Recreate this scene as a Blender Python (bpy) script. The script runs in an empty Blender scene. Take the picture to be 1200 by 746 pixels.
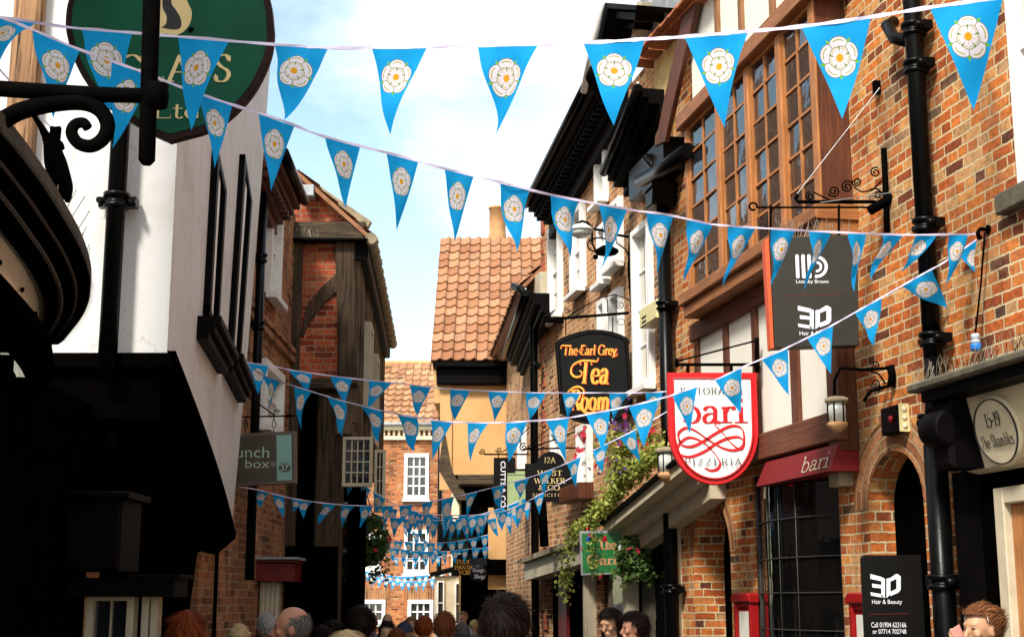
import bpy, bmesh, math, random
from mathutils import Matrix, Vector
from mathutils.noise import noise as pnoise
random.seed(7)
R = math.radians
scene = bpy.context.scene
COL = scene.collection

# ------------------------------------------------------------------ camera
FPX = 1650.0                       # focal length measured on the 1200 px wide photograph
PITCH = math.atan(332.0 / FPX)
EYE = Vector((0.0, 0.0, 1.68))
cd = bpy.data.cameras.new('camera')
cam = bpy.data.objects.new('camera', cd)
COL.objects.link(cam)
cam.location = EYE
cam.rotation_euler = (math.pi / 2 + PITCH, 0, 0)
cd.sensor_width = 36.0
cd.lens = 36.0 * FPX / 1200.0
cd.clip_start = 0.05
cd.clip_end = 3000
scene.camera = cam

# ------------------------------------------------------------------ sky
SUN_EL, SUN_AZ = 47.0, 208.0       # azimuth measured clockwise from +Y
world = bpy.data.worlds.new("World")
scene.world = world
world.use_nodes = True
wn, wl = world.node_tree.nodes, world.node_tree.links
wn.clear()
wo = wn.new('ShaderNodeOutputWorld'); bg = wn.new('ShaderNodeBackground')
sky = wn.new('ShaderNodeTexSky'); sky.sky_type = 'NISHITA'; sky.sun_disc = False
sky.sun_elevation = R(SUN_EL); sky.sun_rotation = R(SUN_AZ)
tc = wn.new('ShaderNodeTexCoord'); mp = wn.new('ShaderNodeMapping')
mp.inputs['Scale'].default_value = (1.0, 1.0, 2.2)
mp.inputs['Location'].default_value = (0.35, 0.1, 0.25)
nz = wn.new('ShaderNodeTexNoise'); nz.inputs['Scale'].default_value = 2.6
nz.inputs['Detail'].default_value = 9; nz.inputs['Roughness'].default_value = 0.55
cr = wn.new('ShaderNodeValToRGB')
cr.color_ramp.elements[0].position = 0.41; cr.color_ramp.elements[1].position = 0.63
mx = wn.new('ShaderNodeMix'); mx.data_type = 'RGBA'
hs = wn.new('ShaderNodeMix'); hs.data_type = 'RGBA'; hs.blend_type = 'MULTIPLY'; hs.inputs[0].default_value = 1
hs.inputs[7].default_value = (1.5, 1.45, 1.15, 1)
wl.new(sky.outputs[0], hs.inputs[6])
wl.new(tc.outputs['Generated'], mp.inputs[0]); wl.new(mp.outputs[0], nz.inputs['Vector'])
wl.new(nz.outputs['Fac'], cr.inputs[0]); wl.new(cr.outputs[0], mx.inputs[0])
wl.new(hs.outputs[2], mx.inputs[6]); mx.inputs[7].default_value = (6.9, 7.1, 7.4, 1)
wl.new(mx.outputs[2], bg.inputs['Color']); bg.inputs['Strength'].default_value = 0.13
wl.new(bg.outputs[0], wo.inputs[0])

# ------------------------------------------------------------------ sun (veiled by thin cloud)
sd = bpy.data.lights.new('sun', 'SUN'); sd.energy = 3.3; sd.angle = R(10); sd.color = (1, 0.955, 0.88)
sun = bpy.data.objects.new('sun', sd); COL.objects.link(sun)
_a, _e = R(SUN_AZ), R(SUN_EL)
_d = Vector((math.sin(_a) * math.cos(_e), math.cos(_a) * math.cos(_e), math.sin(_e)))
sun.rotation_euler = _d.to_track_quat('Z', 'Y').to_euler()
sun.location = (-6, -8, 30)

vs = scene.view_settings
vs.view_transform = 'Standard'; vs.look = 'None'; vs.gamma = 1.0; vs.exposure = 0.86
vs.use_curve_mapping = False
scene.cycles.max_bounces = 6
scene.cycles.diffuse_bounces = 3
scene.cycles.use_denoising = True

# ------------------------------------------------------------------ helpers: points
SP, CP = math.sin(PITCH), math.cos(PITCH)
def ray(u, v):
    a = (u - 600.0) / FPX; b = (373.0 - v) / FPX
    return Vector((a, CP - b * SP, SP + b * CP))
def at(u, v, Y):
    r = ray(u, v)
    return EYE + r * (Y / r.y)
def frame(o, xdir, zdir=(0, 0, 1)):
    x = Vector(xdir).normalized(); z = Vector(zdir).normalized()
    y = z.cross(x).normalized(); z = x.cross(y).normalized()
    m = Matrix((x, y, z)).transposed().to_4x4()
    m.translation = Vector(o)
    return m
def wallframe(xl, yl, xr, yr):       # x runs left to right seen from outside, y inward, z up
    return frame((xl, yl, 0), (xr - xl, yr - yl, 0))
def px(F, u, v, d=0.0):              # where the sight line meets the plane standing d proud of the wall
    inv = F.inverted()
    o = inv @ EYE; r = inv.to_3x3() @ ray(u, v)
    t = (-d - o.y) / r.y
    p = o + r * t
    return (p.x, p.z)
def facing(Y, X=0.0, yaw=0.0):       # a plane across the street, facing the camera
    return frame((X, Y, 0), (math.cos(yaw), math.sin(yaw), 0))

# ------------------------------------------------------------------ helpers: meshes
def rnd(a, b): return random.uniform(a, b)
class MB:
    def __init__(s, F=None):
        s.F = F if F is not None else Matrix.Identity(4)
        s.v = []; s.f = []; s.m = []; s.uv = []; s.sm = []
    def face(s, idx, m=0, uv=None, smooth=False):
        if uv is None:
            P = [s.v[i] for i in idx]
            n = Vector((0, 0, 0))
            for i in range(len(P)):
                a, b = P[i], P[(i + 1) % len(P)]
                n += Vector(((a[1]-b[1])*(a[2]+b[2]), (a[2]-b[2])*(a[0]+b[0]), (a[0]-b[0])*(a[1]+b[1])))
            ax, ay, az = abs(n.x), abs(n.y), abs(n.z)
            if ay >= ax and ay >= az: uv = [(p[0], p[2]) for p in P]
            elif ax >= az: uv = [(p[1] + 0.117, p[2]) for p in P]
            else: uv = [(p[0], p[1]) for p in P]
        s.f.append(tuple(idx)); s.m.append(m); s.uv.append(uv); s.sm.append(smooth)
    def add(s, pts):
        k = len(s.v); s.v.extend([tuple(p) for p in pts]); return k
    def quad(s, a, b, c, d, m=0, uv=None):
        k = s.add([a, b, c, d]); s.face([k, k+1, k+2, k+3], m, uv)
    def box(s, x0, x1, y0, y1, z0, z1, m=0, bev=0.0):
        if x0 > x1: x0, x1 = x1, x0
        if y0 > y1: y0, y1 = y1, y0
        if z0 > z1: z0, z1 = z1, z0
        s.prism([(x0, z0), (x1, z0), (x1, z1), (x0, z1)], y0, y1, m, bev)
    def prism(s, pts, y0, y1, m=0, bev=0.0):
        """polygon in local x-z extruded from y0 (outer) to y1 (inner)"""
        if y0 > y1: y0, y1 = y1, y0
        area = sum(pts[i][0]*pts[(i+1) % len(pts)][1] - pts[(i+1) % len(pts)][0]*pts[i][1] for i in range(len(pts)))
        if area < 0: pts = pts[::-1]
        n = len(pts)
        if bev > 0:
            cx = sum(p[0] for p in pts)/n; cz = sum(p[1] for p in pts)/n
            ins = []
            for i in range(n):
                p0, p1, p2 = Vector(pts[i-1]), Vector(pts[i]), Vector(pts[(i+1) % n])
                e1 = (p1-p0).normalized(); e2 = (p2-p1).normalized()
                nn = Vector((-e1.y-e2.y, e1.x+e2.x))
                if nn.length > 1e-6: nn.normalize()
                c = max(0.4, nn.dot(Vector((-e1.y, e1.x))))
                ins.append(tuple(p1 + nn*(bev/c)))
            rings = [[(p[0], y0, p[1]) for p in ins], [(p[0], y0+bev, p[1]) for p in pts],
                     [(p[0], y1, p[1]) for p in pts]]
        else:
            rings = [[(p[0], y0, p[1]) for p in pts], [(p[0], y1, p[1]) for p in pts]]
        ks = [s.add(r) for r in rings]
        s.face([ks[0]+i for i in range(n)], m)
        for a, b in zip(ks, ks[1:]):
            for i in range(n):
                j = (i+1) % n
                s.face([a+j, a+i, b+i, b+j], m)
        s.face([ks[-1]+i for i in reversed(range(n))], m)
    def tube(s, pts, r, n=8, m=0, closed=False, flat=None):
        """round bar through 3-D points; r a number or a list"""
        P = [Vector(p) for p in pts]; N = len(P)
        rings = []; up = Vector((0, 0, 1)); prev = None
        for i in range(N):
            if closed: t = P[(i+1) % N] - P[i-1]
            else: t = P[min(i+1, N-1)] - P[max(i-1, 0)]
            if t.length < 1e-9: t = Vector((0, 0, 1))
            t.normalize()
            if prev is None:
                a = up if abs(t.z) < 0.9 else Vector((1, 0, 0))
                x = t.cross(a).normalized()
            else:
                x = (prev - t*prev.dot(t))
                x = x.normalized() if x.length > 1e-6 else t.orthogonal().normalized()
            prev = x; y = t.cross(x)
            rr = r[i] if isinstance(r, (list, tuple)) else r
            ring = []
            for k in range(n):
                an = 2*math.pi*k/n
                q = P[i] + x*(math.cos(an)*rr) + y*(math.sin(an)*rr*(flat or 1))
                ring.append(q)
            rings.append(s.add(ring))
        cnt = N if closed else N-1
        L = 0
        for i in range(cnt):
            a = rings[i]; b = rings[(i+1) % N]
            d = (P[(i+1) % N]-P[i]).length
            for k in range(n):
                kk = (k+1) % n
                s.face([a+k, a+kk, b+kk, b+k], m, [(k/n*.3, L), ((k+1)/n*.3, L), ((k+1)/n*.3, L+d), (k/n*.3, L+d)], n > 5)
            L += d
        if not closed:
            s.face([rings[0]+k for k in reversed(range(n))], m)
            s.face([rings[-1]+k for k in range(n)], m)
    def lathe(s, prof, c, n=20, m=0, axis='z', smooth=True):
        rings = []
        for (r, h) in prof:
            ring = []
            for k in range(n):
                a = 2*math.pi*k/n
                if axis == 'z': ring.append((c[0]+r*math.cos(a), c[1]+r*math.sin(a), c[2]+h))
                elif axis == 'y': ring.append((c[0]+r*math.cos(a), c[1]+h, c[2]+r*math.sin(a)))
                else: ring.append((c[0]+h, c[1]+r*math.cos(a), c[2]+r*math.sin(a)))
            rings.append(s.add(ring))
        for a, b in zip(rings, rings[1:]):
            for k in range(n):
                kk = (k+1) % n
                s.face([a+k, a+kk, b+kk, b+k], m, None, smooth)
        s.face([rings[0]+k for k in reversed(range(n))], m)
        s.face([rings[-1]+k for k in range(n)], m)
    def grid(s, fn, nu, nv, m=0, uvf=None, smooth=True):
        k = s.add([fn(i/nu, j/nv) for j in range(nv+1) for i in range(nu+1)])
        for j in range(nv):
            for i in range(nu):
                q = [k+j*(nu+1)+i, k+j*(nu+1)+i+1, k+(j+1)*(nu+1)+i+1, k+(j+1)*(nu+1)+i]
                uv = None
                if uvf:
                    uv = [uvf(i/nu, j/nv), uvf((i+1)/nu, j/nv), uvf((i+1)/nu, (j+1)/nv), uvf(i/nu, (j+1)/nv)]
                s.face(q, m, uv, smooth)
    def build(s, name, mats, parent=None, **tags):
        me = bpy.data.meshes.new(name)
        off = parent_loc(parent)
        me.from_pydata([(s.F @ Vector(p)) - off for p in s.v], [], s.f)
        if not isinstance(mats, (list, tuple)): mats = [mats]
        for mt in mats: me.materials.append(mt)
        ul = me.uv_layers.new(name='UVMap')
        flat = []
        for u in s.uv:
            for c in u: flat.extend((c[0], c[1]))
        ul.data.foreach_set('uv', flat)
        me.polygons.foreach_set('material_index', s.m)
        me.polygons.foreach_set('use_smooth', s.sm)
        me.update()
        return link(name, me, parent, **tags)
def parent_loc(p):
    o = Vector((0, 0, 0))
    while p is not None:
        o = o + Vector(p.location); p = p.parent
    return o
def link(name, me, parent=None, **tags):
    o = bpy.data.objects.new(name, me); COL.objects.link(o)
    if parent is not None: o.parent = parent
    for k, v in tags.items():
        if v: o[k] = v
    return o
def thing(name, label, category, loc=(0, 0, 0), group=None):
    o = bpy.data.objects.new(name, None); COL.objects.link(o)
    o.empty_display_size = 0.2
    o.location = loc; o['label'] = label; o['category'] = category
    if group: o['group'] = group
    return o
def wloc(F, x, y, z): return F @ Vector((x, y, z))

# ------------------------------------------------------------------ materials
class NT:
    def __init__(s, name):
        s.mat = bpy.data.materials.new(name); s.mat.use_nodes = True
        s.n = s.mat.node_tree.nodes; s.l = s.mat.node_tree.links
        s.b = s.n['Principled BSDF']; s.out = s.n['Material Output']
    def node(s, t, **kw):
        x = s.n.new(t)
        for k, v in kw.items(): setattr(x, k, v)
        return x
    def put(s, sock, val):
        if hasattr(val, 'is_output') or isinstance(val, bpy.types.NodeSocket): s.l.new(val, sock)
        elif val is not None:
            if isinstance(val, (tuple, list)) and len(val) == 3 and len(sock.default_value) == 4: val = (*val, 1)
            sock.default_value = val
    def m(s, op, a, b=None, c=None, clamp=False):
        x = s.node('ShaderNodeMath', operation=op, use_clamp=clamp)
        s.put(x.inputs[0], a); s.put(x.inputs[1], b)
        if c is not None: s.put(x.inputs[2], c)
        return x.outputs[0]
    def mix(s, f, a, b, mode='MIX'):
        x = s.node('ShaderNodeMix', data_type='RGBA', blend_type=mode)
        s.put(x.inputs[0], f); s.put(x.inputs[6], a); s.put(x.inputs[7], b)
        return x.outputs[2]
    def uv(s, scale=(1, 1, 1), loc=(0, 0, 0), rot=(0, 0, 0)):
        t = s.node('ShaderNodeTexCoord'); mpn = s.node('ShaderNodeMapping')
        s.l.new(t.outputs['UV'], mpn.inputs[0])
        mpn.inputs['Scale'].default_value = scale; mpn.inputs['Location'].default_value = loc
        mpn.inputs['Rotation'].default_value = rot
        return mpn.outputs[0]
    def obj(s, scale=(1, 1, 1)):
        t = s.node('ShaderNodeTexCoord'); mpn = s.node('ShaderNodeMapping')
        s.l.new(t.outputs['Object'], mpn.inputs[0]); mpn.inputs['Scale'].default_value = scale
        return mpn.outputs[0]
    def noise(s, vec, scale, detail=4, rough=0.55, dist=0.0):
        x = s.node('ShaderNodeTexNoise'); s.l.new(vec, x.inputs['Vector'])
        x.inputs['Scale'].default_value = scale; x.inputs['Detail'].default_value = detail
        x.inputs['Roughness'].default_value = rough; x.inputs['Distortion'].default_value = dist
        return x.outputs['Fac'], x.outputs['Color']
    def ramp(s, fac, stops, interp='LINEAR'):
        x = s.node('ShaderNodeValToRGB'); s.l.new(fac, x.inputs[0]); r = x.color_ramp
        r.interpolation = interp
        while len(r.elements) < len(stops): r.elements.new(0.5)
        for e, (p, c) in zip(r.elements, stops):
            e.position = p; e.color = (*c, 1) if len(c) == 3 else c
        return x.outputs[0]
    def bump(s, h, strength=0.5, dist=0.01):
        x = s.node('ShaderNodeBump'); x.inputs['Strength'].default_value = strength
        x.inputs['Distance'].default_value = dist
        s.l.new(h, x.inputs['Height']); s.l.new(x.outputs[0], s.b.inputs['Normal'])
    def set(s, color=None, rough=None, metal=None, spec=None):
        s.put(s.b.inputs['Base Color'], color); s.put(s.b.inputs['Roughness'], rough)
        s.put(s.b.inputs['Metallic'], metal); s.put(s.b.inputs['Specular IOR Level'], spec)
        return s
def g3(v): return (v, v, v)

def mat_brick(name, stops, mortar, dirt=0.5, stain=(0.02, 0.015, 0.012), bw=0.235, rh=0.076, vertical=False):
    t = NT(name)
    vec = t.uv(rot=(0, 0, R(90) if vertical else 0))
    nf, nc = t.noise(vec, 5.0, 3)
    off = t.node('ShaderNodeVectorMath', operation='MULTIPLY_ADD')
    t.l.new(nc, off.inputs[0]); off.inputs[1].default_value = (0.03, 0.022, 0); t.l.new(vec, off.inputs[2])
    nf2, nc2 = t.noise(vec, 38.0, 2)
    off2 = t.node('ShaderNodeVectorMath', operation='MULTIPLY_ADD')
    t.l.new(nc2, off2.inputs[0]); off2.inputs[1].default_value = (0.017, 0.015, 0); t.l.new(off.outputs[0], off2.inputs[2])
    b = t.node('ShaderNodeTexBrick'); t.l.new(off2.outputs[0], b.inputs['Vector'])
    b.inputs['Color1'].default_value = (0, 0, 0, 1); b.inputs['Color2'].default_value = (1, 1, 1, 1)
    b.inputs['Mortar'].default_value = (0.5, 0.5, 0.5, 1)
    b.inputs['Scale'].default_value = 1; b.inputs['Mortar Size'].default_value = 0.008
    b.inputs['Mortar Smooth'].default_value = 0.25; b.inputs['Brick Width'].default_value = bw
    b.inputs['Row Height'].default_value = rh; b.squash = 0.55; b.squash_frequency = 3
    bc = t.ramp(b.outputs['Color'], stops)
    n1, _ = t.noise(vec, 22, 6, 0.65)
    bc = t.mix(0.75, bc, t.ramp(n1, [(0.3, (0.35, 0.32, 0.3)), (0.5, (0.95, 0.95, 0.95)), (0.7, (1.5, 1.45, 1.4))]), 'MULTIPLY')
    n2, _ = t.noise(vec, 1.1, 5, 0.6)
    n3, _ = t.noise(vec, 60, 3, 0.6)
    mc = t.mix(n3, tuple(c*0.7 for c in mortar), tuple(min(1, c*1.25) for c in mortar))
    c = t.mix(b.outputs['Fac'], bc, mc)
    n4, _ = t.noise(vec, 2.3, 6, 0.7, 0.5)
    c = t.mix(t.ramp(n4, [(0.52, (0, 0, 0)), (0.72, g3(0.28))]), c, tuple(x*1.0 for x in mortar))
    n5, _ = t.noise(t.uv(scale=(1.6, 0.35, 1)), 2.0, 6, 0.65)
    c = t.mix(t.ramp(n5, [(0.46, (0, 0, 0)), (0.74, g3(0.5*dirt+.42))]), c, stain)
    st = t.ramp(n2, [(0.45, (0, 0, 0)), (0.7, (dirt, dirt, dirt))])
    c = t.mix(st, c, stain)
    t.set(c, 0.9, None, 0.2)
    h = t.m('MULTIPLY_ADD', b.outputs['Fac'], -1.0, t.m('MULTIPLY', n1, 0.5))
    t.bump(h, 0.9, 0.012)
    return t.mat
def mat_plain(name, color, rough=0.6, metal=0.0, var=0.25, scale=6.0, bump=0.15, bscale=40, spec=0.4, uvs=(1, 1, 1)):
    t = NT(name)
    vec = t.obj(uvs)
    n1, _ = t.noise(vec, scale, 6, 0.6)
    lo = tuple(c*(1-var) for c in color); hi = tuple(min(1, c*(1+var)) for c in color)
    c = t.ramp(n1, [(0.3, lo), (0.7, hi)])
    n2, _ = t.noise(vec, bscale, 4, 0.6)
    t.set(c, rough, metal, spec)
    if bump: t.bump(n2, bump, 0.004)
    return t.mat
def mat_wood(name, c1, c2, rough=0.6, horizontal=False, contrast=1.0, scale=1.0, crack=0.0, spec=0.3):
    t = NT(name)
    vec = t.uv(scale=((2.2*scale, 40*scale, 1) if horizontal else (40*scale, 2.2*scale, 1)))
    n1, _ = t.noise(vec, 1.0, 6, 0.65, 0.6)
    vec2 = t.uv(); n2, _ = t.noise(vec2, 3.0, 4)
    c = t.ramp(n1, [(0.5-0.22/contrast, c1), (0.5+0.22/contrast, c2)])
    c = t.mix(0.5, c, t.ramp(n2, [(0.3, (0.55, 0.55, 0.55)), (0.7, (1.25, 1.25, 1.25))]), 'MULTIPLY')
    if crack:
        k = t.ramp(n1, [(0.34, (1, 1, 1)), (0.42, (0, 0, 0))])
        c = t.mix(k, c, (0.008, 0.006, 0.004))
    t.set(c, rough, None, spec)
    t.bump(n1, 0.5 + crack, 0.006)
    return t.mat
def mat_plaster(name, color, dirt=(0.3, 0.27, 0.22), amount=0.35, rough=0.85, crack=0.3):
    t = NT(name)
    vec = t.uv(); n1, _ = t.noise(vec, 1.3, 7, 0.62)
    n2, _ = t.noise(t.uv(scale=(5, 0.5, 1)), 1.4, 5, 0.6)
    n3, _ = t.noise(vec, 70, 4, 0.7)
    c = t.mix(t.ramp(n1, [(0.48, (0, 0, 0)), (0.75, g3(amount))]), color, dirt)
    c = t.mix(t.ramp(n2, [(0.52, (0, 0, 0)), (0.78, g3(amount*0.8))]), c, tuple(x*1.2 for x in dirt))
    v = t.node('ShaderNodeTexVoronoi', feature='DISTANCE_TO_EDGE')
    nf, nc = t.noise(vec, 4, 4)
    o = t.node('ShaderNodeVectorMath', operation='MULTIPLY_ADD'); t.l.new(nc, o.inputs[0])
    o.inputs[1].default_value = (0.5, 0.5, 0); t.l.new(vec, o.inputs[2]); t.l.new(o.outputs[0], v.inputs['Vector'])
    v.inputs['Scale'].default_value = 0.8
    k = t.ramp(v.outputs['Distance'], [(0.0, g3(crack)), (0.006, (0, 0, 0))])
    c = t.mix(k, c, (0.2, 0.17, 0.13))
    t.set(c, rough, None, 0.2)
    t.bump(t.m('MULTIPLY_ADD', n3, 0.4, n1), 0.35, 0.01)
    return t.mat
def mat_tile(name, stops, moss=0.3):
    t = NT(name)
    vec = t.uv(); b = t.node('ShaderNodeTexBrick'); t.l.new(vec, b.inputs['Vector'])
    b.offset = 0.0; b.inputs['Color1'].default_value = (0, 0, 0, 1); b.inputs['Color2'].default_value = (1, 1, 1, 1)
    b.inputs['Scale'].default_value = 1; b.inputs['Mortar Size'].default_value = 0.0
    b.inputs['Brick Width'].default_value = 1.0; b.inputs['Row Height'].default_value = 1.0
    c = t.ramp(b.outputs['Color'], stops)
    n1, _ = t.noise(vec, 2.2, 6, 0.65); n2, _ = t.noise(vec, 9, 5, 0.7)
    c = t.mix(0.7, c, t.ramp(n2, [(0.3, (0.55, 0.5, 0.47)), (0.55, (1, 1, 1)), (0.75, (1.35, 1.3, 1.2))]), 'MULTIPLY')
    c = t.mix(t.ramp(n1, [(0.55, (0, 0, 0)), (0.75, g3(moss))]), c, (0.18, 0.15, 0.08))
    t.set(c, 0.85, None, 0.25); t.bump(n2, 0.3, 0.01)
    return t.mat
def mat_glass(name, tint=(0.015, 0.017, 0.02), rough=0.04, wav=0.25, spec=1.0):
    t = NT(name); vec = t.uv()
    n, _ = t.noise(vec, 3.5, 3, 0.5)
    t.set(tint, rough, 0.0, spec); t.b.inputs['IOR'].default_value = 1.6
    t.bump(n, wav, 0.02)
    return t.mat
def mat_leaf(name, c1, c2):
    t = NT(name)
    oi = t.node('ShaderNodeNewGeometry')
    c = t.ramp(oi.outputs['Random Per Island'], [(0.0, c1), (1.0, c2)])
    t.set(c, 0.6, None, 0.3)
    tr = t.node('ShaderNodeBsdfTranslucent'); t.l.new(c, tr.inputs['Color'])
    ms = t.node('ShaderNodeMixShader'); ms.inputs[0].default_value = 0.35
    t.l.new(t.b.outputs[0], ms.inputs[1]); t.l.new(tr.outputs[0], ms.inputs[2]); t.l.new(ms.outputs[0], t.out.inputs[0])
    return t.mat

M = {}
M['brick_warm'] = mat_brick('brick_warm', [(0.0, (0.10, 0.035, 0.02)), (0.14, (0.38, 0.08, 0.02)), (0.42, (0.64, 0.20, 0.04)), (0.62, (0.5, 0.11, 0.024)), (0.82, (0.66, 0.29, 0.08)), (0.95, (0.55, 0.30, 0.13)), (1.0, (0.08, 0.04, 0.03))], (0.68, 0.53, 0.30), 0.35)
M['brick_tea'] = mat_brick('brick_tea', [(0.0, (0.13, 0.05, 0.03)), (0.2, (0.42, 0.17, 0.07)), (0.5, (0.6, 0.3, 0.13)), (0.75, (0.45, 0.17, 0.07)), (0.92, (0.62, 0.4, 0.2)), (1.0, (0.12, 0.07, 0.05))], (0.72, 0.55, 0.32), 0.25)
M['brick_red'] = mat_brick('brick_red', [(0.0, (0.2, 0.035, 0.018)), (0.3, (0.48, 0.075, 0.03)), (0.6, (0.62, 0.13, 0.045)), (0.85, (0.4, 0.06, 0.03)), (1.0, (0.66, 0.22, 0.09))], (0.45, 0.28, 0.16), 0.35)
M['brick_old'] = mat_brick('brick_old', [(0.0, (0.14, 0.05, 0.03)), (0.3, (0.36, 0.12, 0.055)), (0.6, (0.5, 0.19, 0.08)), (0.85, (0.32, 0.14, 0.08)), (1.0, (0.55, 0.28, 0.13))], (0.46, 0.32, 0.18), 0.4)
M['brick_far'] = mat_brick('brick_far', [(0.0, (0.16, 0.045, 0.02)), (0.3, (0.42, 0.12, 0.04)), (0.6, (0.56, 0.2, 0.07)), (0.85, (0.36, 0.1, 0.04)), (1.0, (0.5, 0.28, 0.14))], (0.45, 0.27, 0.14), 0.3)
M['brick_arch'] = mat_brick('brick_arch', [(0.0, (0.2, 0.07, 0.03)), (0.4, (0.42, 0.15, 0.055)), (0.7, (0.5, 0.25, 0.11)), (1.0, (0.3, 0.11, 0.05))], (0.48, 0.34, 0.18), 0.3, bw=1.0, rh=0.075, vertical=True)
M['white_render'] = mat_plaster('white_render', (0.70, 0.69, 0.675), (0.42, 0.38, 0.32), 0.6)
M['cream_panel'] = mat_plaster('cream_panel', (0.80, 0.76, 0.66), (0.5, 0.42, 0.3), 0.15, crack=0.05)
M['yellow_plaster'] = mat_plaster('yellow_plaster', (0.62, 0.44, 0.19), (0.3, 0.2, 0.09), 0.5, crack=0.6)
M['orange_plaster'] = mat_plaster('orange_plaster', (0.60, 0.36, 0.15), (0.5, 0.2, 0.05), 0.35, crack=0.1)
M['cream_far'] = mat_plaster('cream_far', (0.72, 0.68, 0.48), (0.4, 0.35, 0.22), 0.25, crack=0.0)
M['cream_paint'] = mat_plain('cream_paint', (0.55, 0.47, 0.33), 0.5, var=0.12, bump=0.1)
M['fascia_cream'] = mat_plain('fascia_cream', (0.66, 0.56, 0.38), 0.55, var=0.1, bump=0.05)
M['white_paint'] = mat_plain('white_paint', (0.8, 0.78, 0.74), 0.45, var=0.08, bump=0.1)
M['black_paint'] = mat_plain('black_paint', (0.0025, 0.002, 0.002), 0.55, var=0.5, bump=0.25, spec=0.06)
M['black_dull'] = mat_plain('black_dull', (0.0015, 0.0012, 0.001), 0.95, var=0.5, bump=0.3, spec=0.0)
M['iron'] = mat_plain('iron', (0.0015, 0.0012, 0.001), 0.85, var=0.6, bump=0.6, spec=0.02, scale=20)
M['pipe'] = mat_plain('pipe', (0.002, 0.002, 0.002), 0.3, var=0.5, bump=0.25, spec=0.12, scale=15)
M['lead'] = mat_plain('lead', (0.3, 0.31, 0.32), 0.6, var=0.3, bump=0.2)
M['stone'] = mat_plain('stone', (0.3, 0.24, 0.15), 0.9, var=0.35, bump=0.5, bscale=25)
M['ledge_dark'] = mat_plain('ledge_dark', (0.045, 0.036, 0.024), 0.9, var=0.7, bump=0.5, bscale=25)
M['stone_dark'] = mat_plain('stone_dark', (0.09, 0.075, 0.05), 0.9, var=0.5, bump=0.5, bscale=25)
M['wood_bay'] = mat_wood('wood_bay', (0.26, 0.085, 0.022), (0.55, 0.23, 0.075), 0.4)
M['wood_bay_h'] = mat_wood('wood_bay_h', (0.2, 0.065, 0.02), (0.42, 0.17, 0.055), 0.45, horizontal=True)
M['wood_dark'] = mat_wood('wood_dark', (0.05, 0.015, 0.007), (0.16, 0.05, 0.02), 0.55)
M['wood_beam'] = mat_wood('wood_beam', (0.07, 0.02, 0.008), (0.2, 0.07, 0.03), 0.6, horizontal=True)
M['wood_stud'] = mat_wood('wood_stud', (0.14, 0.055, 0.02), (0.36, 0.17, 0.07), 0.6)
M['timber_old'] = mat_wood('timber_old', (0.008, 0.005, 0.003), (0.12, 0.075, 0.04), 0.85, crack=0.5, scale=0.8)
M['timber_grey'] = mat_wood('timber_grey', (0.02, 0.012, 0.007), (0.24, 0.16, 0.09), 0.85, crack=0.4, scale=0.7)
M['timber_old_h'] = mat_wood('timber_old_h', (0.012, 0.008, 0.005), (0.13, 0.09, 0.05), 0.85, horizontal=True, crack=0.4, scale=0.8)
M['bark'] = mat_wood('bark', (0.07, 0.03, 0.015), (0.5, 0.28, 0.14), 0.9, crack=0.9, scale=0.7)
M['tile'] = mat_tile('tile', [(0.0, (0.27, 0.115, 0.055)), (0.4, (0.36, 0.17, 0.085)), (0.7, (0.42, 0.225, 0.12)), (1.0, (0.29, 0.15, 0.085))], 0.8)
M['tile_far'] = mat_tile('tile_far', [(0.0, (0.28, 0.13, 0.065)), (0.5, (0.4, 0.21, 0.11)), (1.0, (0.45, 0.27, 0.15))], 0.4)
M['tile_plain'] = mat_plain('tile_plain', (0.42, 0.13, 0.05), 0.8, var=0.4, bump=0.4)
M['clay'] = mat_plain('clay', (0.5, 0.27, 0.12), 0.85, var=0.25)
M['glass'] = mat_glass('glass')
M['glass_near'] = mat_glass('glass_near', (0.004, 0.004, 0.004), 0.02, 0.12, 0.25)
M['glass_far'] = mat_glass('glass_far', (0.02, 0.018, 0.015), 0.15, 0.2)
M['mirror_glass'] = mat_plain('mirror_glass', (0.9, 0.88, 0.84), 0.06, metal=1.0, var=0.1, bump=0.05, bscale=6)
M['bow_glass'] = mat_plain('bow_glass', (0.6, 0.6, 0.6), 0.04, metal=1.0, var=0.1, bump=0.05, bscale=5)
M['curtain'] = mat_plain('curtain', (0.6, 0.58, 0.5), 0.9, var=0.1)
M['red_case'] = mat_plain('red_case', (0.28, 0.004, 0.005), 0.45, var=0.15, bump=0.05)
M['red_paint'] = mat_plain('red_paint', (0.55, 0.006, 0.008), 0.4, var=0.12, bump=0.05)
M['red_dark'] = mat_plain('red_dark', (0.16, 0.012, 0.01), 0.5, var=0.3)
M['red_canvas'] = mat_plain('red_canvas', (0.16, 0.004, 0.005), 0.7, var=0.15, bump=0.2)
M['orange_edge'] = mat_plain('orange_edge', (0.75, 0.09, 0.02), 0.5, var=0.1)
M['sign_white'] = mat_plain('sign_white', (0.74, 0.74, 0.73), 0.4, var=0.05, bump=0)
M['sign_black'] = mat_plain('sign_black', (0.005, 0.0045, 0.004), 0.45, var=0.35, bump=0.05, scale=3, spec=0.15)
M['sign_brown'] = mat_plain('sign_brown', (0.022, 0.018, 0.011), 0.45, var=0.2, bump=0.05)
M['sign_taupe'] = mat_plain('sign_taupe', (0.075, 0.06, 0.042), 0.5, var=0.15, bump=0.05)
M['sign_taupe_rim'] = mat_plain('sign_taupe_rim', (0.13, 0.10, 0.075), 0.5, var=0.15, bump=0.05)
M['aqua'] = mat_plain('aqua', (0.24, 0.46, 0.38), 0.5, var=0.05, bump=0)
M['aqua_text'] = mat_plain('aqua_text', (0.42, 0.56, 0.46), 0.5, var=0.05, bump=0)
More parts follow.
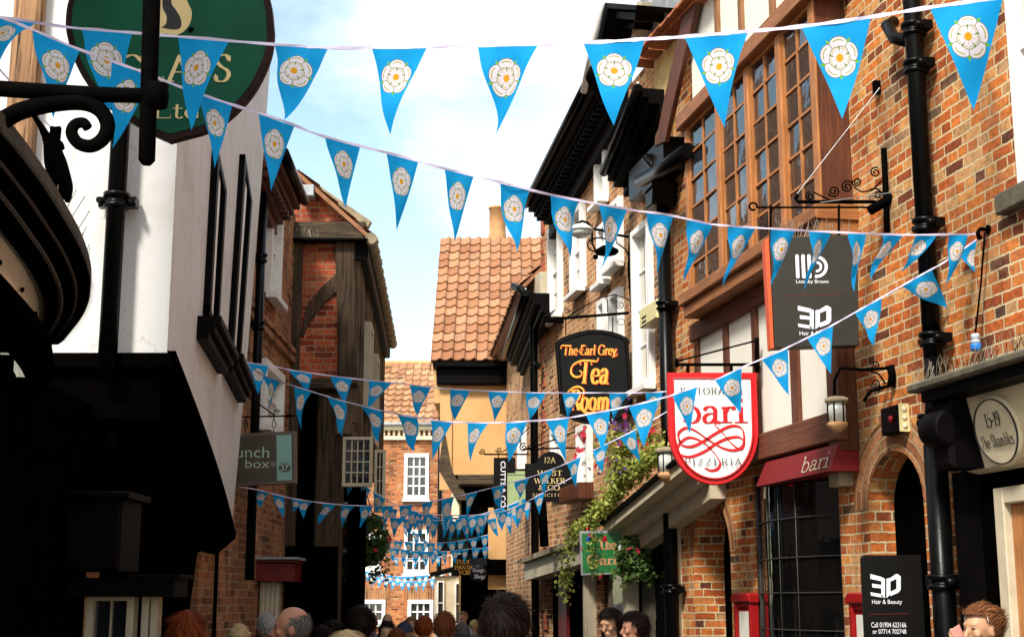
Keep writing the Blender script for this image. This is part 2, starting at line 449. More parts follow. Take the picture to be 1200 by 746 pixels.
M['green_sign'] = mat_plain('green_sign', (0.003, 0.075, 0.038), 0.5, var=0.3, bump=0.05, scale=3, spec=0.15)
M['green_garden'] = mat_plain('green_garden', (0.01, 0.16, 0.03), 0.4, var=0.4, bump=0.05, scale=8)
M['green_pale'] = mat_plain('green_pale', (0.32, 0.42, 0.2), 0.6, var=0.1)
M['gold'] = mat_plain('gold', (0.72, 0.55, 0.25), 0.45, var=0.12, bump=0)
M['gold_dull'] = mat_plain('gold_dull', (0.5, 0.4, 0.18), 0.45, var=0.12, bump=0)
M['yellow_text'] = mat_plain('yellow_text', (0.85, 0.42, 0.06), 0.5, var=0.05, bump=0)
M['orange_text'] = mat_plain('orange_text', (0.88, 0.42, 0.05), 0.5, var=0.15, bump=0)
M['red_text'] = mat_plain('red_text', (0.62, 0.03, 0.01), 0.5, var=0.05, bump=0)
M['white_text'] = mat_plain('white_text', (0.8, 0.8, 0.84), 0.5, var=0.03, bump=0)
M['black_text'] = mat_plain('black_text', (0.012, 0.012, 0.012), 0.5, var=0.03, bump=0)
M['grey_text'] = mat_plain('grey_text', (0.3, 0.3, 0.28), 0.5, var=0.03, bump=0)
M['navy'] = mat_plain('navy', (0.008, 0.01, 0.025), 0.4, var=0.2)
M['alarm'] = mat_plain('alarm', (0.68, 0.6, 0.3), 0.4, var=0.05, bump=0)
M['steel'] = mat_plain('steel', (0.35, 0.35, 0.34), 0.35, metal=0.8, var=0.2)
M['plastic_grey'] = mat_plain('plastic_grey', (0.4, 0.44, 0.46), 0.5, var=0.2)
M['plastic_blue'] = mat_plain('plastic_blue', (0.02, 0.2, 0.62), 0.4, var=0.2)
M['tape'] = mat_plain('tape', (0.66, 0.6, 0.80), 0.7, var=0.08, bump=0.2, bscale=200)
M['spike'] = mat_plain('spike', (0.2, 0.17, 0.12), 0.4, var=0.3, bump=0)
M['leaf'] = mat_leaf('leaf', (0.12, 0.18, 0.02), (0.58, 0.6, 0.14))
M['leaf_dark'] = mat_leaf('leaf_dark', (0.03, 0.065, 0.012), (0.13, 0.22, 0.05))
M['petal_red'] = mat_leaf('petal_red', (0.6, 0.01, 0.02), (0.8, 0.06, 0.12))
M['petal_purple'] = mat_leaf('petal_purple', (0.03, 0.01, 0.08), (0.2, 0.06, 0.3))
M['petal_white'] = mat_leaf('petal_white', (0.7, 0.68, 0.62), (0.85, 0.85, 0.8))
M['sign_rim'] = mat_plain('sign_rim', (0.022, 0.009, 0.007), 0.5, var=0.5, spec=0.1)
M['lamp_glass'] = mat_plain('lamp_glass', (0.55, 0.56, 0.5), 0.15, var=0.2, spec=0.8)
M['asphalt'] = mat_plain('asphalt', (0.06, 0.055, 0.05), 0.85, var=0.3, bump=0.6, bscale=8)

def mat_cobbles():
    t = NT('paving'); vec = t.uv()
    b = t.node('ShaderNodeTexBrick'); t.l.new(vec, b.inputs['Vector']); b.inputs['Scale'].default_value = 1
    b.inputs['Brick Width'].default_value = 0.42; b.inputs['Row Height'].default_value = 0.3; b.inputs['Mortar Size'].default_value = 0.008
    b.inputs['Color1'].default_value = (0.16, 0.14, 0.11, 1); b.inputs['Color2'].default_value = (0.26, 0.23, 0.19, 1)
    b.inputs['Mortar'].default_value = (0.05, 0.045, 0.04, 1)
    n, _ = t.noise(vec, 8, 5)
    c = t.mix(0.6, b.outputs['Color'], t.ramp(n, [(0.3, g3(0.5)), (0.7, g3(1.3))]), 'MULTIPLY')
    t.set(c, 0.8, None, 0.3); t.bump(t.m('MULTIPLY_ADD', b.outputs['Fac'], -1.0, n), 0.6, 0.01)
    return t.mat
M['paving'] = mat_cobbles()

def mat_pennant():
    """blue cloth printed with a white five-petalled rose (UV in rose radii, centred on the rose)"""
    t = NT('pennant_cloth')
    tcn = t.node('ShaderNodeTexCoord'); sep = t.node('ShaderNodeSeparateXYZ'); t.l.new(tcn.outputs['UV'], sep.inputs[0])
    x, y = sep.outputs[0], sep.outputs[1]
    r = t.m('SQRT', t.m('ADD', t.m('MULTIPLY', x, x), t.m('MULTIPLY', y, y)))
    th = t.m('ARCTAN2', x, y)                          # 0 = straight up
    c1 = t.m('ABSOLUTE', t.m('COSINE', t.m('MULTIPLY', th, 2.5)))
    Ro = t.m('MULTIPLY_ADD', t.m('POWER', c1, 0.45), 0.24, 0.76)
    q = t.m('DIVIDE', r, Ro)                           # 1 at the outer edge of the petals
    s1 = t.m('ABSOLUTE', t.m('SINE', t.m('MULTIPLY', th, 2.5)))
    Ri = t.m('MULTIPLY_ADD', t.m('POWER', s1, 0.5), 0.13, 0.42)
    qi = t.m('DIVIDE', r, Ri)
    def lt(a, b): return t.m('LESS_THAN', a, b)
    def gt(a, b): return t.m('GREATER_THAN', a, b)
    def band(a, lo, hi): return t.m('MULTIPLY', gt(a, lo), lt(a, hi))
    n, _ = t.noise(t.obj(), 9, 3); n2, _ = t.noise(t.obj(), 350, 2)
    blue = t.ramp(n, [(0.25, (0.006, 0.34, 0.80)), (0.75, (0.012, 0.45, 0.94))])
    col = blue
    sep_m = t.m('MULTIPLY', lt(c1, 0.28), t.m('MULTIPLY', gt(r, 0.72), lt(r, t.m('MULTIPLY_ADD', c1, -0.9, 1.08))))
    col = t.mix(sep_m, col, (0.22, 0.52, 0.03))
    col = t.mix(lt(q, 1.0), col, (0.17, 0.16, 0.05))
    col = t.mix(lt(q, 0.965), col, (0.84, 0.81, 0.90))
    gap = t.m('MULTIPLY', lt(c1, 0.07), gt(qi, 1.0))
    col = t.mix(t.m('MULTIPLY', gap, lt(q, 0.965)), col, (0.22, 0.22, 0.08))
    pl = t.m('MULTIPLY', band(q, 0.80, 0.86), gt(c1, 0.62))
    col = t.mix(pl, col, (0.48, 0.46, 0.10))
    col = t.mix(lt(qi, 1.06), col, (0.35, 0.33, 0.12))
    col = t.mix(lt(qi, 0.97), col, (0.84, 0.81, 0.88))
    col = t.mix(t.m('MULTIPLY', band(qi, 0.80, 0.87), gt(s1, 0.5)), col, (0.55, 0.5, 0.2))
    dots = t.m('MULTIPLY', lt(s1, 0.2), band(r, 0.36, 0.56))
    col = t.mix(dots, col, (0.16, 0.30, 0.04))
    rays = t.m('MULTIPLY', lt(t.m('ABSOLUTE', t.m('SINE', t.m('MULTIPLY', th, 5.0))), 0.16), band(r, 0.2, 0.36))
    col = t.mix(rays, col, (0.42, 0.4, 0.34))
    col = t.mix(lt(r, 0.19), col, (0.80, 0.40, 0.02))
    t.set(col, 0.75, None, 0.15); t.bump(n2, 0.25, 0.001)
    tr = t.node('ShaderNodeBsdfTranslucent'); t.l.new(col, tr.inputs['Color'])
    ms = t.node('ShaderNodeMixShader'); ms.inputs[0].default_value = 0.5
    t.l.new(t.b.outputs[0], ms.inputs[1]); t.l.new(tr.outputs[0], ms.inputs[2]); t.l.new(ms.outputs[0], t.out.inputs[0])
    return t.mat
M['pennant'] = mat_pennant()
# ------------------------------------------------------------------ walls, windows, roofs
def wall(parent, F, s0, s1, z0, z1, holes, mat, d=0.0, depth=5.0, reveal=0.16, name='wall', arches=(), skew=None):
    """house body: street face with openings (holes = s0,s1,z0,z1), reveals, flanks and back as one mesh"""
    mb = MB(F); y = -d
    xs = sorted(set([s0, s1] + [h[0] for h in holes] + [h[1] for h in holes] + [a[0] for a in arches] + [a[1] for a in arches]))
    zs = sorted(set([z0, z1] + [h[2] for h in holes] + [h[3] for h in holes] + [z for a in arches for z in (a[2], a[3])]))
    xs = [x for x in xs if s0 <= x <= s1]; zs = [z for z in zs if z0 <= z <= z1]
    for i in range(len(xs)-1):
        for j in range(len(zs)-1):
            cx, cz = (xs[i]+xs[i+1])/2, (zs[j]+zs[j+1])/2
            if any(h[0] < cx < h[1] and h[2] < cz < h[3] for h in list(holes)+[a[:4] for a in arches]): continue
            mb.quad((xs[i], y, zs[j]), (xs[i+1], y, zs[j]), (xs[i+1], y, zs[j+1]), (xs[i], y, zs[j+1]))
    for (a, b, c, e) in [h[:4] for h in holes]:
        r = y+reveal
        mb.quad((a, y, c), (a, y, e), (a, r, e), (a, r, c)); mb.quad((b, r, c), (b, r, e), (b, y, e), (b, y, c))
        mb.quad((a, y, e), (b, y, e), (b, r, e), (a, r, e)); mb.quad((a, r, c), (b, r, c), (b, y, c), (a, y, c))
    for a in arches:                       # s0,s1,z0,z1,reveal : rectangle whose top is an arc
        x0, x1, c, e = a[:4]; rv = y+a[4]; n = 12; cx = (x0+x1)/2; w = (x1-x0)/2; rise = min(w*a[5], e-c)
        arc = [(cx+w*math.cos(t), e-rise+rise*math.sin(t)) for t in [math.pi*k/n for k in range(n+1)]]
        for k in range(n):
            p, q = arc[k], arc[k+1]
            mb.quad((q[0], y, q[1]), (p[0], y, p[1]), (p[0], y, e), (q[0], y, e))
            mb.quad((p[0], y, p[1]), (q[0], y, q[1]), (q[0], rv, q[1]), (p[0], rv, p[1]))
        zb = e-rise
        mb.quad((x0, y, c), (x0, y, zb), (x0, rv, zb), (x0, rv, c)); mb.quad((x1, rv, c), (x1, rv, zb), (x1, y, zb), (x1, y, c))
    D = y+depth
    mb.quad((s0, D, z0), (s0, y, z0), (s0, y, z1), (s0, D, z1)); mb.quad((s1, y, z0), (s1, D, z0), (s1, D, z1), (s1, y, z1))
    mb.quad((s1, D, z0), (s0, D, z0), (s0, D, z1), (s1, D, z1)); mb.quad((s0, y, z1), (s1, y, z1), (s1, D, z1), (s0, D, z1))
    return mb.build(name, mat, parent)
def window(parent, F, s0, s1, z0, z1, nx, nz, mat='white_paint', d=-0.09, fr=0.06, bar=0.022, sill=0.07, glass='glass', sash=True, curtain=False, name='window', tags=None, sillmat=None, proud=0.0):
    y = -d
    mb = MB(F); g = MB(F)
    mb.box(s0, s0+fr, y-0.05-proud, y+0.05, z0, z1, bev=0.004); mb.box(s1-fr, s1, y-0.05-proud, y+0.05, z0, z1, bev=0.004)
    mb.box(s0+fr, s1-fr, y-0.05-proud, y+0.05, z1-fr*1.1, z1, bev=0.004); mb.box(s0+fr, s1-fr, y-0.05-proud, y+0.05, z0, z0+fr*1.2, bev=0.004)
    a, b, c, e = s0+fr, s1-fr, z0+fr*1.2, z1-fr*1.1
    zm = (c+e)/2
    if sash: mb.box(a, b, y-0.035, y+0.03, zm-0.022, zm+0.022)
    for i in range(1, nx):
        x = a+(b-a)*i/nx; mb.box(x-bar/2, x+bar/2, y-0.022, y+0.01, c, e)
    for j in range(1, nz):
        z = c+(e-c)*j/nz
        if sash and abs(z-zm) < 0.03: continue
        mb.box(a, b, y-0.019, y+0.012, z-bar/2, z+bar/2)
    w = mb.build(name, M[mat], parent, **(tags or {}))
    g.box(a, b, y+0.004, y+0.012, c, e); g.build('pane', M[glass], w)
    if curtain:
        cb = MB(F)
        def cf(i, side): return lambda u, v: ((a if side < 0 else b) + (-side)*u*(b-a)*0.3, y-0.002+0.004*math.sin(u*20), c+(e-c)*v)
        for sd_ in (-1, 1): cb.grid(cf(0, sd_), 8, 1)
        cb.build('curtain', M['curtain'], w)
    if sill:
        sb = MB(F); sb.box(s0-0.05, s1+0.05, -0.10+min(0, d+0.09)-proud, y-0.05, z0-sill, z0-0.002, bev=0.006)
        sb.build('sill', M[sillmat or mat], w)
    return w
def pantiles(parent, F, x0, x1, L, mat, tw=0.23, tl=0.30, name='roof', amp=0.035):
    """F: x across the roof, z up the slope, -y out of the slope"""
    mb = MB(F); nc = max(1, round((x1-x0)/tw)); nr = max(1, round(L/tl)); tw = (x1-x0)/nc; tl = L/nr
    prof = [(0, 0.2), (0.12, 0.0), (0.3, -0.05), (0.5, 0.1), (0.68, 0.7), (0.82, 1.0), (0.94, 0.75), (1.0, 0.2)]
    for j in range(nr):
        for i in range(nc):
            jx, jz, jt = rnd(-.006, .006), rnd(-.01, .012), rnd(-.006, .008)
            for (p, q) in zip(prof, prof[1:]):
                xa, xb = x0+(i+p[0])*tw+jx, x0+(i+q[0])*tw+jx
                za, zb = j*tl-0.03+jz, (j+1)*tl+jz
                ha, hb = p[1]*amp, q[1]*amp
                lo = 0.045+jt
                mb.quad((xa, -ha-lo, za), (xb, -hb-lo, za), (xb, -hb-0.01, zb), (xa, -ha-0.01, zb), 0,
                        [(i+p[0]*.98+.01, j+.01), (i+q[0]*.98+.01, j+.01), (i+q[0]*.98+.01, j+.98), (i+p[0]*.98+.01, j+.98)])
                mb.quad((xa, -ha-lo+0.03, za), (xb, -hb-lo+0.03, za), (xb, -hb-lo, za), (xa, -ha-lo, za), 0,
                        [(i+.3, j+.05), (i+.6, j+.05), (i+.6, j+.1), (i+.3, j+.1)])
    mb.box(x0, x1, 0.0, 0.05, -0.02, L)
    o = mb.build(name, mat, parent)
    return o
def downpipe(parent, F, pts, r=0.05, collars=(), name='drainpipe', d=0.0):
    mb = MB(F); mb.tube(pts, r, 12)
    for (x, y, z) in collars:
        mb.lathe([(r, -0.05), (r*1.35, -0.045), (r*1.35, -0.02), (r*1.12, -0.015), (r*1.12, 0.015), (r*1.4, 0.02), (r*1.4, 0.045), (r, 0.05)], (x, y, z), 14)
        mb.box(x-r*2.0, x+r*2.0, y+r*0.2, y+r*1.3, z-0.03, z+0.03)
        for sx in (-1, 1): mb.tube([(x+sx*r*1.7, y-r*0.6, z), (x+sx*r*1.7, y+r*0.4, z)], r*0.35, 8)
    return mb.build(name, M['pipe'], parent)
def scroll(cx, cz, r0, r1, a0, turns, n=26, y=0.0):
    """spiral of points in the x-z plane, from radius r0 in to r1"""
    out = []
    for k in range(n+1):
        f = k/n; a = a0+turns*2*math.pi*f; r = r0+(r1-r0)*f
        out.append((cx+r*math.cos(a), y, cz+r*math.sin(a)))
    return out
def spikes(parent, pts, n, h=0.11, r=0.0016, name='bird_spikes', mat='spike', spread=0.7, F=None):
    """fan of bird-deterrent wires along a 3-D path"""
    mb = MB(F); P = [Vector(p) for p in pts]; seg = [(P[i+1]-P[i]).length for i in range(len(P)-1)]; T = sum(seg)
    mb.tube([p+Vector((0, 0, .002)) for p in P], .004, 4)
    for k in range(n):
        t = (k+0.5)/n*T; i = 0
        while i < len(seg)-1 and t > seg[i]: t -= seg[i]; i += 1
        p = P[i].lerp(P[i+1], t/seg[i])
        dr = (P[i+1]-P[i]).normalized(); sd2 = dr.cross(Vector((0, 0, 1))).normalized()
        q = p + Vector((0, 0, h*rnd(.8, 1.1))) + sd2*rnd(-spread, spread)*h + dr*rnd(-.35, .35)*h
        mb.tube([p, q], r, 3)
    return mb.build(name, M[mat], parent)
def leaves(mb, pts, n, spread, size, droop=0.0, m=0):
    for _ in range(n):
        k = rnd(0, len(pts)-1.001); i = int(k); p = Vector(pts[i]).lerp(Vector(pts[i+1]), k-i)
        p = p + Vector((random.gauss(0, spread), random.gauss(0, spread), random.gauss(0, spread)-abs(random.gauss(0, droop))))
        leafat(mb, p, size*rnd(.6, 1.3), m)
def leafat(mb, p, s, m=0):
    a = Vector((rnd(-1, 1), rnd(-1, 1), rnd(-.4, 1))).normalized(); b = a.orthogonal().normalized()
    b = Matrix.Rotation(rnd(0, 6.28), 3, a) @ b; c = a.cross(b)
    pts = [p-b*s*.5, p-b*s*.1+c*s*.42+a*s*.06, p+b*s*.5, p-b*s*.1-c*s*.42+a*s*.06]
    k = mb.add(pts); mb.face([k, k+1, k+2, k+3], m, [(0, 0), (1, 0), (1, 1), (0, 1)])
def bloom(mb, p, s, m=0):
    ax = Vector((rnd(-1, 1), rnd(-1, -.2), rnd(-.2, 1))).normalized(); b = ax.orthogonal().normalized()
    for k in range(5):
        q = Matrix.Rotation(k*2*math.pi/5, 3, ax) @ b; w = ax.cross(q)
        i = mb.add([p, p+q*s*.5+w*s*.32+ax*s*.15, p+q*s+ax*s*.2, p+q*s*.5-w*s*.32+ax*s*.15]); mb.face([i, i+1, i+2, i+3], m, [(0, 0)]*4)

# ------------------------------------------------------------------ lettering
def catmull(pts, n=6):
    P = [Vector(p) for p in pts]
    if len(P) < 3: return P
    out = []
    for i in range(len(P)-1):
        p0 = P[i-1] if i > 0 else P[i]*2-P[i+1]; p1, p2 = P[i], P[i+1]
        p3 = P[i+2] if i+2 < len(P) else P[i+1]*2-P[i]
        for k in range(n):
            t = k/n
            out.append(0.5*((2*p1)+(-p0+p2)*t+(2*p0-5*p1+4*p2-p3)*t*t+(-p0+3*p1-3*p2+p3)*t**3))
    out.append(P[-1]); return out
def pen(mb, pts, w, y, k=0.32, nib=None, taper=0.0):
    """flat brush stroke in the x-z plane: thick where it runs upright, thin where it runs level"""
    mb.pk = getattr(mb, "pk", 0)+1; y = y-mb.pk*0.00025          # every stroke lies a hair above the last
    P = [Vector((p[0], p[1])) for p in pts]; n = len(P); L = []; Rr = []
    for i in range(n):
        t = P[min(i+1, n-1)]-P[max(i-1, 0)]
        if t.length < 1e-9: t = Vector((0, 1))
        t.normalize()
        if nib is None: ww = w*(k+(1-k)*abs(t.y))
        else: ww = w*(k+(1-k)*abs(t.x*math.sin(nib)-t.y*math.cos(nib)))
        if taper: ww *= 1-taper*(abs(2*i/(n-1)-1))**3
        nn = Vector((-t.y, t.x))*ww/2
        L.append(P[i]+nn); Rr.append(P[i]-nn)
    for i in range(n-1):
        mb.quad((Rr[i].x, y, Rr[i].y), (Rr[i+1].x, y, Rr[i+1].y), (L[i+1].x, y, L[i+1].y), (L[i].x, y, L[i].y))
GL = {
 'A': (.86, ['L 0.1,0 .43,1 s', 'L .43,1 .76,0 e', 'l .2,.36 .64,.36']),
 'C': (.82, ['C .76,.8 .6,.97 .4,1 .16,.85 .07,.5 .16,.15 .4,0 .62,.04 .78,.22', 'l .77,.98 .77,.72']),
 'D': (.86, ['L .16,0 .16,1 se', 'C .16,1 .5,.98 .76,.75 .8,.5 .76,.25 .5,.02 .16,0']),
 'E': (.68, ['L .16,0 .16,1 se', 'l .16,.985 .6,.985 .6,.82', 'l .16,.52 .5,.52', 'l .16,.015 .62,.015 .62,.2']),
 'F': (.64, ['L .16,0 .16,1 se', 'l .16,.985 .6,.985 .6,.82', 'l .16,.52 .5,.52']),
 'G': (.88, ['C .76,.8 .6,.97 .4,1 .16,.85 .07,.5 .16,.15 .4,0 .62,.03 .78,.1', 'L .76,.05 .76,.45 e', 'l .77,.98 .77,.72']),
 'I': (.34, ['L .17,0 .17,1 se']),
 'K': (.84, ['L .16,0 .16,1 se', 'l .18,.45 .68,1', 'L .34,.6 .74,0 e']),
 'L': (.66, ['L .16,0 .16,1 se', 'l .16,.015 .62,.015 .62,.2']),
 'N': (.9, ['l .16,0 .16,1', 'L .16,1 .74,0 ', 'l .74,0 .74,1', 'l .06,0 .26,0', 'l .06,.99 .2,.99', 'l .64,.99 .84,.99']),
 'O': (.92, ['C .46,1 .2,.88 .08,.5 .2,.12 .46,0 .72,.12 .84,.5 .72,.88 .46,1']),
 'P': (.7, ['L .16,0 .16,1 se', 'C .16,.99 .5,.98 .64,.74 .5,.48 .16,.47']),
 'R': (.78, ['L .16,0 .16,1 se', 'C .16,.99 .5,.98 .62,.74 .5,.5 .16,.49', 'L .38,.49 .7,0 e']),
 'S': (.62, ['C .52,.8 .42,.98 .28,1 .12,.92 .1,.75 .26,.56 .46,.42 .52,.24 .42,.05 .26,0 .12,.05 .08,.22', 'l .54,.98 .54,.74', 'l .07,.28 .07,.02']),
 'T': (.76, ['L .38,0 .38,1 s', 'l .04,.8 .04,.985 .72,.985 .72,.8']),
 'U': (.86, ['C .14,1 .14,.35 .22,.06 .42,0 .62,.06 .7,.35 .7,1', 'l .04,.99 .26,.99', 'l .6,.99 .8,.99']),
 'W': (1.2, ['L .08,1 .36,0', 'l .36,0 .6,1', 'L .6,1 .86,0', 'l .86,0 1.12,1', 'l 0,.99 .2,.99', 'l 1.02,.99 1.2,.99', 'l .5,.99 .7,.99']),
 'Y': (.8, ['L .06,1 .4,.48', 'l .74,1 .4,.48', 'L .4,.48 .4,0 e', 'l -.02,.99 .16,.99', 'l .64,.99 .82,.99']),
 'Z': (.74, ['l .1,.8 .1,.985 .64,.985', 'L .62,1 .1,0 ', 'l .08,.015 .66,.015 .66,.2']),
 '&': (.9, ['C .8,.5 .7,.15 .42,0 .14,.05 .1,.28 .3,.5 .5,.72 .46,.96 .3,1 .18,.85 .24,.65 .5,.3 .8,.0']),
 '1': (.42, ['L .22,0 .22,1 s', 'l .22,.98 .08,.85']),
 '2': (.62, ['C .1,.78 .2,.98 .36,1 .52,.85 .48,.6 .28,.3 .08,.02', 'l .08,.02 .56,.02 .56,.18']),
 '3': (.6, ['C .1,.85 .28,1 .46,.88 .44,.6 .26,.54', 'C .26,.54 .5,.46 .54,.2 .34,0 .1,.08']),
 '5': (.6, ['l .5,.98 .18,.98 .16,.55', 'C .16,.55 .38,.64 .52,.42 .46,.1 .26,0 .08,.1']),
 '7': (.6, ['l .08,.82 .08,.98 .54,.98', 'L .54,.98 .24,0']),
 '9': (.6, ['C .5,.7 .42,.45 .24,.42 .1,.55 .12,.88 .3,1 .48,.88 .52,.6 .42,.2 .2,0']),
 '-': (.4, ['l .04,.46 .36,.46', 'l .04,.42 .36,.42', 'l .04,.38 .36,.38']),
 "'": (.2, ['L .1,.98 .1,.8']),
 'a': (.56, ['C .1,.48 .18,.6 .32,.62 .42,.5 .42,.3 .42,.1 .5,0 .56,.04', 'C .42,.36 .22,.34 .1,.2 .14,.02 .3,.02 .42,.16']),
 'b': (.62, ['L .16,.02 .16,1.02', 'l .16,1 .04,.98', 'C .16,.46 .3,.62 .48,.54 .56,.3 .48,.06 .3,0 .16,.08']),
 'd': (.62, ['L .48,.0 .48,1.02', 'l .48,1 .36,.98', 'C .48,.5 .34,.62 .16,.54 .08,.3 .16,.06 .32,0 .48,.14']),
 'e': (.54, ['C .08,.33 .46,.34 .44,.54 .28,.62 .12,.52 .08,.3 .16,.06 .32,0 .5,.12']),
 'g': (.6, ['C .3,.62 .12,.54 .12,.34 .3,.22 .46,.34 .46,.54 .3,.62', 'C .2,.24 .1,.1 .3,.04 .5,-.04 .5,-.26 .26,-.32 .08,-.2 .14,-.04 .3,.02', 'l .44,.58 .58,.62']),
 'h': (.66, ['L .16,0 .16,1.02 s', 'l .16,1 .04,.98', 'C .16,.42 .28,.6 .44,.58 .5,.4 .5,0', 'l .4,.01 .62,.01']),
 'i': (.32, ['L .17,0 .17,.62 s', 'l .17,.6 .05,.58', 'L .17,.82 .17,.95']),
 'l': (.32, ['L .17,0 .17,1.02 s', 'l .17,1 .05,.98']),
 'm': (.98, ['L .16,0 .16,.62 s', 'l .16,.6 .04,.58', 'C .16,.42 .26,.6 .4,.58 .47,.4 .47,0', 'C .47,.42 .58,.6 .72,.58 .79,.4 .79,0', 'l .38,.01 .58,.01', 'l .7,.01 .9,.01']),
 'n': (.66, ['L .16,0 .16,.62 s', 'l .16,.6 .04,.58', 'C .16,.42 .28,.6 .44,.58 .5,.4 .5,0', 'l .4,.01 .62,.01']),
 'o': (.58, ['C .29,.62 .12,.52 .08,.31 .14,.08 .29,0 .44,.08 .5,.31 .44,.54 .29,.62']),
 'p': (.62, ['L .16,-.3 .16,.62 s', 'l .16,.6 .04,.58', 'C .16,.46 .3,.62 .48,.54 .56,.3 .48,.06 .3,0 .16,.08']),
 'r': (.46, ['L .16,0 .16,.62 s', 'l .16,.6 .04,.58', 'C .16,.38 .26,.58 .4,.6 .42,.5']),
 's': (.46, ['C .38,.48 .26,.62 .12,.54 .12,.4 .28,.3 .4,.18 .34,.02 .18,0 .06,.12']),
 't': (.42, ['C .18,.85 .18,.4 .18,.1 .28,0 .4,.08', 'l .04,.6 .38,.6']),
 'u': (.66, ['C .14,.6 .14,.2 .24,.02 .4,.06 .48,.2', 'L .48,0 .48,.62', 'l .48,.02 .6,.02']),
 'y': (.6, ['L .08,.62 .3,0', 'C .52,.62 .34,.1 .24,-.2 .08,-.28', 'l .0,.61 .18,.61', 'l .44,.61 .6,.61']),
 ' ': (.34, []),
}
def textwidth(s, sp=0.0): return sum(GL[c][0]+sp for c in s)-sp
def serif(mb, s, x0, x1, z0, h, y, w=0.13, sp=0.0, k=0.3, slant=0.0, rot=0.0):
    """letters of cap height h on the baseline z0, stretched to fill x0..x1"""
    W = textwidth(s, sp); sx = (x1-x0)/W; cx = 0.0
    ca, sa = math.cos(rot), math.sin(rot)
    for ch in s:
        gw, sts = GL[ch]
        for st in sts:
            tk = st.split(); kind = tk[0]; fl = tk[-1] if ',' not in tk[-1] else ''
            pts = [tuple(map(float, q.split(','))) for q in tk[1:] if ',' in q]
            if kind == 'C': pts = [tuple(p) for p in catmull(pts, 5)]
            def T(p):
                X = (cx+p[0])*sx + p[1]*h*slant; Z = p[1]*h
                return (x0+X*ca-Z*sa, z0+X*sa+Z*ca)
            pen(mb, [T(p) for p in pts], w*h*(k if kind == 'l' else 1.0), y, (1.0 if kind == 'l' else k))
            for q, f in ((0, 's'), (-1, 'e')):
                if f in fl:
                    p = pts[q]; hw = w*1.15; zz = p[1]+(0.02 if p[1] < .5 else -0.02)
                    pen(mb, [T((p[0]-hw, zz)), T((p[0]+hw, zz))], w*h*k, y, 1.0)
        cx += gw+sp
def sans(s, F, x0, x1, z0, z1, y, mat, parent, name='lettering', rot=0, bold=0.0, **tags):
    """built-in face, fitted to the rectangle x0..x1, z0..z1 on the sign (rot 90 turns it up the sign)"""
    cu = bpy.data.curves.new('t', 'FONT'); cu.body = s; cu.extrude = 0.0; cu.offset = bold; cu.resolution_u = 3
    ob = bpy.data.objects.new('t', cu); COL.objects.link(ob)
    dg = bpy.context.evaluated_depsgraph_get(); dg.update()
    me = bpy.data.meshes.new_from_object(ob.evaluated_get(dg))
    V = [tuple(v.co) for v in me.vertices]; Fc = [tuple(p.vertices) for p in me.polygons]
    bpy.data.objects.remove(ob); bpy.data.curves.remove(cu); bpy.data.meshes.remove(me)
    if rot == 90: V = [(-p[1], p[0], 0) for p in V]
    if rot == -90: V = [(p[1], -p[0], 0) for p in V]
    ax, bx = min(p[0] for p in V), max(p[0] for p in V); ay, by = min(p[1] for p in V), max(p[1] for p in V)
    mb = MB(F); mb.add([(x0+(p[0]-ax)/(bx-ax)*(x1-x0), y, z0+(p[1]-ay)/(by-ay)*(z1-z0)) for p in V])
    for f in Fc: mb.face(f, 0, [(0, 0)]*len(f))
    return mb.build(name, mat, parent, **tags)
def sanspx(s, F, u0, u1, v0, v1, d, mat, parent, **kw):
    a = px(F, u0, (v0+v1)/2, d); b = px(F, u1, (v0+v1)/2, d); c = px(F, (u0+u1)/2, v1, d); e = px(F, (u0+u1)/2, v0, d)
    return sans(s, F, a[0], b[0], c[1], e[1], -d, mat, parent, **kw)
def serifpx(mb, s, F, u0, u1, v0, v1, d, **kw):
    a = px(F, u0, (v0+v1)/2, d); b = px(F, u1, (v0+v1)/2, d); c = px(F, (u0+u1)/2, v1, d); e = px(F, (u0+u1)/2, v0, d)
    serif(mb, s, a[0], b[0], c[1], e[1]-c[1], -d, **kw)
# ================================================================== SETTING
g = MB(); g.quad((-900, -60, 0), (900, -60, 0), (900, 2000, 0), (-900, 2000, 0))
o = g.build('ground', M['asphalt']); o['kind'] = 'structure'
g = MB(); g.quad((-7, -4, 0.004), (5, -4, 0.004), (5, 44.6, 0.004), (-7, 44.6, 0.004))
o = g.build('street_paving', M['paving']); o['kind'] = 'structure'

WR = wallframe(0.43, 21.5, 4.13, 3.0)          # right side of the street
SEND = WR.inverted() @ Vector((4.13, 3.0, 0)); SEND = SEND.x
def S(u, v=500, d=0.0, F=WR): return px(F, u, v, d)[0]
def Z(u, v, d=0.0, F=WR): return px(F, u, v, d)[1]

M['bar_dark'] = mat_plain('bar_dark', (0.03, 0.026, 0.02), 0.5, var=.6)
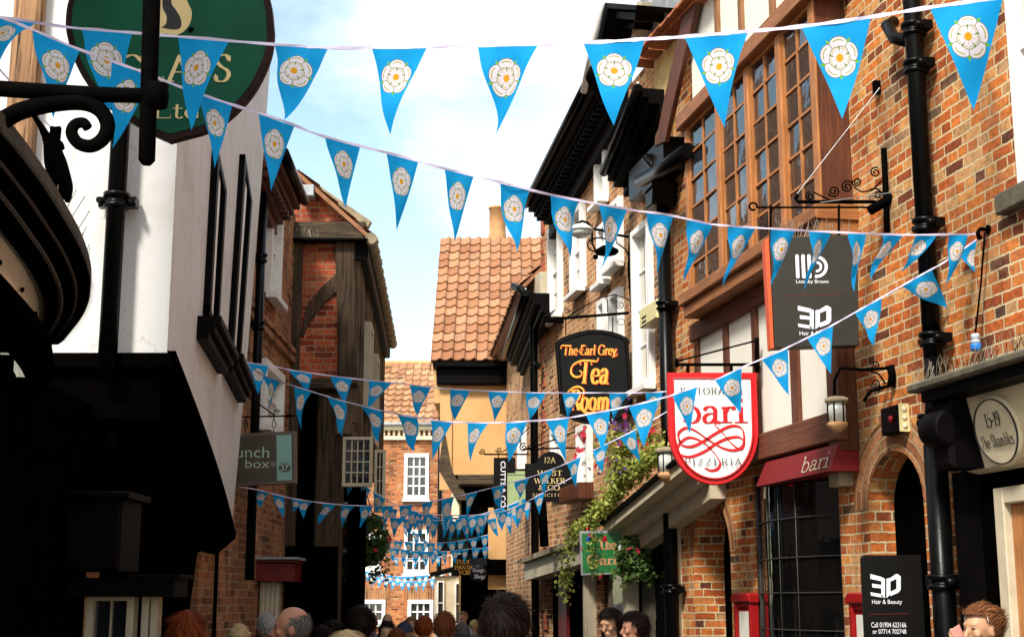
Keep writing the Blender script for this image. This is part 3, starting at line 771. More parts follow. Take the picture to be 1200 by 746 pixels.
# ------------------------------------------------------------------ right: house with the 15-19 shopfront
def house_shopfront():
    F = WR; sA = S(1090)
    h = thing('brick_house', 'near brick house at right with a cream fascia and oval plaque over its black shopfront', 'house', wloc(F, sA, 0, 0))
    sw = S(1183, 100); zw = Z(1190, 224)
    zb = Z(1150, 505)                      # top of the shop opening
    s1, s2 = S(1131, 640), S(1178, 640)
    wall(h, F, sA, SEND+3.5, 0, 8.2, [(sw, sw+1.05, zw, zw+1.75), (s1, s1+3.2, 0, zb), (sw+2.2, sw+3.2, zw, zw+1.75)], M['brick_warm'])
    for q in (sw, sw+2.2):
        window(h, F, q+0.004, q+1.046, zw+0.004, zw+1.746, 2, 4, fr=0.11, curtain=True, sill=0, d=-0.05)
        sb = MB(F); sb.box(q-0.12, q+1.15, -0.09, 0.1, zw-0.13, zw-0.003, bev=0.01); sb.build('window_sill', M['stone_dark'], h)
    # fascia board with the oval
    fb = MB(F)
    zt, zz = Z(1110, 472, 0.12), Z(1123, 553, 0.12)
    sl = S(1112, 500, 0.12)
    k = fb.add([(sl, -0.02, zz-0.02), (sl+3.4, -0.02, zz-0.02), (sl+3.4, -0.02, zt), (sl, -0.02, zt), (sl+.05, -0.10, zz), (sl+3.4, -0.10, zz), (sl+3.4, -0.2, zt), (sl+0.02, -0.2, zt)])
    for q in ([4, 5, 6, 7], [0, 4, 7, 3], [0, 1, 5, 4], [3, 7, 6, 2]): fb.face([k+i for i in q])
    fo = fb.build('fascia', M['fascia_cream'], h)
    oc = px(F, 1172, 497, 0.16)
    # the board leans forward, so the oval leans with it
    lean = math.atan2(0.10, zt-zz)
    FO = F @ Matrix.Translation((oc[0], 0, oc[1])) @ Matrix.Rotation(lean, 4, 'X')
    y0 = -0.15
    def ell(a, b, n=40): return [(a*math.cos(2*math.pi*i/n), b*math.sin(2*math.pi*i/n)) for i in range(n)]
    ow = 0.25; oh = 0.215
    m = MB(FO); m.prism(ell(ow, oh), y0-0.045, y0+0.03, bev=0.012); ov = m.build('oval_plaque', M['fascia_cream'], h)
    m = MB(FO); m.tube([(p[0]*.9, y0-0.047, p[1]*.9) for p in ell(ow, oh)], 0.009, 6, closed=True, flat=0.4); m.build('oval_ring', M['black_text'], ov)
    m = MB(FO)
    serif(m, '15-19', -0.085, 0.085, 0.03, 0.085, y0-0.048, w=0.12); serif(m, 'The Shambles', -0.19, 0.19, -0.09, 0.075, y0-0.048, w=0.11)
    m.build('lettering', M['black_text'], ov)
    # cornice slab, its dark soffit and the console at its end
    zc = Z(1130, 430, 0.42); sc = S(1062, 460, 0.42)
    c = MB(F); c.box(sc, sc+4.6, -0.42, 0.0, zc-0.05, zc, bev=0.012); c.build('cornice', M['stone_dark'], h)
    c = MB(F); c.box(sc+0.08, sc+4.6, -0.36, 0, zc-0.12, zc-0.052); c.box(sc+0.16, sc+4.6, -0.28, 0, zt-0.01, zc-0.122)
    c.box(sc+0.1, sc+0.34, -0.32, 0.0, zc-0.55, zc-0.122, bev=0.03); c.lathe([(0.10, -0.12), (0.12, -0.1), (0.12, 0.1), (0.1, 0.12)], (sc+0.22, -0.30, zc-0.30), 18, axis='x')
    c.box(sc+0.12, sl-0.0, -0.12, 0.0, 0.0, zc-0.55)
    c.build('console', M['black_paint'], h)
    spikes(h, [wloc(F, sc+0.03, -0.40, zc), wloc(F, sc+2.6, -0.40, zc)], 120, 0.11, 0.0014, mat='spike', spread=.5)
    spikes(h, [wloc(F, sc+0.03, -0.22, zc), wloc(F, sc+2.6, -0.22, zc)], 120, 0.13, 0.002, mat='iron', spread=.55)
    # shop opening
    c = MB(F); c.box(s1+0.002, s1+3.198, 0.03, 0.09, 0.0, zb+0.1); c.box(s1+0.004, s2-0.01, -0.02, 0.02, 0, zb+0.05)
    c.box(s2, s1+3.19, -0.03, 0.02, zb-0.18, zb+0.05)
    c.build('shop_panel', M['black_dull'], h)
    zd = Z(1190, 570)
    c = MB(F); c.box(s2, s2+0.11, -0.06, 0.02, 0, zd, bev=0.008); c.box(s2+0.112, s2+1.1, -0.06, 0.02, zd-0.10, zd, bev=0.008); c.box(s2+1.102, s2+1.2, -0.06, 0.02, 0, zd, bev=0.008)
    dr = c.build('door_frame', M['cream_paint'], h)
    c = MB(F); c.box(s2+0.112, s2+1.1, -0.01, 0.018, 0, zd-0.102); c.build('door', M['wood_bay'], dr)
    return h
house_shopfront()

# ------------------------------------------------------------------ right: house with the timber bay (pizzeria)
def house_bay():
    F = WR; s0, s1 = S(789), S(1089)
    h = thing('brick_house', 'brick house with brown timber bay window above a red awning and two brick arches', 'house', wloc(F, s0, 0, 0))
    aL = (S(813, 650), S(856, 650)); aR = (S(1021, 650), S(1087, 650))
    zaL, zaR = Z(832, 584), Z(1055, 526)
    bw = (S(884, 650), S(986, 650)); zbt = Z(925, 548)
    wall(h, F, s0+0.01, s1-0.005, 0, 8.4, [(bw[0], bw[1], 0, zbt)], M['brick_warm'], arches=[(aL[0], aL[1], 0.0, zaL, 0.32, 1.0), (aR[0], aR[1]-0.01, 0.0, zaR, 0.2, 0.9)])
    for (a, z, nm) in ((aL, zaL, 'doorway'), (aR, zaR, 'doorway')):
        c = MB(F); c.box(a[0]-0.05, a[1]+0.05, 0.33 if a is aL else 0.21, 0.45, 0, z); c.build('door', M['black_dull'], h)  # plain black box, stands in for the dark depth of the arch
    # brick voussoirs round both arches
    for (a, z, rf, wv) in ((aL, zaL, 1.0, 0.15), (aR, zaR, 0.9, 0.24)):
        c = MB(F); n = 20; cx = (a[0]+a[1])/2; w = (a[1]-a[0])/2; ris = w*rf
        for k in range(n):
            t0, t1 = math.pi*k/n, math.pi*(k+1)/n
            def q(t, r): return (cx+(w+r)*math.cos(t), -0.004, z-ris+(ris+r)*math.sin(t))
            L0, L1 = t0*(w+.1), t1*(w+.1)
            c.quad(q(t1, 0.0), q(t0, 0.0), q(t0, wv), q(t1, wv), 0, [(0.02, L1), (0.02, L0), (wv-.0, L0), (wv-.0, L1)])
        c.build('arch', M['brick_arch'], h)
    # bay window
    D = 0.27
    zt, zb = Z(880, 72, D), Z(846, 318, D)
    bl, br = S(804, 250, D), S(958, 150, D)
    c = MB(F)
    c.box(bl, bl+0.07, -D, 0, zb, zt, bev=0.006); c.box(br-0.09, br, -D, 0, zb, zt, bev=0.006)
    edges = [S(u, 200, D) for u in (842, 877.5, 916.5)]
    for e in edges: c.box(e-0.05, e+0.05, -D-0.008, 0, zb, zt, bev=0.008)
    bay = c.build('bay_window', M['wood_bay'], h)
    c = MB(F); c.box(bl-0.08, br+0.08, -D-0.08, -0.002, zb-0.12, zb-0.002, bev=0.012); c.box(bl-0.05, br+0.06, -D-0.04, -0.002, zb-0.24, zb-0.122, bev=0.01)
    c.box(bl-0.06, br+0.12, -D-0.07, -0.002, zt+0.002, zt+0.16, bev=0.01); c.build('bay_beam', M['wood_bay_h'], h)
    lim = [bl+0.07] + [x for e in edges for x in (e-0.05, e+0.05)] + [br-0.09]
    for i in range(4):
        a, b = lim[2*i]+0.001, lim[2*i+1]-0.001
        m = MB(F); f = 0.035
        m.box(a, a+f, -D+0.01, -D+0.07, zb, zt); m.box(b-f, b, -D+0.01, -D+0.07, zb, zt); m.box(a+f, b-f, -D+0.01, -D+0.07, zt-f, zt); m.box(a+f, b-f, -D+0.01, -D+0.07, zb, zb+f*1.4)
        xm = (a+b)/2; m.box(xm-0.012, xm+0.012, -D+0.02, -D+0.05, zb, zt)
        for j in range(1, 6):
            zz = zb+(zt-zb)*j/6; m.box(a+f, b-f, -D+0.022, -D+0.052, zz-0.011, zz+0.011)
        w = m.build('casement', M['wood_bay'], h)
        # each pane sits a little crooked in its lead, as old glass does
        gm = MB(F)
        gl = [a+f, xm-0.012, xm+0.012, b-f]
        for j in range(6):
            for q in (0, 2):
                x0, x1 = gl[q], gl[q+1]; za, zc2 = zb+(zt-zb)*j/6+0.011, zb+(zt-zb)*(j+1)/6-0.011
                t1_, t2_ = rnd(-.006, .006), rnd(-.006, .006)
                gm.quad((x0, -D+0.036+t1_, za), (x1, -D+0.036-t1_, za), (x1, -D+0.036-t1_+t2_, zc2), (x0, -D+0.036+t1_+t2_, zc2))
        gm.build('pane', M['glass'], w)
    c = MB(F); c.box(br+0.002, S(990, 150), -D+0.015, -0.003, zb-0.1, zt+0.7); c.build('bay_cheek', M['wood_dark'], h)
    # panelled gable above the bay
    zg = zt+2.2
    c = MB(F); c.box(bl, br+0.05, -0.17, -0.003, zt+0.162, zg); c.build('gable_panel', M['cream_panel'], h)
    for u in (839, 867, 904, 941):
        e = S(u, 20, 0.2); c = MB(F); c.box(e-0.045, e+0.045, -0.205, -0.172, zt+0.162, zg, bev=0.005); c.build('stud', M['wood_stud'], h)
    c = MB(F); c.box(br-0.03, br+0.16, -0.22, -0.172, zt+0.162, zg); c.build('stud', M['wood_stud'], h)
    c = MB(F)
    poly = [px(F, u, v, 0.24) for (u, v) in ((769, 172), (781, 166), (793, 112), (812, 32), (822, -12), (840, -60), (826, -60), (808, -12), (799, 32), (781, 112))]
    c.prism(poly, -0.26, -0.21, bev=0.006); c.build('bargeboard', M['wood_dark'], h)
    c = MB(F)
    poly = [px(F, u, v, 0.1) for (u, v) in ((766, 62), (800, 22), (826, -12), (848, -50), (832, -50), (800, 32), (785, 112), (776, 176), (768, 190))]
    c.prism(poly, -0.1, -0.003); c.build('plaster_cheek', M['yellow_plaster'], h)
    c = MB(F)
    for k in range(9):
        t = k/8; u, v = 743+t*82, 70-t*88
        x, z = px(F, u, v, 0.3)
        c.box(x-0.14, x+0.16, -0.36, 0.0, z-0.012+rnd(-.012, .012), z+0.012+rnd(-.01, .02), bev=0.004)
        c.box(x-0.10, x+0.16, -0.28, 0.0, z-0.05, z-0.022)
    c.build('verge_tile', M['tile_plain'], h)
    # panels between the bay and the shop
    zl1, zl0 = Z(930, 497, 0.14), Z(925, 531, 0.14)
    pl, pr = S(815, 450, 0.1), S(988, 430, 0.1)
    c = MB(F); c.box(pl, pr-.03, -0.10, -0.003, zl1-0.01, zb-0.24); c.build('wall_panel', M['cream_panel'], h)
    for (u, w) in ((817, .05), (851, .05), (885.5, .055), (931, .075)):
        e = S(u, 420, 0.12); c = MB(F); c.box(e-w, e+w, -0.135, -0.102, zl1, zb-0.242, bev=0.006); c.build('stud', M['wood_dark'], h)
    c = MB(F); c.box(S(971, 420, 0.12), pr-.031, -0.15, -0.102, zl1-0.3, zb-0.242, bev=0.008); c.box(pr-.03, pr+.01, -.15, -.003, zl1-0.3, zb-.242); c.build('stud', M['wood_dark'], h)
    c = MB(F); c.box(pl-0.02, pr+0.02, -0.15, -0.1, zb-0.42, zb-0.243, bev=0.008); c.build('rail', M['wood_beam'], h)
    c = MB(F); c.box(S(876, 520, 0.16), pr+0.03, -0.18, -0.1, zl0, zl1, bev=0.012)
    c.box(pl-0.02, S(876, 520, 0.16)-0.002, -0.165, -0.1, zl0, zl1, bev=0.012); c.build('bressummer', M['wood_beam'], h)
    # red canvas fascia
    fl, fr_ = S(880, 560, 0.3), S(964, 545, 0.3)
    zf = Z(922, 562, 0.24)
    c = MB(F)
    k = c.add([(fl-0.05, -0.24, zf), (fr_, -0.24, zf), (fr_, -0.17, zl0-0.03), (fl+0.02, -0.17, zl0-0.03), (fl-0.05, 0, zf), (fr_, 0, zf), (fr_, 0, zl0-0.03), (fl+0.02, 0, zl0-0.03)])
    for q in ([0, 1, 2, 3], [4, 0, 3, 7], [1, 5, 6, 2], [4, 5, 1, 0], [3, 2, 6, 7]): c.face([k+i for i in q])
    fa = c.build('awning', M['red_canvas'], h)
    lean = math.atan2(0.07, zl0-0.03-zf)
    FO = F @ Matrix.Translation((0, -0.24, zf)) @ Matrix.Rotation(-lean, 4, 'X')
    HH = math.hypot(0.07, zl0-0.03-zf)
    c = MB(FO); q0, q1 = S(927, 548, 0.3), S(960, 545, 0.3)
    serif(c, 'bari', q0, q1, HH*0.16, HH*0.62, -0.004, w=0.14, k=0.4); c.build('lettering', M['cream_paint'], fa)
    c = MB(F); x = S(979, 555, 0.1); zz = Z(979, 570, 0.1)
    c.prism([(x-0.09, zz), (x+0.1, zz), (x+0.1, zz+0.17), (x+0.04, zz+0.27), (x-0.05, zz+0.27), (x-0.09, zz+0.17)], -0.12, -0.003, bev=0.01); c.build('corbel', M['stone'], h)
    # bowed shop window
    n = 14; W = bw[1]-bw[0]
    def arc(t, extra=0): return (bw[0]+W*t, 0.06-extra-0.20*math.sin(math.pi*t))
    c = MB(F); 
    c.grid(lambda u, v: (arc(u)[0], arc(u)[1], 0.6+(zbt-0.6)*v), n, 1, 0)
    c.box(bw[0], bw[1], 0.12, 0.14, 0, zbt)
    c.grid(lambda u, v: (arc(u)[0], arc(u)[1]-0.01, 0.6*v), n, 1, 0)
    sw = c.build('shop_window', M['glass_near'], h)
    c = MB(F)
    for zz in (Z(935, 605, .15), Z(935, 652, .15), Z(935, 694, .15), Z(935, 738, .15), 1.1, 0.62, zbt-0.02):
        c.tube([(arc(i/n, .012)[0], arc(i/n, .012)[1], zz) for i in range(n+1)], 0.006, 6)
    for t in (0.02, 0.36, 0.52, 0.68, 0.98): c.tube([(arc(t, .008)[0], arc(t, .008)[1], 0.6), (arc(t, .008)[0], arc(t, .008)[1], zbt)], 0.005 if 0.1 < t < .9 else 0.03, 6)
    c.build('glazing_bar', M['bar_dark'], sw)
    # hopper, gutter and main downpipes
    x, z = px(F, 777, 238, 0.12)
    downpipe(h, F, [(x, -0.12, z), (x, -0.12, 0.0)], 0.075, [(x, -0.12, Z(777, 360, .12)), (x, -0.12, Z(777, 540, .12)), (x, -0.12, Z(777, 690, .12))])
    c = MB(F); c.prism([(x-0.10, z-0.05), (x+0.10, z-0.05), (x+0.16, z+0.14), (x-0.16, z+0.14)], -0.28, -0.0, bev=0.012); c.box(x-0.18, x+0.18, -0.30, 0, z+0.14, z+0.19)
    g0, g1 = px(F, 750, 212, 0.3), px(F, 806, 176, 0.3)
    c.tube([(g0[0], -0.3, g0[1]), ((g0[0]+g1[0])/2, -0.3, (g0[1]+g1[1])/2-.03), (g1[0], -0.3, g1[1])], [.07, .08, .08], 10)
    c.tube([(x-0.1, -0.28, z+0.55), (x-0.02, -0.2, z+0.4), (x, -0.15, z+0.15)], 0.05, 10)
    c.box(S(760, 200), S(803, 200), -0.24, -0.0, z+0.26, z+0.62)
    c.build('hopper', M['pipe'], h)
    x = S(1085, 250, 0.1); 
    downpipe(h, F, [(x, -0.11, 8.3), (x, -0.11, Z(1092, 425, .1))], 0.062, [(x, -0.11, Z(1080, 75, .1)), (x, -0.11, Z(1081, 28, .1)), (x, -0.11, Z(1090, 262, .1)), (x, -0.11, Z(1094, 398, .1))])
    zlow = Z(1092, 425, .1)
    downpipe(h, F, [(x, -0.11, zlow+.02), (x+0.05, -0.14, zlow-0.15), (x+0.09, -0.17, zlow-0.30), (x+0.09, -0.18, zlow-0.42)], 0.06)
    downpipe(h, F, [(x+0.03, -0.15, zlow-0.55), (x+0.03, -0.15, 0)], 0.075, [(x+0.03, -0.15, Z(1097, 495, .1)), (x+0.03, -0.15, Z(1100, 682, .1))])
    # waste branch joining the pipe
    j = Z(1078, 62, .1); downpipe(h, F, [(S(1055, 20), -0.05, Z(1056, 26)), (S(1057, 20), -0.12, Z(1057, 32)), (S(1066, 40), -0.12, Z(1066, 47)), (x, -0.11, Z(1078, 60))], 0.045)
    c = MB(F); c.box(S(1040, 10), S(1140, 10), -0.02, -0.003, Z(1050, 16), 8.0); 
    return h
house_bay()

# ------------------------------------------------------------------ right: tall brick house behind the tea room sign
def sash_list(h, F, rects, **kw):
    hs = []
    for (u0, u1, v0, v1) in rects:
        a, b = S(u0, (v0+v1)/2, 0, F), S(u1, (v0+v1)/2, 0, F); um = (u0+u1)/2
        hs.append((a, b, Z(um, v1, 0, F), Z(um, v0, 0, F)))
    return hs
def cornice(h, F, ua, va, ub, vb, out=0.32, mat='black_paint', dent=True, name='cornice', hh=0.34):
    a, b = px(F, ua, va, out), px(F, ub, vb, out)
    mb = MB(F)
    def slab(y0, y1, dz0, dz1, m=0):
        k = mb.add([(a[0], y0, a[1]+dz0), (b[0], y0, b[1]+dz0), (b[0], y0, b[1]+dz1), (a[0], y0, a[1]+dz1), (a[0], y1, a[1]+dz0), (b[0], y1, b[1]+dz0), (b[0], y1, b[1]+dz1), (a[0], y1, a[1]+dz1)])
        for q in ([0, 1, 2, 3], [4, 0, 3, 7], [1, 5, 6, 2], [4, 5, 1, 0], [3, 2, 6, 7]): mb.face([k+i for i in q], m)
    slab(-out, 0, -0.10, 0, 0); slab(-out*.8, 0, -0.17, -0.102, 0); slab(-out*.45, 0, -0.28, -0.172, 0); slab(-out*.25, 0, -hh, -0.282, 0)
    L = b[0]-a[0]
    if dent:
        n = int(L/0.14)
        for k in range(n):
            t = (k+.5)/n; x = a[0]+L*t; z = a[1]+(b[1]-a[1])*t
            mb.box(x-.035, x+.035, -out*.72, -out*.4, z-0.25, z-0.172)
    gp = [(a[0]+L*t, -out-0.05, a[1]+(b[1]-a[1])*t-0.0) for t in (0, .33, .66, 1)]
    o = mb.build(name, M[mat], h)
    m2 = MB(F); m2.tube(gp, 0.055, 10); m2.tube([(p[0], p[1]-.0, p[2]+.06) for p in gp], .012, 6, m=1)
    m2.build('gutter', [M['pipe'], M['white_paint']], h)
    return o
def house_tea():
    F = WR; s0, s1 = S(699), S(789)
    h = thing('brick_house', 'tall brick house with white sash windows between tea room sign and black hopper pipe', 'house', wloc(F, s0, 0, 0))
    rects = [(701, 711, 128, 238), (716, 726, 190, 250), (704.5, 714, 262, 332), (717, 731, 240, 312), (705, 714, 350, 430), (719, 732, 345, 450), (746, 767, 262, 455)]
    hs = sash_list(h, F, [(701, 713, 128, 238), (704.5, 715, 262, 332), (718, 731, 235, 312), (705, 714, 350, 430), (719, 732, 340, 450), (746, 767, 262, 455)])
    shop = (S(703, 640), S(786, 640), 0, Z(740, 600))
    wall(h, F, s0+0.005, s1-0.0, 0, 7.9, hs+[shop], M['brick_tea'])
    for q in hs: window(h, F, q[0]+.003, q[1]-.003, q[2]+.003, q[3]-.003, 2, 4, fr=0.07, curtain=True, d=-0.03, proud=0.05)
    cornice(h, F, 712, 203, 753, 103, 0.35, dent=False)
    # lead-covered dormer and the deep cornice beside it
    c = MB(F); a = px(F, 749, 40, 0.0); b = px(F, 806, 0, 0.0)
    c.prism([px(F, u, v, 0.0) for (u, v) in ((750, 58), (750, 2), (800, -30), (840, -30), (806, 0), (776, 36), (762, 62))], -0.02, 1.4); c.build('lead_dormer', M['lead'], h)
    c = MB(F); c.prism([px(F, u, v, 0.12) for (u, v) in ((741, 48), (748, 2), (754, 2), (751, 34), (745, 46))], -0.14, 0.02); c.build('dormer_board', M['cream_paint'], h)
    for (dd, pts, mt) in ((0.45, ((686, 106), (707, 3), (747, 6), (745, 12), (712, 10), (692, 106)), 'black_paint'), (0.36, ((692, 112), (710, 12), (745, 14), (744, 24), (717, 22), (700, 108)), 'black_paint'), (0.24, ((699, 112), (716, 24), (744, 26), (743, 34), (721, 34), (706, 110)), 'black_paint')):
        c = MB(F); c.prism([px(F, u, v, dd) for (u, v) in pts], -dd, 0.0, bev=0.01); c.build('eaves_moulding', M[mt], h)
    c = MB(F); c.tube([(px(F, 684, 108, .5)[0], -0.5, px(F, 684, 108, .5)[1]), (px(F, 705, 2, .5)[0], -0.5, px(F, 705, 2, .5)[1])], 0.045, 10); c.build('gutter', M['white_paint'], h)
    c = MB(F); c.prism([px(F, u, v, 0.0) for (u, v) in ((702, 130), (722, 30), (744, 34), (740, 120), (722, 200))], -0.03, -0.004); c.build('upper_wall', M['brick_tea'], h)
    # cream meter box
    c = MB(F); a = px(F, 751.5, 385, .2); b = px(F, 771, 350, .2); c.box(a[0], b[0], -0.22, -0.05, a[1], b[1], bev=0.01)
    bx = c.build('vent_box', M['alarm'], h)
    c = MB(F)
    for k in range(3): c.box(a[0]+.1, a[0]+.26, -0.224, -0.219, b[1]-.12-k*.05, b[1]-.10-k*.05)
    c.build('slot', M['black_text'], bx)
    # shop canopy: lead slope on a cream cornice
    d = 0.45
    A, B = px(F, 702, 612, d), px(F, 797, 531, d)
    c = MB(F)
    def lofted(y0, y1, za, zb_, m):
        k = c.add([(A[0], y0, A[1]+za), (B[0], y0, B[1]+za), (B[0], y0, B[1]+zb_), (A[0], y0, A[1]+zb_), (A[0], y1, A[1]+za), (B[0], y1, B[1]+za), (B[0], y1, B[1]+zb_), (A[0], y1, A[1]+zb_)])
        for q in ([0, 1, 2, 3], [4, 0, 3, 7], [1, 5, 6, 2], [4, 5, 1, 0], [3, 2, 6, 7]): c.face([k+i for i in q], m)
    lofted(-d, 0, -0.035, 0.0, 1); lofted(-d*.9, 0, -0.14, -0.037, 0); lofted(-d*.55, 0, -0.26, -0.142, 0); lofted(-d*.35, 0.0, -0.42, -0.262, 0)
    c.build('canopy', [M['cream_paint'], M['black_paint']], h)
    # shopfront: cream pilasters with black glass between
    c = MB(F); c.box(shop[0], shop[1], 0.05, 0.1, 0, shop[3]); c.build('shop_glass', M['glass_near'], h)
    for u, w in ((684.5, .1), (731, .06), (783, .07)):
        x = S(u+3, 690, .1)
        c = MB(F); c.box(x-w, x+w, -0.12, 0.03, 0, shop[3]-.02, bev=0.012); c.box(x-w*.5, x+w*.5, -0.14, -0.122, 0.3, shop[3]-.25, bev=0.006); c.build('pilaster', M['cream_paint'], h)
    return h
house_tea()

# ------------------------------------------------------------------ right: brick house with the long black cornice
def house_cornice():
    F = WR; s0, s1 = S(636), S(699)
    h = thing('brick_house', 'pale orange brick house with long black dentil cornice, between pantiled roof and tea room sign', 'house', wloc(F, s0, 0, 0))
    hs = sash_list(h, F, [(647, 660, 262, 372), (673, 687, 243, 342), (650, 662, 500, 566), (681, 695, 497, 579)])
    shop = (S(640, 690), S(697, 690), 0, Z(665, 664))
    wall(h, F, s0, s1, 0, 8.1, hs+[shop], M['brick_tea'])
    for q in hs: window(h, F, q[0]+.003, q[1]-.003, q[2]+.003, q[3]-.003, 2, 4, fr=0.08, curtain=True, d=-0.02, proud=0.05)
    cornice(h, F, 619, 241, 700, 82, 0.42, hh=0.5)
    c = MB(F)
    for k in range(26):
        z = 0.5+k*0.3
        if z < 7.6: c.box(s0-0.02, s0+(0.22 if k % 2 else 0.12), -0.018, 0.01, z-.15+.03, z+.12)
    c.build('quoin', M['brick_red'], h)
    # shop fascia in worn cream with black recess below
    d = 0.35
    A, B = px(F, 609, 656, d), px(F, 700, 622, d)
    c = MB(F)
    for (y0, za, zb_, m) in ((-d, -0.05, 0.02, 1), (-d*.8, -0.30, -0.052, 0)):
        k = c.add([(A[0], y0, A[1]+za), (B[0], y0, B[1]+za), (B[0], y0, B[1]+zb_), (A[0], y0, A[1]+zb_), (A[0], 0, A[1]+za), (B[0], 0, B[1]+za), (B[0], 0, B[1]+zb_), (A[0], 0, A[1]+zb_)])
        for q in ([0, 1, 2, 3], [4, 0, 3, 7], [1, 5, 6, 2], [4, 5, 1, 0], [3, 2, 6, 7]): c.face([k+i for i in q], m)
    c.build('fascia', [M['cream_paint'], M['stone']], h)
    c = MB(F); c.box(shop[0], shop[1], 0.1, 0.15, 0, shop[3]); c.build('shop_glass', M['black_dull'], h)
    c = MB(F); x = S(650, 690); c.box(x, x+.5, 0.05, 0.098, 0, shop[3]-.1); c.build('door', M['red_dark'], h)
    # flowers in a window box
    c = MB(F); x0, x1 = hs[3][0]-.2, hs[3][1]+.4; zz = hs[3][2]+.15
    c.box(x0, x1, -0.3, -0.1, zz-.25, zz-.05, bev=.01); c.build('window_box', M['wood_dark'], h)
    return h
house_cornice()

# ------------------------------------------------------------------ right: low brick house beside the orange one
WL2 = wallframe(-0.12, 27.98, 0.42, 21.52)
def house_low():
    F = WL2
    L = (F.inverted() @ Vector((0.42, 21.52, 0))).x
    h = thing('brick_house', 'narrow low brick house with thin black pipe, touching the orange plaster house', 'house', wloc(F, 0, 0, 0))
    hs = [(S(611, 530, 0, F), S(617, 530, 0, F), Z(613, 552, 0, F), Z(613, 505, 0, F))]
    wall(h, F, 0, L, 0, 6.45, hs, M['brick_tea'], depth=3.5)
    q = hs[0]; window(h, F, q[0], q[1], q[2], q[3], 2, 4, fr=0.1, d=-0.02, proud=0.05)
    cornice(h, F, 594, 417, 620, 343, 0.3, dent=False)
    x = S(627, 450, 0.1, F)
    downpipe(h, F, [(x-.3, -0.4, 6.5), (x-.1, -0.3, 6.42), (x, -0.12, 6.1), (x, -0.1, 0)], 0.06, [(x, -.1, 5.2), (x, -.1, 3.6)])
    c = MB(F); c.prism([px(F, u, v, 0.05) for (u, v) in ((619, 330), (634, 318), (634, 360), (624, 360))], -0.06, 0.05); c.build('eaves_board', M['cream_paint'], h)
    F2 = F @ Matrix.Translation((0, -0.3, 6.5)) @ Matrix.Rotation(R(-45), 4, 'X')
    pantiles(h, F2, -0.2, L, 3.6, M['tile'])
    return h
house_low()

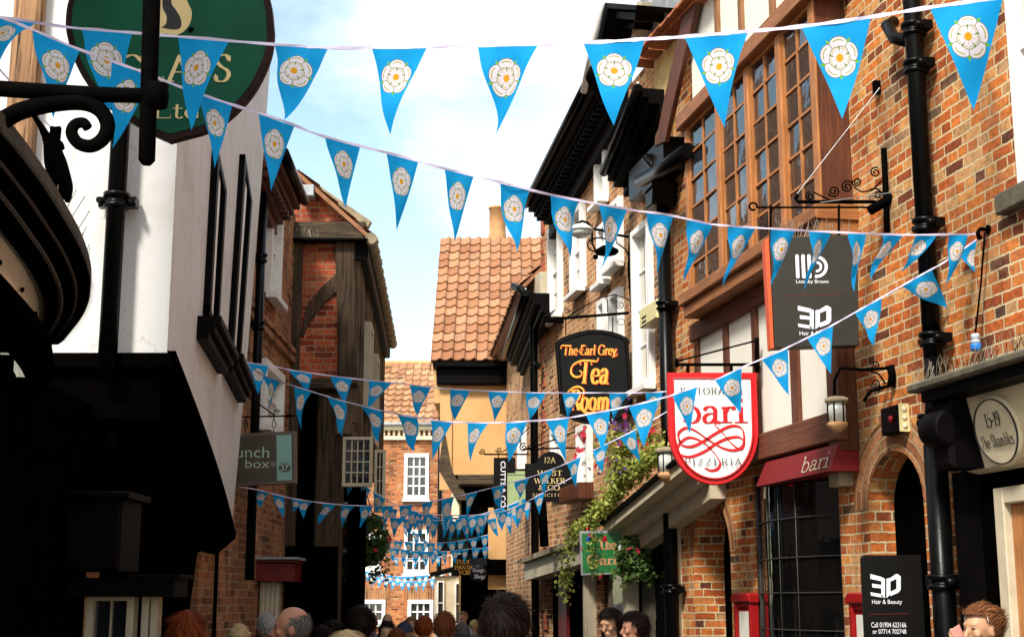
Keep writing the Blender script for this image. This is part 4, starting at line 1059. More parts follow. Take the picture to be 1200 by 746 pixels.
# ------------------------------------------------------------------ orange plaster house with the pantiled roof
def house_orange():
    Y = 28.0; F = facing(Y)
    xl, xr = px(F, 515, 450)[0], 0.75
    h = thing('plaster_house', 'orange plaster house with a broad red pantiled roof and clay chimney pot', 'house', (xl, Y, 0))
    ze = Z(570, 420, 0, F)
    zj = Z(560, 556, 0, F)
    c = MB(F)
    c.box(xl+0.12, -0.11, 0, 3.0, zj, ze-0.25); c.box(-0.11, xr+1.5, 0.05, 3.0, zj, ze-0.25)
    c.box(xl+0.4, xr+1.5, 0.5, 3.0, 0, zj)
    # coved foot of the jetty
    c.build('wall', M['orange_plaster'], h)
    c = MB(F); c.box(xl-0.12, xl+0.11, 0.25, 3.0, Z(520, 470, 0, F), ze); c.box(xl+0.02, xl+0.26, -0.04, 0.05, zj-0.3, ze-.4); c.build('corner_board', M['orange_plaster'], h)
    c = MB(F); c.box(xl-0.05, xr, -0.22, 0.15, ze-0.55, ze-0.22, bev=.02); c.box(xl-0.12, xr, -0.36, 0.1, ze-0.22, ze-0.1, bev=.01); c.build('eaves', M['black_paint'], h)
    xg = px(F, 540, 560)[0]
    c = MB(F); c.box(xg-.05, 0.3, -0.15, 0.4, zj-0.22, zj-0.002, bev=.03)
    c.prism([(xl+.1, zj+.95), (xl+.26, zj+.1), (xl+.26+.35, zj-0.5), (xl+.26+.1, zj-.5), (xl+.0, zj+.1)], -0.06, 1.2)
    c.build('jetty_beam', M['timber_old_h'], h)
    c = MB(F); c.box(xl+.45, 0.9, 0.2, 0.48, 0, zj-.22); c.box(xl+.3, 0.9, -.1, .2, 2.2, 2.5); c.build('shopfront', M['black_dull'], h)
    c = MB(F); a = px(F, 572, 615); b = px(F, 606, 690); c.box(a[0], b[0], 0.1, 0.198, b[1], a[1]+.35); c.build('lower_wall', M['orange_plaster'], h)
    sl = R(45); L = 3.14/math.cos(sl)
    F2 = F @ Matrix.Translation((0, -0.34, ze-0.1)) @ Matrix.Rotation(-sl, 4, 'X')
    pantiles(h, F2, xl-.16, xr+.6, L+.35, M['tile'], tw=0.235, tl=0.33, amp=0.05)
    c = MB(F); n = 9
    for k in range(n):
        x0 = xl-.16+(xr+.76-xl)*k/n; x1 = xl-.16+(xr+.76-xl)*(k+1)/n
        c.tube([(x0, 3.12, ze+3.19), (x1+.02, 3.12, ze+3.2)], [0.11, 0.13], 10)
    c.build('ridge_tile', M['clay'], h)
    # gable verge on the left
    c = MB(F); c.prism([(xl-.19, 0), (xl-.13, 0), (xl-.13, 1), (xl-.19, 1)], 0, 0.01) if False else None
    c.quad((xl-.17, -0.34, ze-.16), (xl-.17, 3.1, ze+3.2), (xl-.17, 3.1, ze+3.0), (xl-.17, -0.2, ze-.4)); c.quad((xl-.11, -0.34, ze-.16), (xl-.11, 3.1, ze+3.2), (xl-.11, 3.1, ze+3.0), (xl-.11, -0.2, ze-.4))
    c.quad((xl-.17, -0.34, ze-.16), (xl-.17, 3.1, ze+3.2), (xl-.11, 3.1, ze+3.2), (xl-.11, -0.34, ze-.16)); c.build('verge_board', M['stone'], h)
    c = MB(F); c.box(xl, xr+.6, 3.0, 3.2, ze-.3, ze+3.0); c.box(xl-.05, xl+.0, .2, 3.1, ze-.3, ze-.1)
    c.build('roof_core', M['orange_plaster'], h)
    cx = at(583, 260, 31.3)
    c = MB(); zc = at(583, 278, 31.3).z; zt = at(583, 243, 31.3).z
    c.lathe([(0.22, -0.3), (0.205, 0.0), (0.19, 0.1), (0.185, zt-zc-.06), (0.21, zt-zc-.05), (0.21, zt-zc), (0.17, zt-zc), (0.16, zt-zc-.2)], (cx.x, 31.3, zc), 20)
    c.box(cx.x-.4, cx.x+.4, 31.0, 31.6, zc-.8, zc-.1)
    c.build('chimney_pot', M['clay'], h)
    return h
house_orange()

# ------------------------------------------------------------------ cream house beyond, and the brick terrace closing the view
WC = wallframe(-1.75, 42.0, -1.33, 31.2)
def house_cream():
    F = WC; L = (F.inverted() @ Vector((-1.33, 31.2, 0))).x
    h = thing('plaster_house', 'pale cream plastered house front with small white bow window, seen under the orange house', 'house', wloc(F, 0, 0, 0))
    ztop = Z(528, 468, 0, F)
    wall(h, F, 0, L, 0, ztop+.35, [], M['cream_far'], depth=2.5)
    FF = facing(31.1)
    c = MB(FF); a = px(FF, 505, 672); b = px(FF, 556, 655)
    c.prism([(a[0], a[1]-.06), (b[0], a[1]+.15), (b[0], a[1]+.28), (a[0]+.4, a[1]+.12), (a[0], a[1]+.02)], -.5, .3, bev=.02); c.build('bow_roof', M['black_paint'], h)
    c = MB(FF); c.box(a[0]+.1, b[0]-.05, -.35, .25, 0, a[1]-.05, bev=.03); c.build('bow_wall', M['cream_paint'], h)
    p, q = px(FF, 512, 708, .36), px(FF, 521, 680, .36); window(h, FF, p[0], q[0], 1.2, q[1], 1, 2, 'white_paint', d=.36, sill=0, fr=.03, sash=False, glass='glass_far')
    p, q = px(FF, 533, 708, .36), px(FF, 546, 682, .36); window(h, FF, p[0], q[0], 1.2, q[1], 1, 2, 'white_paint', d=.36, sill=0, fr=.03, sash=False, glass='glass_far')
    x = S(517, 560, .1, F)
    FE = facing(42.5); p = px(FE, 516, 560)
    downpipe(h, FE, [(p[0], -0.2, 8.0), (p[0], -0.2, 0)], 0.07)
    c = MB(FF); c.prism([px(FF, u, v, 0) for (u, v) in ((527, 468), (534, 468), (563, 586), (556, 586), (548, 560), (536, 560))], -.05, .1); c.build('bracket', M['black_paint'], h)
    return h
house_cream()
def house_end():
    Y = 45.0; F = facing(Y)
    xl, xm, xr = px(F, 380, 600)[0], px(F, 452, 600)[0], px(F, 535, 600)[0]
    h = thing('brick_house', 'red brick house with rows of white sash windows closing the far end of the street', 'house', ((xl+xr)/2, Y, 0))
    ze = Z(480, 500, 0, F)
    R_ = [(473, 503, 531, 585), (473, 503, 620, 672), (420, 452, 702, 760), (477, 508, 702, 760), (424, 447, 622, 668)]
    hs = []
    for (u0, u1, v0, v1) in R_:
        a, b = px(F, u0, v1), px(F, u1, v0); hs.append((a[0], b[0], max(1.0, a[1]), b[1]))
    wall(h, F, xl, xr, 0, ze, hs, M['brick_far'], depth=5)
    for i_, q in enumerate(hs): window(h, F, q[0]+.003, q[1]-.003, q[2]+.003, q[3]-.003, 3, 2 if i_ in (2, 3) else 4, fr=0.11, bar=.045, d=-0.03, proud=.04, glass='glass_far')
    c = MB(F)
    for q in hs[2:4]: c.box(q[0]-.1, q[1]+.1, -0.012, .02, q[3]+.01, q[3]+.36)
    c.build('lintel', M['brick_arch'], h)
    c = MB(F); c.box(xl, xr, -.22, 0, ze-.12, ze+.05, bev=.02); c.box(xl, xr, -.12, 0, ze-.42, ze-.3)
    n = 26
    for k in range(n):
        x = xl+(xr-xl)*(k+.5)/n; c.box(x-.035, x+.035, -.12, 0, ze-.28, ze-.12)
    c.build('cornice', M['fascia_cream'], h)
    c = MB(F); c.tube([(xl, -.28, ze+.06), (xr, -.28, ze+.06)], .06, 8); c.build('gutter', M['lead'], h)
    L = 3.6; F2 = F @ Matrix.Translation((0, -.2, ze+.05)) @ Matrix.Rotation(R(-48), 4, 'X')
    # steep roof: full height on the left, hipped down to a lower ridge on the right
    zr = Z(450, 424, -2.4, F); 
    def skewroof(x0, x1a, x1b, L): # x1a at eaves, x1b at ridge
        mb = MB(F2); tw, tl = .26, .33; nr = round(L/tl)
        for j in range(nr):
            xe = x1a+(x1b-x1a)*j/nr
            nc = round((xe-x0)/tw)
            for i in range(nc):
                for (p, q, ha, hb) in ((0, .4, 0, 0), (.4, .7, 0, .06), (.7, 1, .06, 0)):
                    a, b = x0+(i+p)*tw, x0+(i+q)*tw
                    mb.quad((a, -ha-.06, j*tl), (b, -hb-.06, j*tl), (b, -hb, (j+1)*tl+.02), (a, -ha, (j+1)*tl+.02), 0, [(i+p+.01, j+.01), (i+q-.01, j+.01), (i+q-.01, j+.98), (i+p+.01, j+.98)])
                    mb.quad((a, -ha+.0, j*tl), (b, -hb+.0, j*tl), (b, -hb-.06, j*tl), (a, -ha-.06, j*tl), 0, [(i+.3, j+.1)]*4)
        return mb
    Lr = 3.45
    mb = skewroof(xl-.2, px(F, 521, 500)[0], px(F, 452, 424)[0], Lr); mb.build('roof', M['tile_far'], h)
    mb = MB(F); xa = px(F, 460, 430, -2)[0]
    # lower roof behind
    F3 = F @ Matrix.Translation((0, 1.0, ze+.5)) @ Matrix.Rotation(R(-45), 4, 'X')
    pantiles(h, F3, px(F, 470, 440)[0]-1.6, xr+1.0, 2.9, M['tile_far'], tw=.26, tl=.33, amp=.05)
    zz = (F3 @ Vector((0, 0, 2.95)))
    mb.tube([(px(F, 470, 440)[0]-.8, zz.y-Y, zz.z), (xr+1, zz.y-Y, zz.z)], .1, 8)
    rr = (F2 @ Vector((0, 0, Lr))); mb.tube([(xl-.2, rr.y-Y, rr.z), (px(F, 452, 424)[0]-.0, rr.y-Y, rr.z)], .1, 8)
    mb.build('ridge_tile', M['clay'], h)
    return h
house_end()
# ================================================================== LEFT SIDE
# ------------------------------------------------------------------ white jettied house
def house_white():
    YA = 8.0; FA = facing(YA)
    h = thing('jettied_house', 'white rendered house leaning over the left pavement above a black lower storey', 'house', (-2.3, YA, 0))
    xc = -1.99; xl = -4.6
    zb = 3.06; zt = 8.2
    c = MB(FA)
    # face towards the camera
    c.grid(lambda u, v: (xl+(xc-xl)*u, 0.012*math.sin(u*9+v*3), zb+.02+(zt-zb-.02)*v), 12, 12)
    # street face: a warped, bellying surface from the near corner to the far corner
    P0b, P0t = Vector((xc, YA, zb)), Vector((xc+.0, YA, zt))
    def far(v):
        u_, v_ = 270+(318-270)*min(1, v*1.0)**0.9, 628+(60-628)*v
        p = at(u_, v_, 13.5); return p
    def edge_near(v): return P0b.lerp(P0t, v)
    def st(u, v):
        a = edge_near(v); b = far(v*1.0)
        zn = a.z; 
        p = a.lerp(b, u)
        bow = 0.03*math.sin(math.pi*u)*(1-v*.5)
        return (p.x+bow, p.y-YA, p.z)
    wins = [(0.42, 0.60, .10, .42), (0.76, 0.96, .2, .5)]
    c.grid(lambda u, v: st(u, v), 30, 24)
    b1 = far(0); b2 = far(1)
    c.quad((b1.x, b1.y-YA, b1.z), (b2.x, b2.y-YA, b2.z), (-5, b2.y-YA, b2.z), (-5, b1.y-YA, b1.z))
    c.quad((xl, 0, zt), (xc, 0, zt), (b2.x, b2.y-YA, b2.z), (-5, b2.y-YA, b2.z))
    c.build('upper_wall', M['white_render'], h)
    # black jetty underneath, following the sloping foot of the wall
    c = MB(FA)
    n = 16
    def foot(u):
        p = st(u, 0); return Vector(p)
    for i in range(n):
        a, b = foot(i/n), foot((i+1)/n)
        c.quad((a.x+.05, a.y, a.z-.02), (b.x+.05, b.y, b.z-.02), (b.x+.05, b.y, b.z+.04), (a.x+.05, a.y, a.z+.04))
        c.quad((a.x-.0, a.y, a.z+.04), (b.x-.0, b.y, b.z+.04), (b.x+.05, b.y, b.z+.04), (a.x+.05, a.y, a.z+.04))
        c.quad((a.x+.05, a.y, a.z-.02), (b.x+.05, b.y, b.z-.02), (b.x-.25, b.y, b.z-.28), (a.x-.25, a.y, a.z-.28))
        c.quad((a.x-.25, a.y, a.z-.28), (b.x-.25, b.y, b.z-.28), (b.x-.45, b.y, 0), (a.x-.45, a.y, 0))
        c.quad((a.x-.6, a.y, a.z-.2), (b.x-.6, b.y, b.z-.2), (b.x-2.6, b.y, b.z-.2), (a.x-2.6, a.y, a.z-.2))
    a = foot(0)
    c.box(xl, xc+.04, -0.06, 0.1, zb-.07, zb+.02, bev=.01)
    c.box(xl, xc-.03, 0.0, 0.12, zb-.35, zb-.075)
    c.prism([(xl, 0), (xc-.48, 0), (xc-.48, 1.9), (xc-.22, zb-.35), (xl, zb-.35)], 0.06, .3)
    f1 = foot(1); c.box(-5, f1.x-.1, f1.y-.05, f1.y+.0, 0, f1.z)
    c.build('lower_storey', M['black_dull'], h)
    # shallow hood and fascia of the black shopfront, faces the camera
    c = MB(FA); a = px(FA, 40, 575, .4); b = px(FA, 152, 577, .4)
    c.box(a[0]-.6, b[0], -.42, .05, a[1]-.035, a[1], bev=.008); c.box(a[0]-.6, b[0]-.05, -.36, .05, a[1]-.42, a[1]-.04, bev=.02)
    p = px(FA, 150, 672, .3); q = px(FA, 212, 672, .3); c.box(p[0], q[0], -.32, .05, p[1]-.02, p[1]+.0); c.box(a[0]-.6, q[0]-.04, -.28, .05, p[1]-.12, p[1]-.02)
    c.build('shop_hood', M['black_paint'], h)
    for (u0, u1) in ((104, 160), (169, 188)):
        a, b = px(FA, u0, 700, .1), px(FA, u1, 700, .1); zt2 = px(FA, u0, 694, .1)[1]
        window(h, FA, a[0], b[0], zt2-.42, zt2, 2 if u0 < 150 else 1, 1, 'cream_paint', d=.1, fr=.04, sill=0, sash=False, bar=.006)
        c = MB(FA); c.box(a[0]-.01, b[0]+.02, -.17, -.1, zt2, zt2+.05, bev=.01); c.build('window_head', M['cream_paint'], h)
    # tall casements on the street face, framed black, each with a heavy moulded sill
    def on_st(px_u, px_v):      # locate the place on the warped face for a pixel by a small search
        best = None
        for i in range(0, 101):
            for j in range(0, 81):
                p = Vector(st(i/100, j/80)); w = FA @ p; r = w-EYE
                f = Vector((0, CP, SP)); dd = r.dot(f); uu = 600+FPX*r.x/dd; vv = 373-FPX*r.dot(Vector((0, -SP, CP)))/dd
                e = (uu-px_u)**2+(vv-px_v)**2
                if best is None or e < best[0]: best = (e, i/100, j/80)
        return best[1], best[2]
    for (uL, uR, vB, vT, sL, sR) in ((237, 250, 366, 176, 228, 268), (266, 278, 408, 170, 258, 285)):
        (a0, b0), (a1, b1_) = on_st(uL, vB), on_st(uR, vB)
        (_, tt), (_, tt2) = on_st(uL, vT), on_st(uR, vT)
        def P(u, v, off):
            p = Vector(st(u, v)); return (p.x+off, p.y, p.z)
        c = MB(FA); w_ = a1-a0
        def bar(ua, ub, va, vb, off, th):
            pts = [P(ua, va, off), P(ub, va, off), P(ub, vb, off), P(ua, vb, off)]; pt2 = [P(ua, va, off-th), P(ub, va, off-th), P(ub, vb, off-th), P(ua, vb, off-th)]
            k = c.add(pts+pt2)
            for q in ([0, 1, 2, 3], [0, 4, 5, 1], [1, 5, 6, 2], [2, 6, 7, 3], [3, 7, 4, 0]): c.face([k+i for i in q])
        top = max(tt, tt2); bot = b0
        for k in range(6):
            v0, v1 = bot+(top-bot)*k/6, bot+(top-bot)*(k+1)/6
            bar(a0, a0+w_*.16, v0, v1, .05, .06); bar(a1-w_*.16, a1, v0, v1, .05, .06)
        bar(a0, a1, top-.012, top, .05, .06); bar(a0, a1, bot, bot+.012, .05, .06)
        wd = c.build('window', M['black_paint'], h)
        c = MB(FA)
        for k in range(6):
            v0, v1 = bot+(top-bot)*k/6, bot+(top-bot)*(k+1)/6; bar(a0+w_*.16, a1-w_*.16, v0, v1, .012, .008)
        c.build('pane', M['glass_far'], wd)
        c = MB(FA)
        for k in range(6):
            v0, v1 = bot+(top-bot)*k/6, bot+(top-bot)*(k+1)/6; bar(a0+w_*.42, a0+w_*.58, v0, v1, .03, .02)
        c.build('mullion', M['white_paint'], wd)
        # sill
        c = MB(FA)
        for (o_, dz0, dz1) in ((.16, -.05, 0), (.12, -.10, -.052), (.08, -.16, -.102)):
            p, q = Vector(P(a0-.05, bot, o_)), Vector(P(a1+.10, bot, o_)); q.z = p.z = (p.z+q.z)/2-.0
            k = c.add([(p.x, p.y, p.z+dz0), (q.x, q.y, q.z+dz0), (q.x, q.y, q.z+dz1), (p.x, p.y, p.z+dz1), (p.x-.3, p.y, p.z+dz0), (q.x-.3, q.y, q.z+dz0), (q.x-.3, q.y, q.z+dz1), (p.x-.3, p.y, p.z+dz1)])
            for qd in ([0, 1, 2, 3], [0, 4, 5, 1], [1, 5, 6, 2], [2, 6, 7, 3], [3, 7, 4, 0]): c.face([k+i for i in qd])
        c.build('sill', M['black_paint'], h)
    FR = frame((-2.05, YA-.1, zt-.05), (0.02, 1, 0)) @ Matrix.Rotation(R(-48), 4, 'X')
    pantiles(h, FR, 0, 6.0, 3.2, M['tile'], tw=.24, tl=.31)
    # downpipe on the camera-facing wall
    x, z = px(FA, 136, 235, .1)
    downpipe(h, FA, [(x, -.09, 8.0), (x, -.09, zb-.1)], .055, [(x, -.09, z)])
    # timber post at the left edge
    c = MB(FA); p = px(FA, 8, 100, .1); q = px(FA, 40, 100, .1); c.box(p[0], q[0], -.10, 0.02, zb, 8.0, bev=.02); c.build('corner_post', M['bark'], h)
    return h
house_white()

# ------------------------------------------------------------------ left brick house behind it
WB = wallframe(-2.80, 13.3, -2.78, 17.48)
def house_left_brick():
    F = WB
    L = 4.18
    h = thing('brick_house', 'old brick house with brown moulded eaves behind the grey hanging cafe sign', 'house', wloc(F, 0, 0, 0))
    r = []
    for (u0, u1, v0, v1) in ((311, 324, 232, 352), (303, 326, 428, 505)):
        um = (u0+u1)/2; r.append((S(u0, (v0+v1)/2, 0, F), S(u1, (v0+v1)/2, 0, F), Z(um, v1, 0, F), Z(um, v0, 0, F)))
    wall(h, F, -.5, L, 0, 6.55, r, M['brick_old'], depth=3)
    for q in r: window(h, F, q[0]+.003, q[1]-.003, q[2]+.003, q[3]-.003, 2, 4, fr=.09, curtain=True, d=-.02, proud=.05)
    cornice(h, F, 327, 178, 352, 236, .34, 'wood_dark', True, hh=.4)
    c = MB(F)
    for (vv, dz) in ((388, 0), (400, 0)):
        z = Z(325, vv, .04, F); c.box(-.4, L, -.06, 0, z-.05, z+.03, bev=.01)
    c.build('band_course', M['brick_old'], h)
    x = S(304, 350, .1, F); 
    downpipe(h, F, [(x, -.1, 6.2), (x, -.1, 1.9)], .05, [(x, -.1, Z(304, 383, .1, F)), (x, -.1, Z(304, 300, .1, F))])
    # unseen roof, added and pitched to reflect in the bay window's glass
    FR = frame((-3.5, 12.2, 7.4), (0.0, 1, 0)) @ Matrix.Rotation(R(-35), 4, 'X')
    pantiles(h, FR, 0, 11.6, 6.0, M['tile'], tw=.24, tl=.31)
    # dark red shop fascia and white fluted pilaster, turned to the camera
    FF = facing(15.6)
    a, b = px(FF, 285, 659, 0), px(FF, 345, 681, 0)
    z0, z1 = b[1], a[1]
    c = MB(FF); c.box(a[0], b[0], 0, 1.8, z0, z1, bev=.01); c.box(a[0]-.03, b[0]+.03, -.03, 1.8, z1, z1+.03, bev=.006)
    k = c.add([(a[0], 0, z0), (a[0], 0, z1), (px(FF, 262, 663)[0], -.9, z1), (px(FF, 262, 690)[0], -.9, z0)]); c.face([k, k+1, k+2, k+3])
    c.build('fascia', M['red_dark'], h)
    c = MB(FF); c.box(a[0]-.25, b[0]+.05, -.08, 1.8, z1+.032, z1+.06, bev=.008); c.build('fascia_lead', M['lead'], h)
    p, q = px(FF, 302, 700), px(FF, 325, 700)
    c = MB(FF); w = q[0]-p[0]; c.box(p[0], q[0], .12, .3, 0, z0)
    for k in range(4): c.lathe([(w*.09, 0), (w*.09, z0)], (p[0]+w*(.14+.24*k), .12, 0), 10)
    c.build('pilaster', M['cream_paint'], h)
    c = MB(FF); c.box(-3.6, p[0]-.02, .3, .4, 0, z0); c.box(q[0]+.01, b[0]+.4, .5, .6, 0, z0+.4); c.build('shop_recess', M['black_dull'], h)
    return h
house_left_brick()

# ------------------------------------------------------------------ half-timbered house
def house_timber():
    Y = 17.5; F = facing(Y)
    h = thing('timber_house', 'half timbered house with red brick infill, curved brace and weathered posts under a tiled gable', 'house', (-2.4, Y, 0))
    def X(u, v=400, d=0): return px(F, u, v, d)[0]
    def ZZ(v, u=380, d=0): return px(F, u, v, d)[1]
    zbeam0, zbeam1 = ZZ(283), ZZ(262)
    WT = wallframe(-2.0, 17.5, -2.34, 24.8)
    L = (WT.inverted() @ Vector((-2.34, 24.8, 0))).x
    # flank of brick facing the camera
    c = MB(F)
    c.box(-2.8, X(412), 0, .25, ZZ(452), zbeam0+.02)
    c.box(-2.8, X(361, 560), .3, .5, ZZ(640), ZZ(452)-.0)
    c.box(X(361, 560)+.12, X(372), .3, .5, ZZ(640), ZZ(452))
    gp = [(-2.85, zbeam1), (X(418, 275), zbeam1), (X(335, 197), ZZ(199)), (-2.85, ZZ(196))]
    c.prism(gp, .05, .3)
    c.build('brick_infill', M['brick_red'], h)
    # timbers: posts, brace, beams
    c = MB(F)
    c.prism([(X(398, 435), ZZ(452)), (X(420, 440), ZZ(452)), (X(416, 300), ZZ(283)), (X(392, 300), ZZ(283)), (X(395, 330), ZZ(330))], -.09, .12, bev=.02)
    c.build('post', M['timber_old'], h); c = MB(F)
    c.box(-2.79, X(352), -.07, .1, ZZ(640), zbeam0, bev=.015)
    br = [(X(356, 372), ZZ(396)), (X(370, 352), ZZ(362)), (X(394, 330), ZZ(322)), (X(398, 335), ZZ(344)), (X(374, 370), ZZ(376)), (X(352, 400), ZZ(398))]
    br = [(X(352), ZZ(392)), (X(358), ZZ(360)), (X(374), ZZ(338)), (X(395), ZZ(318)), (X(396), ZZ(341)), (X(380), ZZ(355)), (X(362), ZZ(378)), (X(355), ZZ(396))]
    c.build('post', M['timber_old'], h); c = MB(F)
    c.prism(br, -.04, .1, bev=.012)
    c.build('brace', M['timber_old'], h)
    c = MB(F)
    c.box(-2.79, X(426), -.12, .1, zbeam0, zbeam1, bev=.02); c.build('beam', M['timber_old_h'], h); c = MB(F); c.box(X(350), X(412), -.10, .15, ZZ(456), ZZ(444), bev=.012)
    c.build('beam', M['timber_old_h'], h)
    c = MB(F); c.box(-2.79, X(430), -.2, .02, zbeam0-.03, zbeam0-.003, bev=.005); c.build('drip_board', M['black_paint'], h)
    spikes(h, [Vector((X(340), Y-.15, zbeam0+.02)), Vector((X(374), Y-.15, zbeam0+.02))], 30, .12, .003)
    # old lower posts and studs
    c = MB(F)
    c.box(X(372), X(402), .12, .45, 0, ZZ(456), bev=.03); c.build('lower_post', M['timber_old'], h)
    c = MB(F); c.box(-2.8, X(400), .5, .6, 0, ZZ(456)); c.box(X(402), X(420, 600), .9, 1.0, 0, ZZ(530)); c.build('lower_wall', M['black_dull'], h)
    # street face: weathered boards
    T = WT; ze = ZZ(285)
    wz0 = ZZ(508)+.2
    c = MB(T); c.box(0, L, 0, .2, wz0-.2, ze, 0); c.build('street_wall', M['timber_grey'], h)
    x = 0.05
    while x < L:
        c = MB(T); w = rnd(.10, .2); c.box(x, min(L, x+w*.6), -rnd(.04, .08), -.001, wz0-rnd(0, .2), ze-.1, bev=.008); x += w+rnd(.12, .35)
        c.build('stud', M['timber_grey'], h)
    for (s_, z0_, z1_) in ((1.6, ze-1.9, ze-.7), (3.6, ze-2.1, ze-.8)):
        window(h, T, s_, s_+.7, z0_, z1_, 2, 3, 'cream_paint', d=.08, fr=.06, sash=False)
    c = MB(T); c.box(-.05, L+.1, -.16, .1, ze-.22, ze-.02, bev=.02); c.build('eaves', M['black_paint'], h)
    c = MB(T); c.tube([(-.15, -.20, ze+.03), (L+.12, -.20, ze+.03)], .075, 10)
    for k in range(14): c.lathe([(.08, -.03), (.09, 0), (.08, .03)], (L*k/13, -.20, ze+.03), 10, axis='x')
    c.build('gutter', M['stone'], h)
    c = MB(T); c.box(0.2, L, .25, 3, 0, ze); c.box(.3, L, .45, .7, 0, wz0-.2, 0); c.build('inner_wall', M['black_dull'], h)
    # roof with its verge
    sl = math.atan2(ZZ(197)-ZZ(279), X(428, 279)-X(335, 197))
    FT = frame(T @ Vector((0, -.2, ze+.06)), T.to_3x3() @ Vector((1, 0, 0)))
    FT = FT @ Matrix.Rotation(-(math.pi/2-sl), 4, 'X')
    pantiles(h, FT, -.14, L+.1, 1.30, M['tile'], tw=.24, tl=.31)
    c = MB(F); c.prism([(X(428, 280)+.03, zbeam1-.05), (X(430, 280)+.05, zbeam1+.03), (X(335, 190), ZZ(191)), (X(322, 175), ZZ(172)), (X(322, 175), ZZ(184)), (X(335, 200), ZZ(203))], -.02, .1); c.build('verge_board', M['stone'], h)
    c = MB(F); p = px(F, 352, 224, .2); c.box(p[0], p[0]+.17, -.2, .0, p[1]-.06, p[1]+.09, bev=.01); c.build('hopper', M['plastic_grey'], h)
    # open casements looking up the street
    for (Yc, u0, u1, v0, v1, nx, nz) in ((17.46, 401, 437, 512, 570, 4, 4), (18.6, 438, 452, 527, 600, 2, 4)):
        FC = facing(Yc); a, b = px(FC, u0, v1), px(FC, u1, v0)
        window(h, FC, a[0], b[0], a[1], b[1], nx, nz, 'fascia_cream' if u0 > 430 else 'cream_paint', d=0, fr=.036, bar=.015, sill=0, sash=False, name='casement')
    FC = facing(18.2); a, b = px(FC, 386, 560), px(FC, 391, 480)
    c = MB(FC); c.box(a[0], b[0], 0, .3, a[1], b[1]); c.build('window_jamb', M['cream_paint'], h)
    return h
house_timber()
# ================================================================== SIGNS AND WALL FURNITURE
def rectpx(F, u0, u1, v0, v1, d=0.0):
    um, vm = (u0+u1)/2, (v0+v1)/2
    return px(F, u0, vm, d)[0], px(F, u1, vm, d)[0], px(F, um, v1, d)[1], px(F, um, v0, d)[1]
def barpx(mb, F, pts, r, d=0.0, n=8):
    P = [px(F, u, v, d) for (u, v) in pts]; mb.tube([(p[0], -d, p[1]) for p in P], r, n)
def poly3(F, uv, d=0.0): return [px(F, u, v, d) for (u, v) in uv]

# --- pizzeria sign
def sign_pizzeria():
    Y = 12.1; F = facing(Y)
    t = thing('hanging_sign', 'red framed white shield sign with a red scroll flourish hanging over the pizzeria', 'sign', at(835, 568, Y))
    x0, x1, _, zt = rectpx(F, 782, 887, 437, 500); zs = px(F, 835, 505)[1]; zb = px(F, 835, 568)[1]
    xc = (x0+x1)/2
    def shield(ins):
        a, b = x0+ins, x1-ins; w = (b-a)/2; hh = zs-(zb+ins)
        pts = [(b, zt-ins), (a, zt-ins)]+[(xc-w*math.cos(math.pi*k/24)**1 if True else 0, zs-hh*math.sin(math.pi*k/24)) for k in range(25)]
        return pts
    c = MB(F); c.prism(shield(0), -.03, .03, bev=.006); fr = c.build('frame', M['red_paint'], t)
    c = MB(F); c.prism(shield(.055), -.034, -.0305); c.build('panel', M['sign_white'], t)
    c = MB(F); c.tube([(p[0], -.036, p[1]) for p in shield(.05)], .010, 6, closed=True); c.build('inner_bead', M['red_paint'], t)
    y = -.038
    c = MB(F); serifpx(c, 'RISTORANTE', F, 797, 873, 454, 461.5, .038, w=.14, sp=.12); serifpx(c, 'PIZZERIA', F, 802, 869, 537, 545, .038, w=.13, sp=.22); c.build('lettering', M['black_text'], t)
    c = MB(F); serifpx(c, 'bari', F, 797, 874, 465, 495, .038, w=.17, k=.3); c.build('name_lettering', M['red_paint'], t)
    c = MB(F)
    def P(u, v): return px(F, u, v, .038)
    w = .026
    cur1 = [(840, 488), (836, 500), (845, 508), (856, 520), (866, 527), (872, 519), (868, 512), (858, 512), (848, 516), (836, 522), (822, 529), (806, 535), (795, 531), (794, 522), (802, 514), (813, 514), (824, 519), (836, 529), (844, 540), (842, 549), (834, 551), (827, 548)]
    cur1 = [(839, 486), (838, 497), (847, 507), (858, 520), (868, 526), (872, 518), (866, 512), (854, 513), (840, 519), (825, 529), (808, 535), (796, 531), (795, 522), (805, 513), (816, 514), (828, 521), (839, 533), (844, 542), (841, 549), (833, 551), (826, 548)]
    cur2 = [(797, 519), (795, 508), (804, 501), (816, 505), (830, 515), (848, 525), (862, 527), (871, 521), (871, 505), (864, 499), (853, 500), (838, 508), (824, 517), (810, 523), (799, 521), (796, 514)]
    for cu in (cur1, cur2): pen(c, catmull([P(u, v) for (u, v) in cu], 7), w, y-.001*(cu is cur2), k=.28, nib=R(125))
    c.build('flourish', M['red_paint'], t)
    b = MB(F); barpx(b, F, [(794, 427), (887, 427)], .014, .0); barpx(b, F, [(794, 423), (886, 399)], .008); barpx(b, F, [(887, 396), (887, 436)], .02)
    for u in (806, 857): barpx(b, F, [(u, 426), (u, 438)], .014)
    barpx(b, F, [(793, 420), (793, 430)], .016)
    wp = WR @ Vector((S(888, 410), 0, Z(888, 410))); q = F @ Vector((*[px(F, 887, 427)[0]], 0, px(F, 887, 427)[1]))
    b2 = F.inverted() @ wp; b.tube([(px(F, 887, 427)[0], 0, px(F, 887, 427)[1]), (b2.x+.05, b2.y, px(F, 887, 427)[1])], .014, 8)
    b.build('bracket', M['iron'], t)
sign_pizzeria()

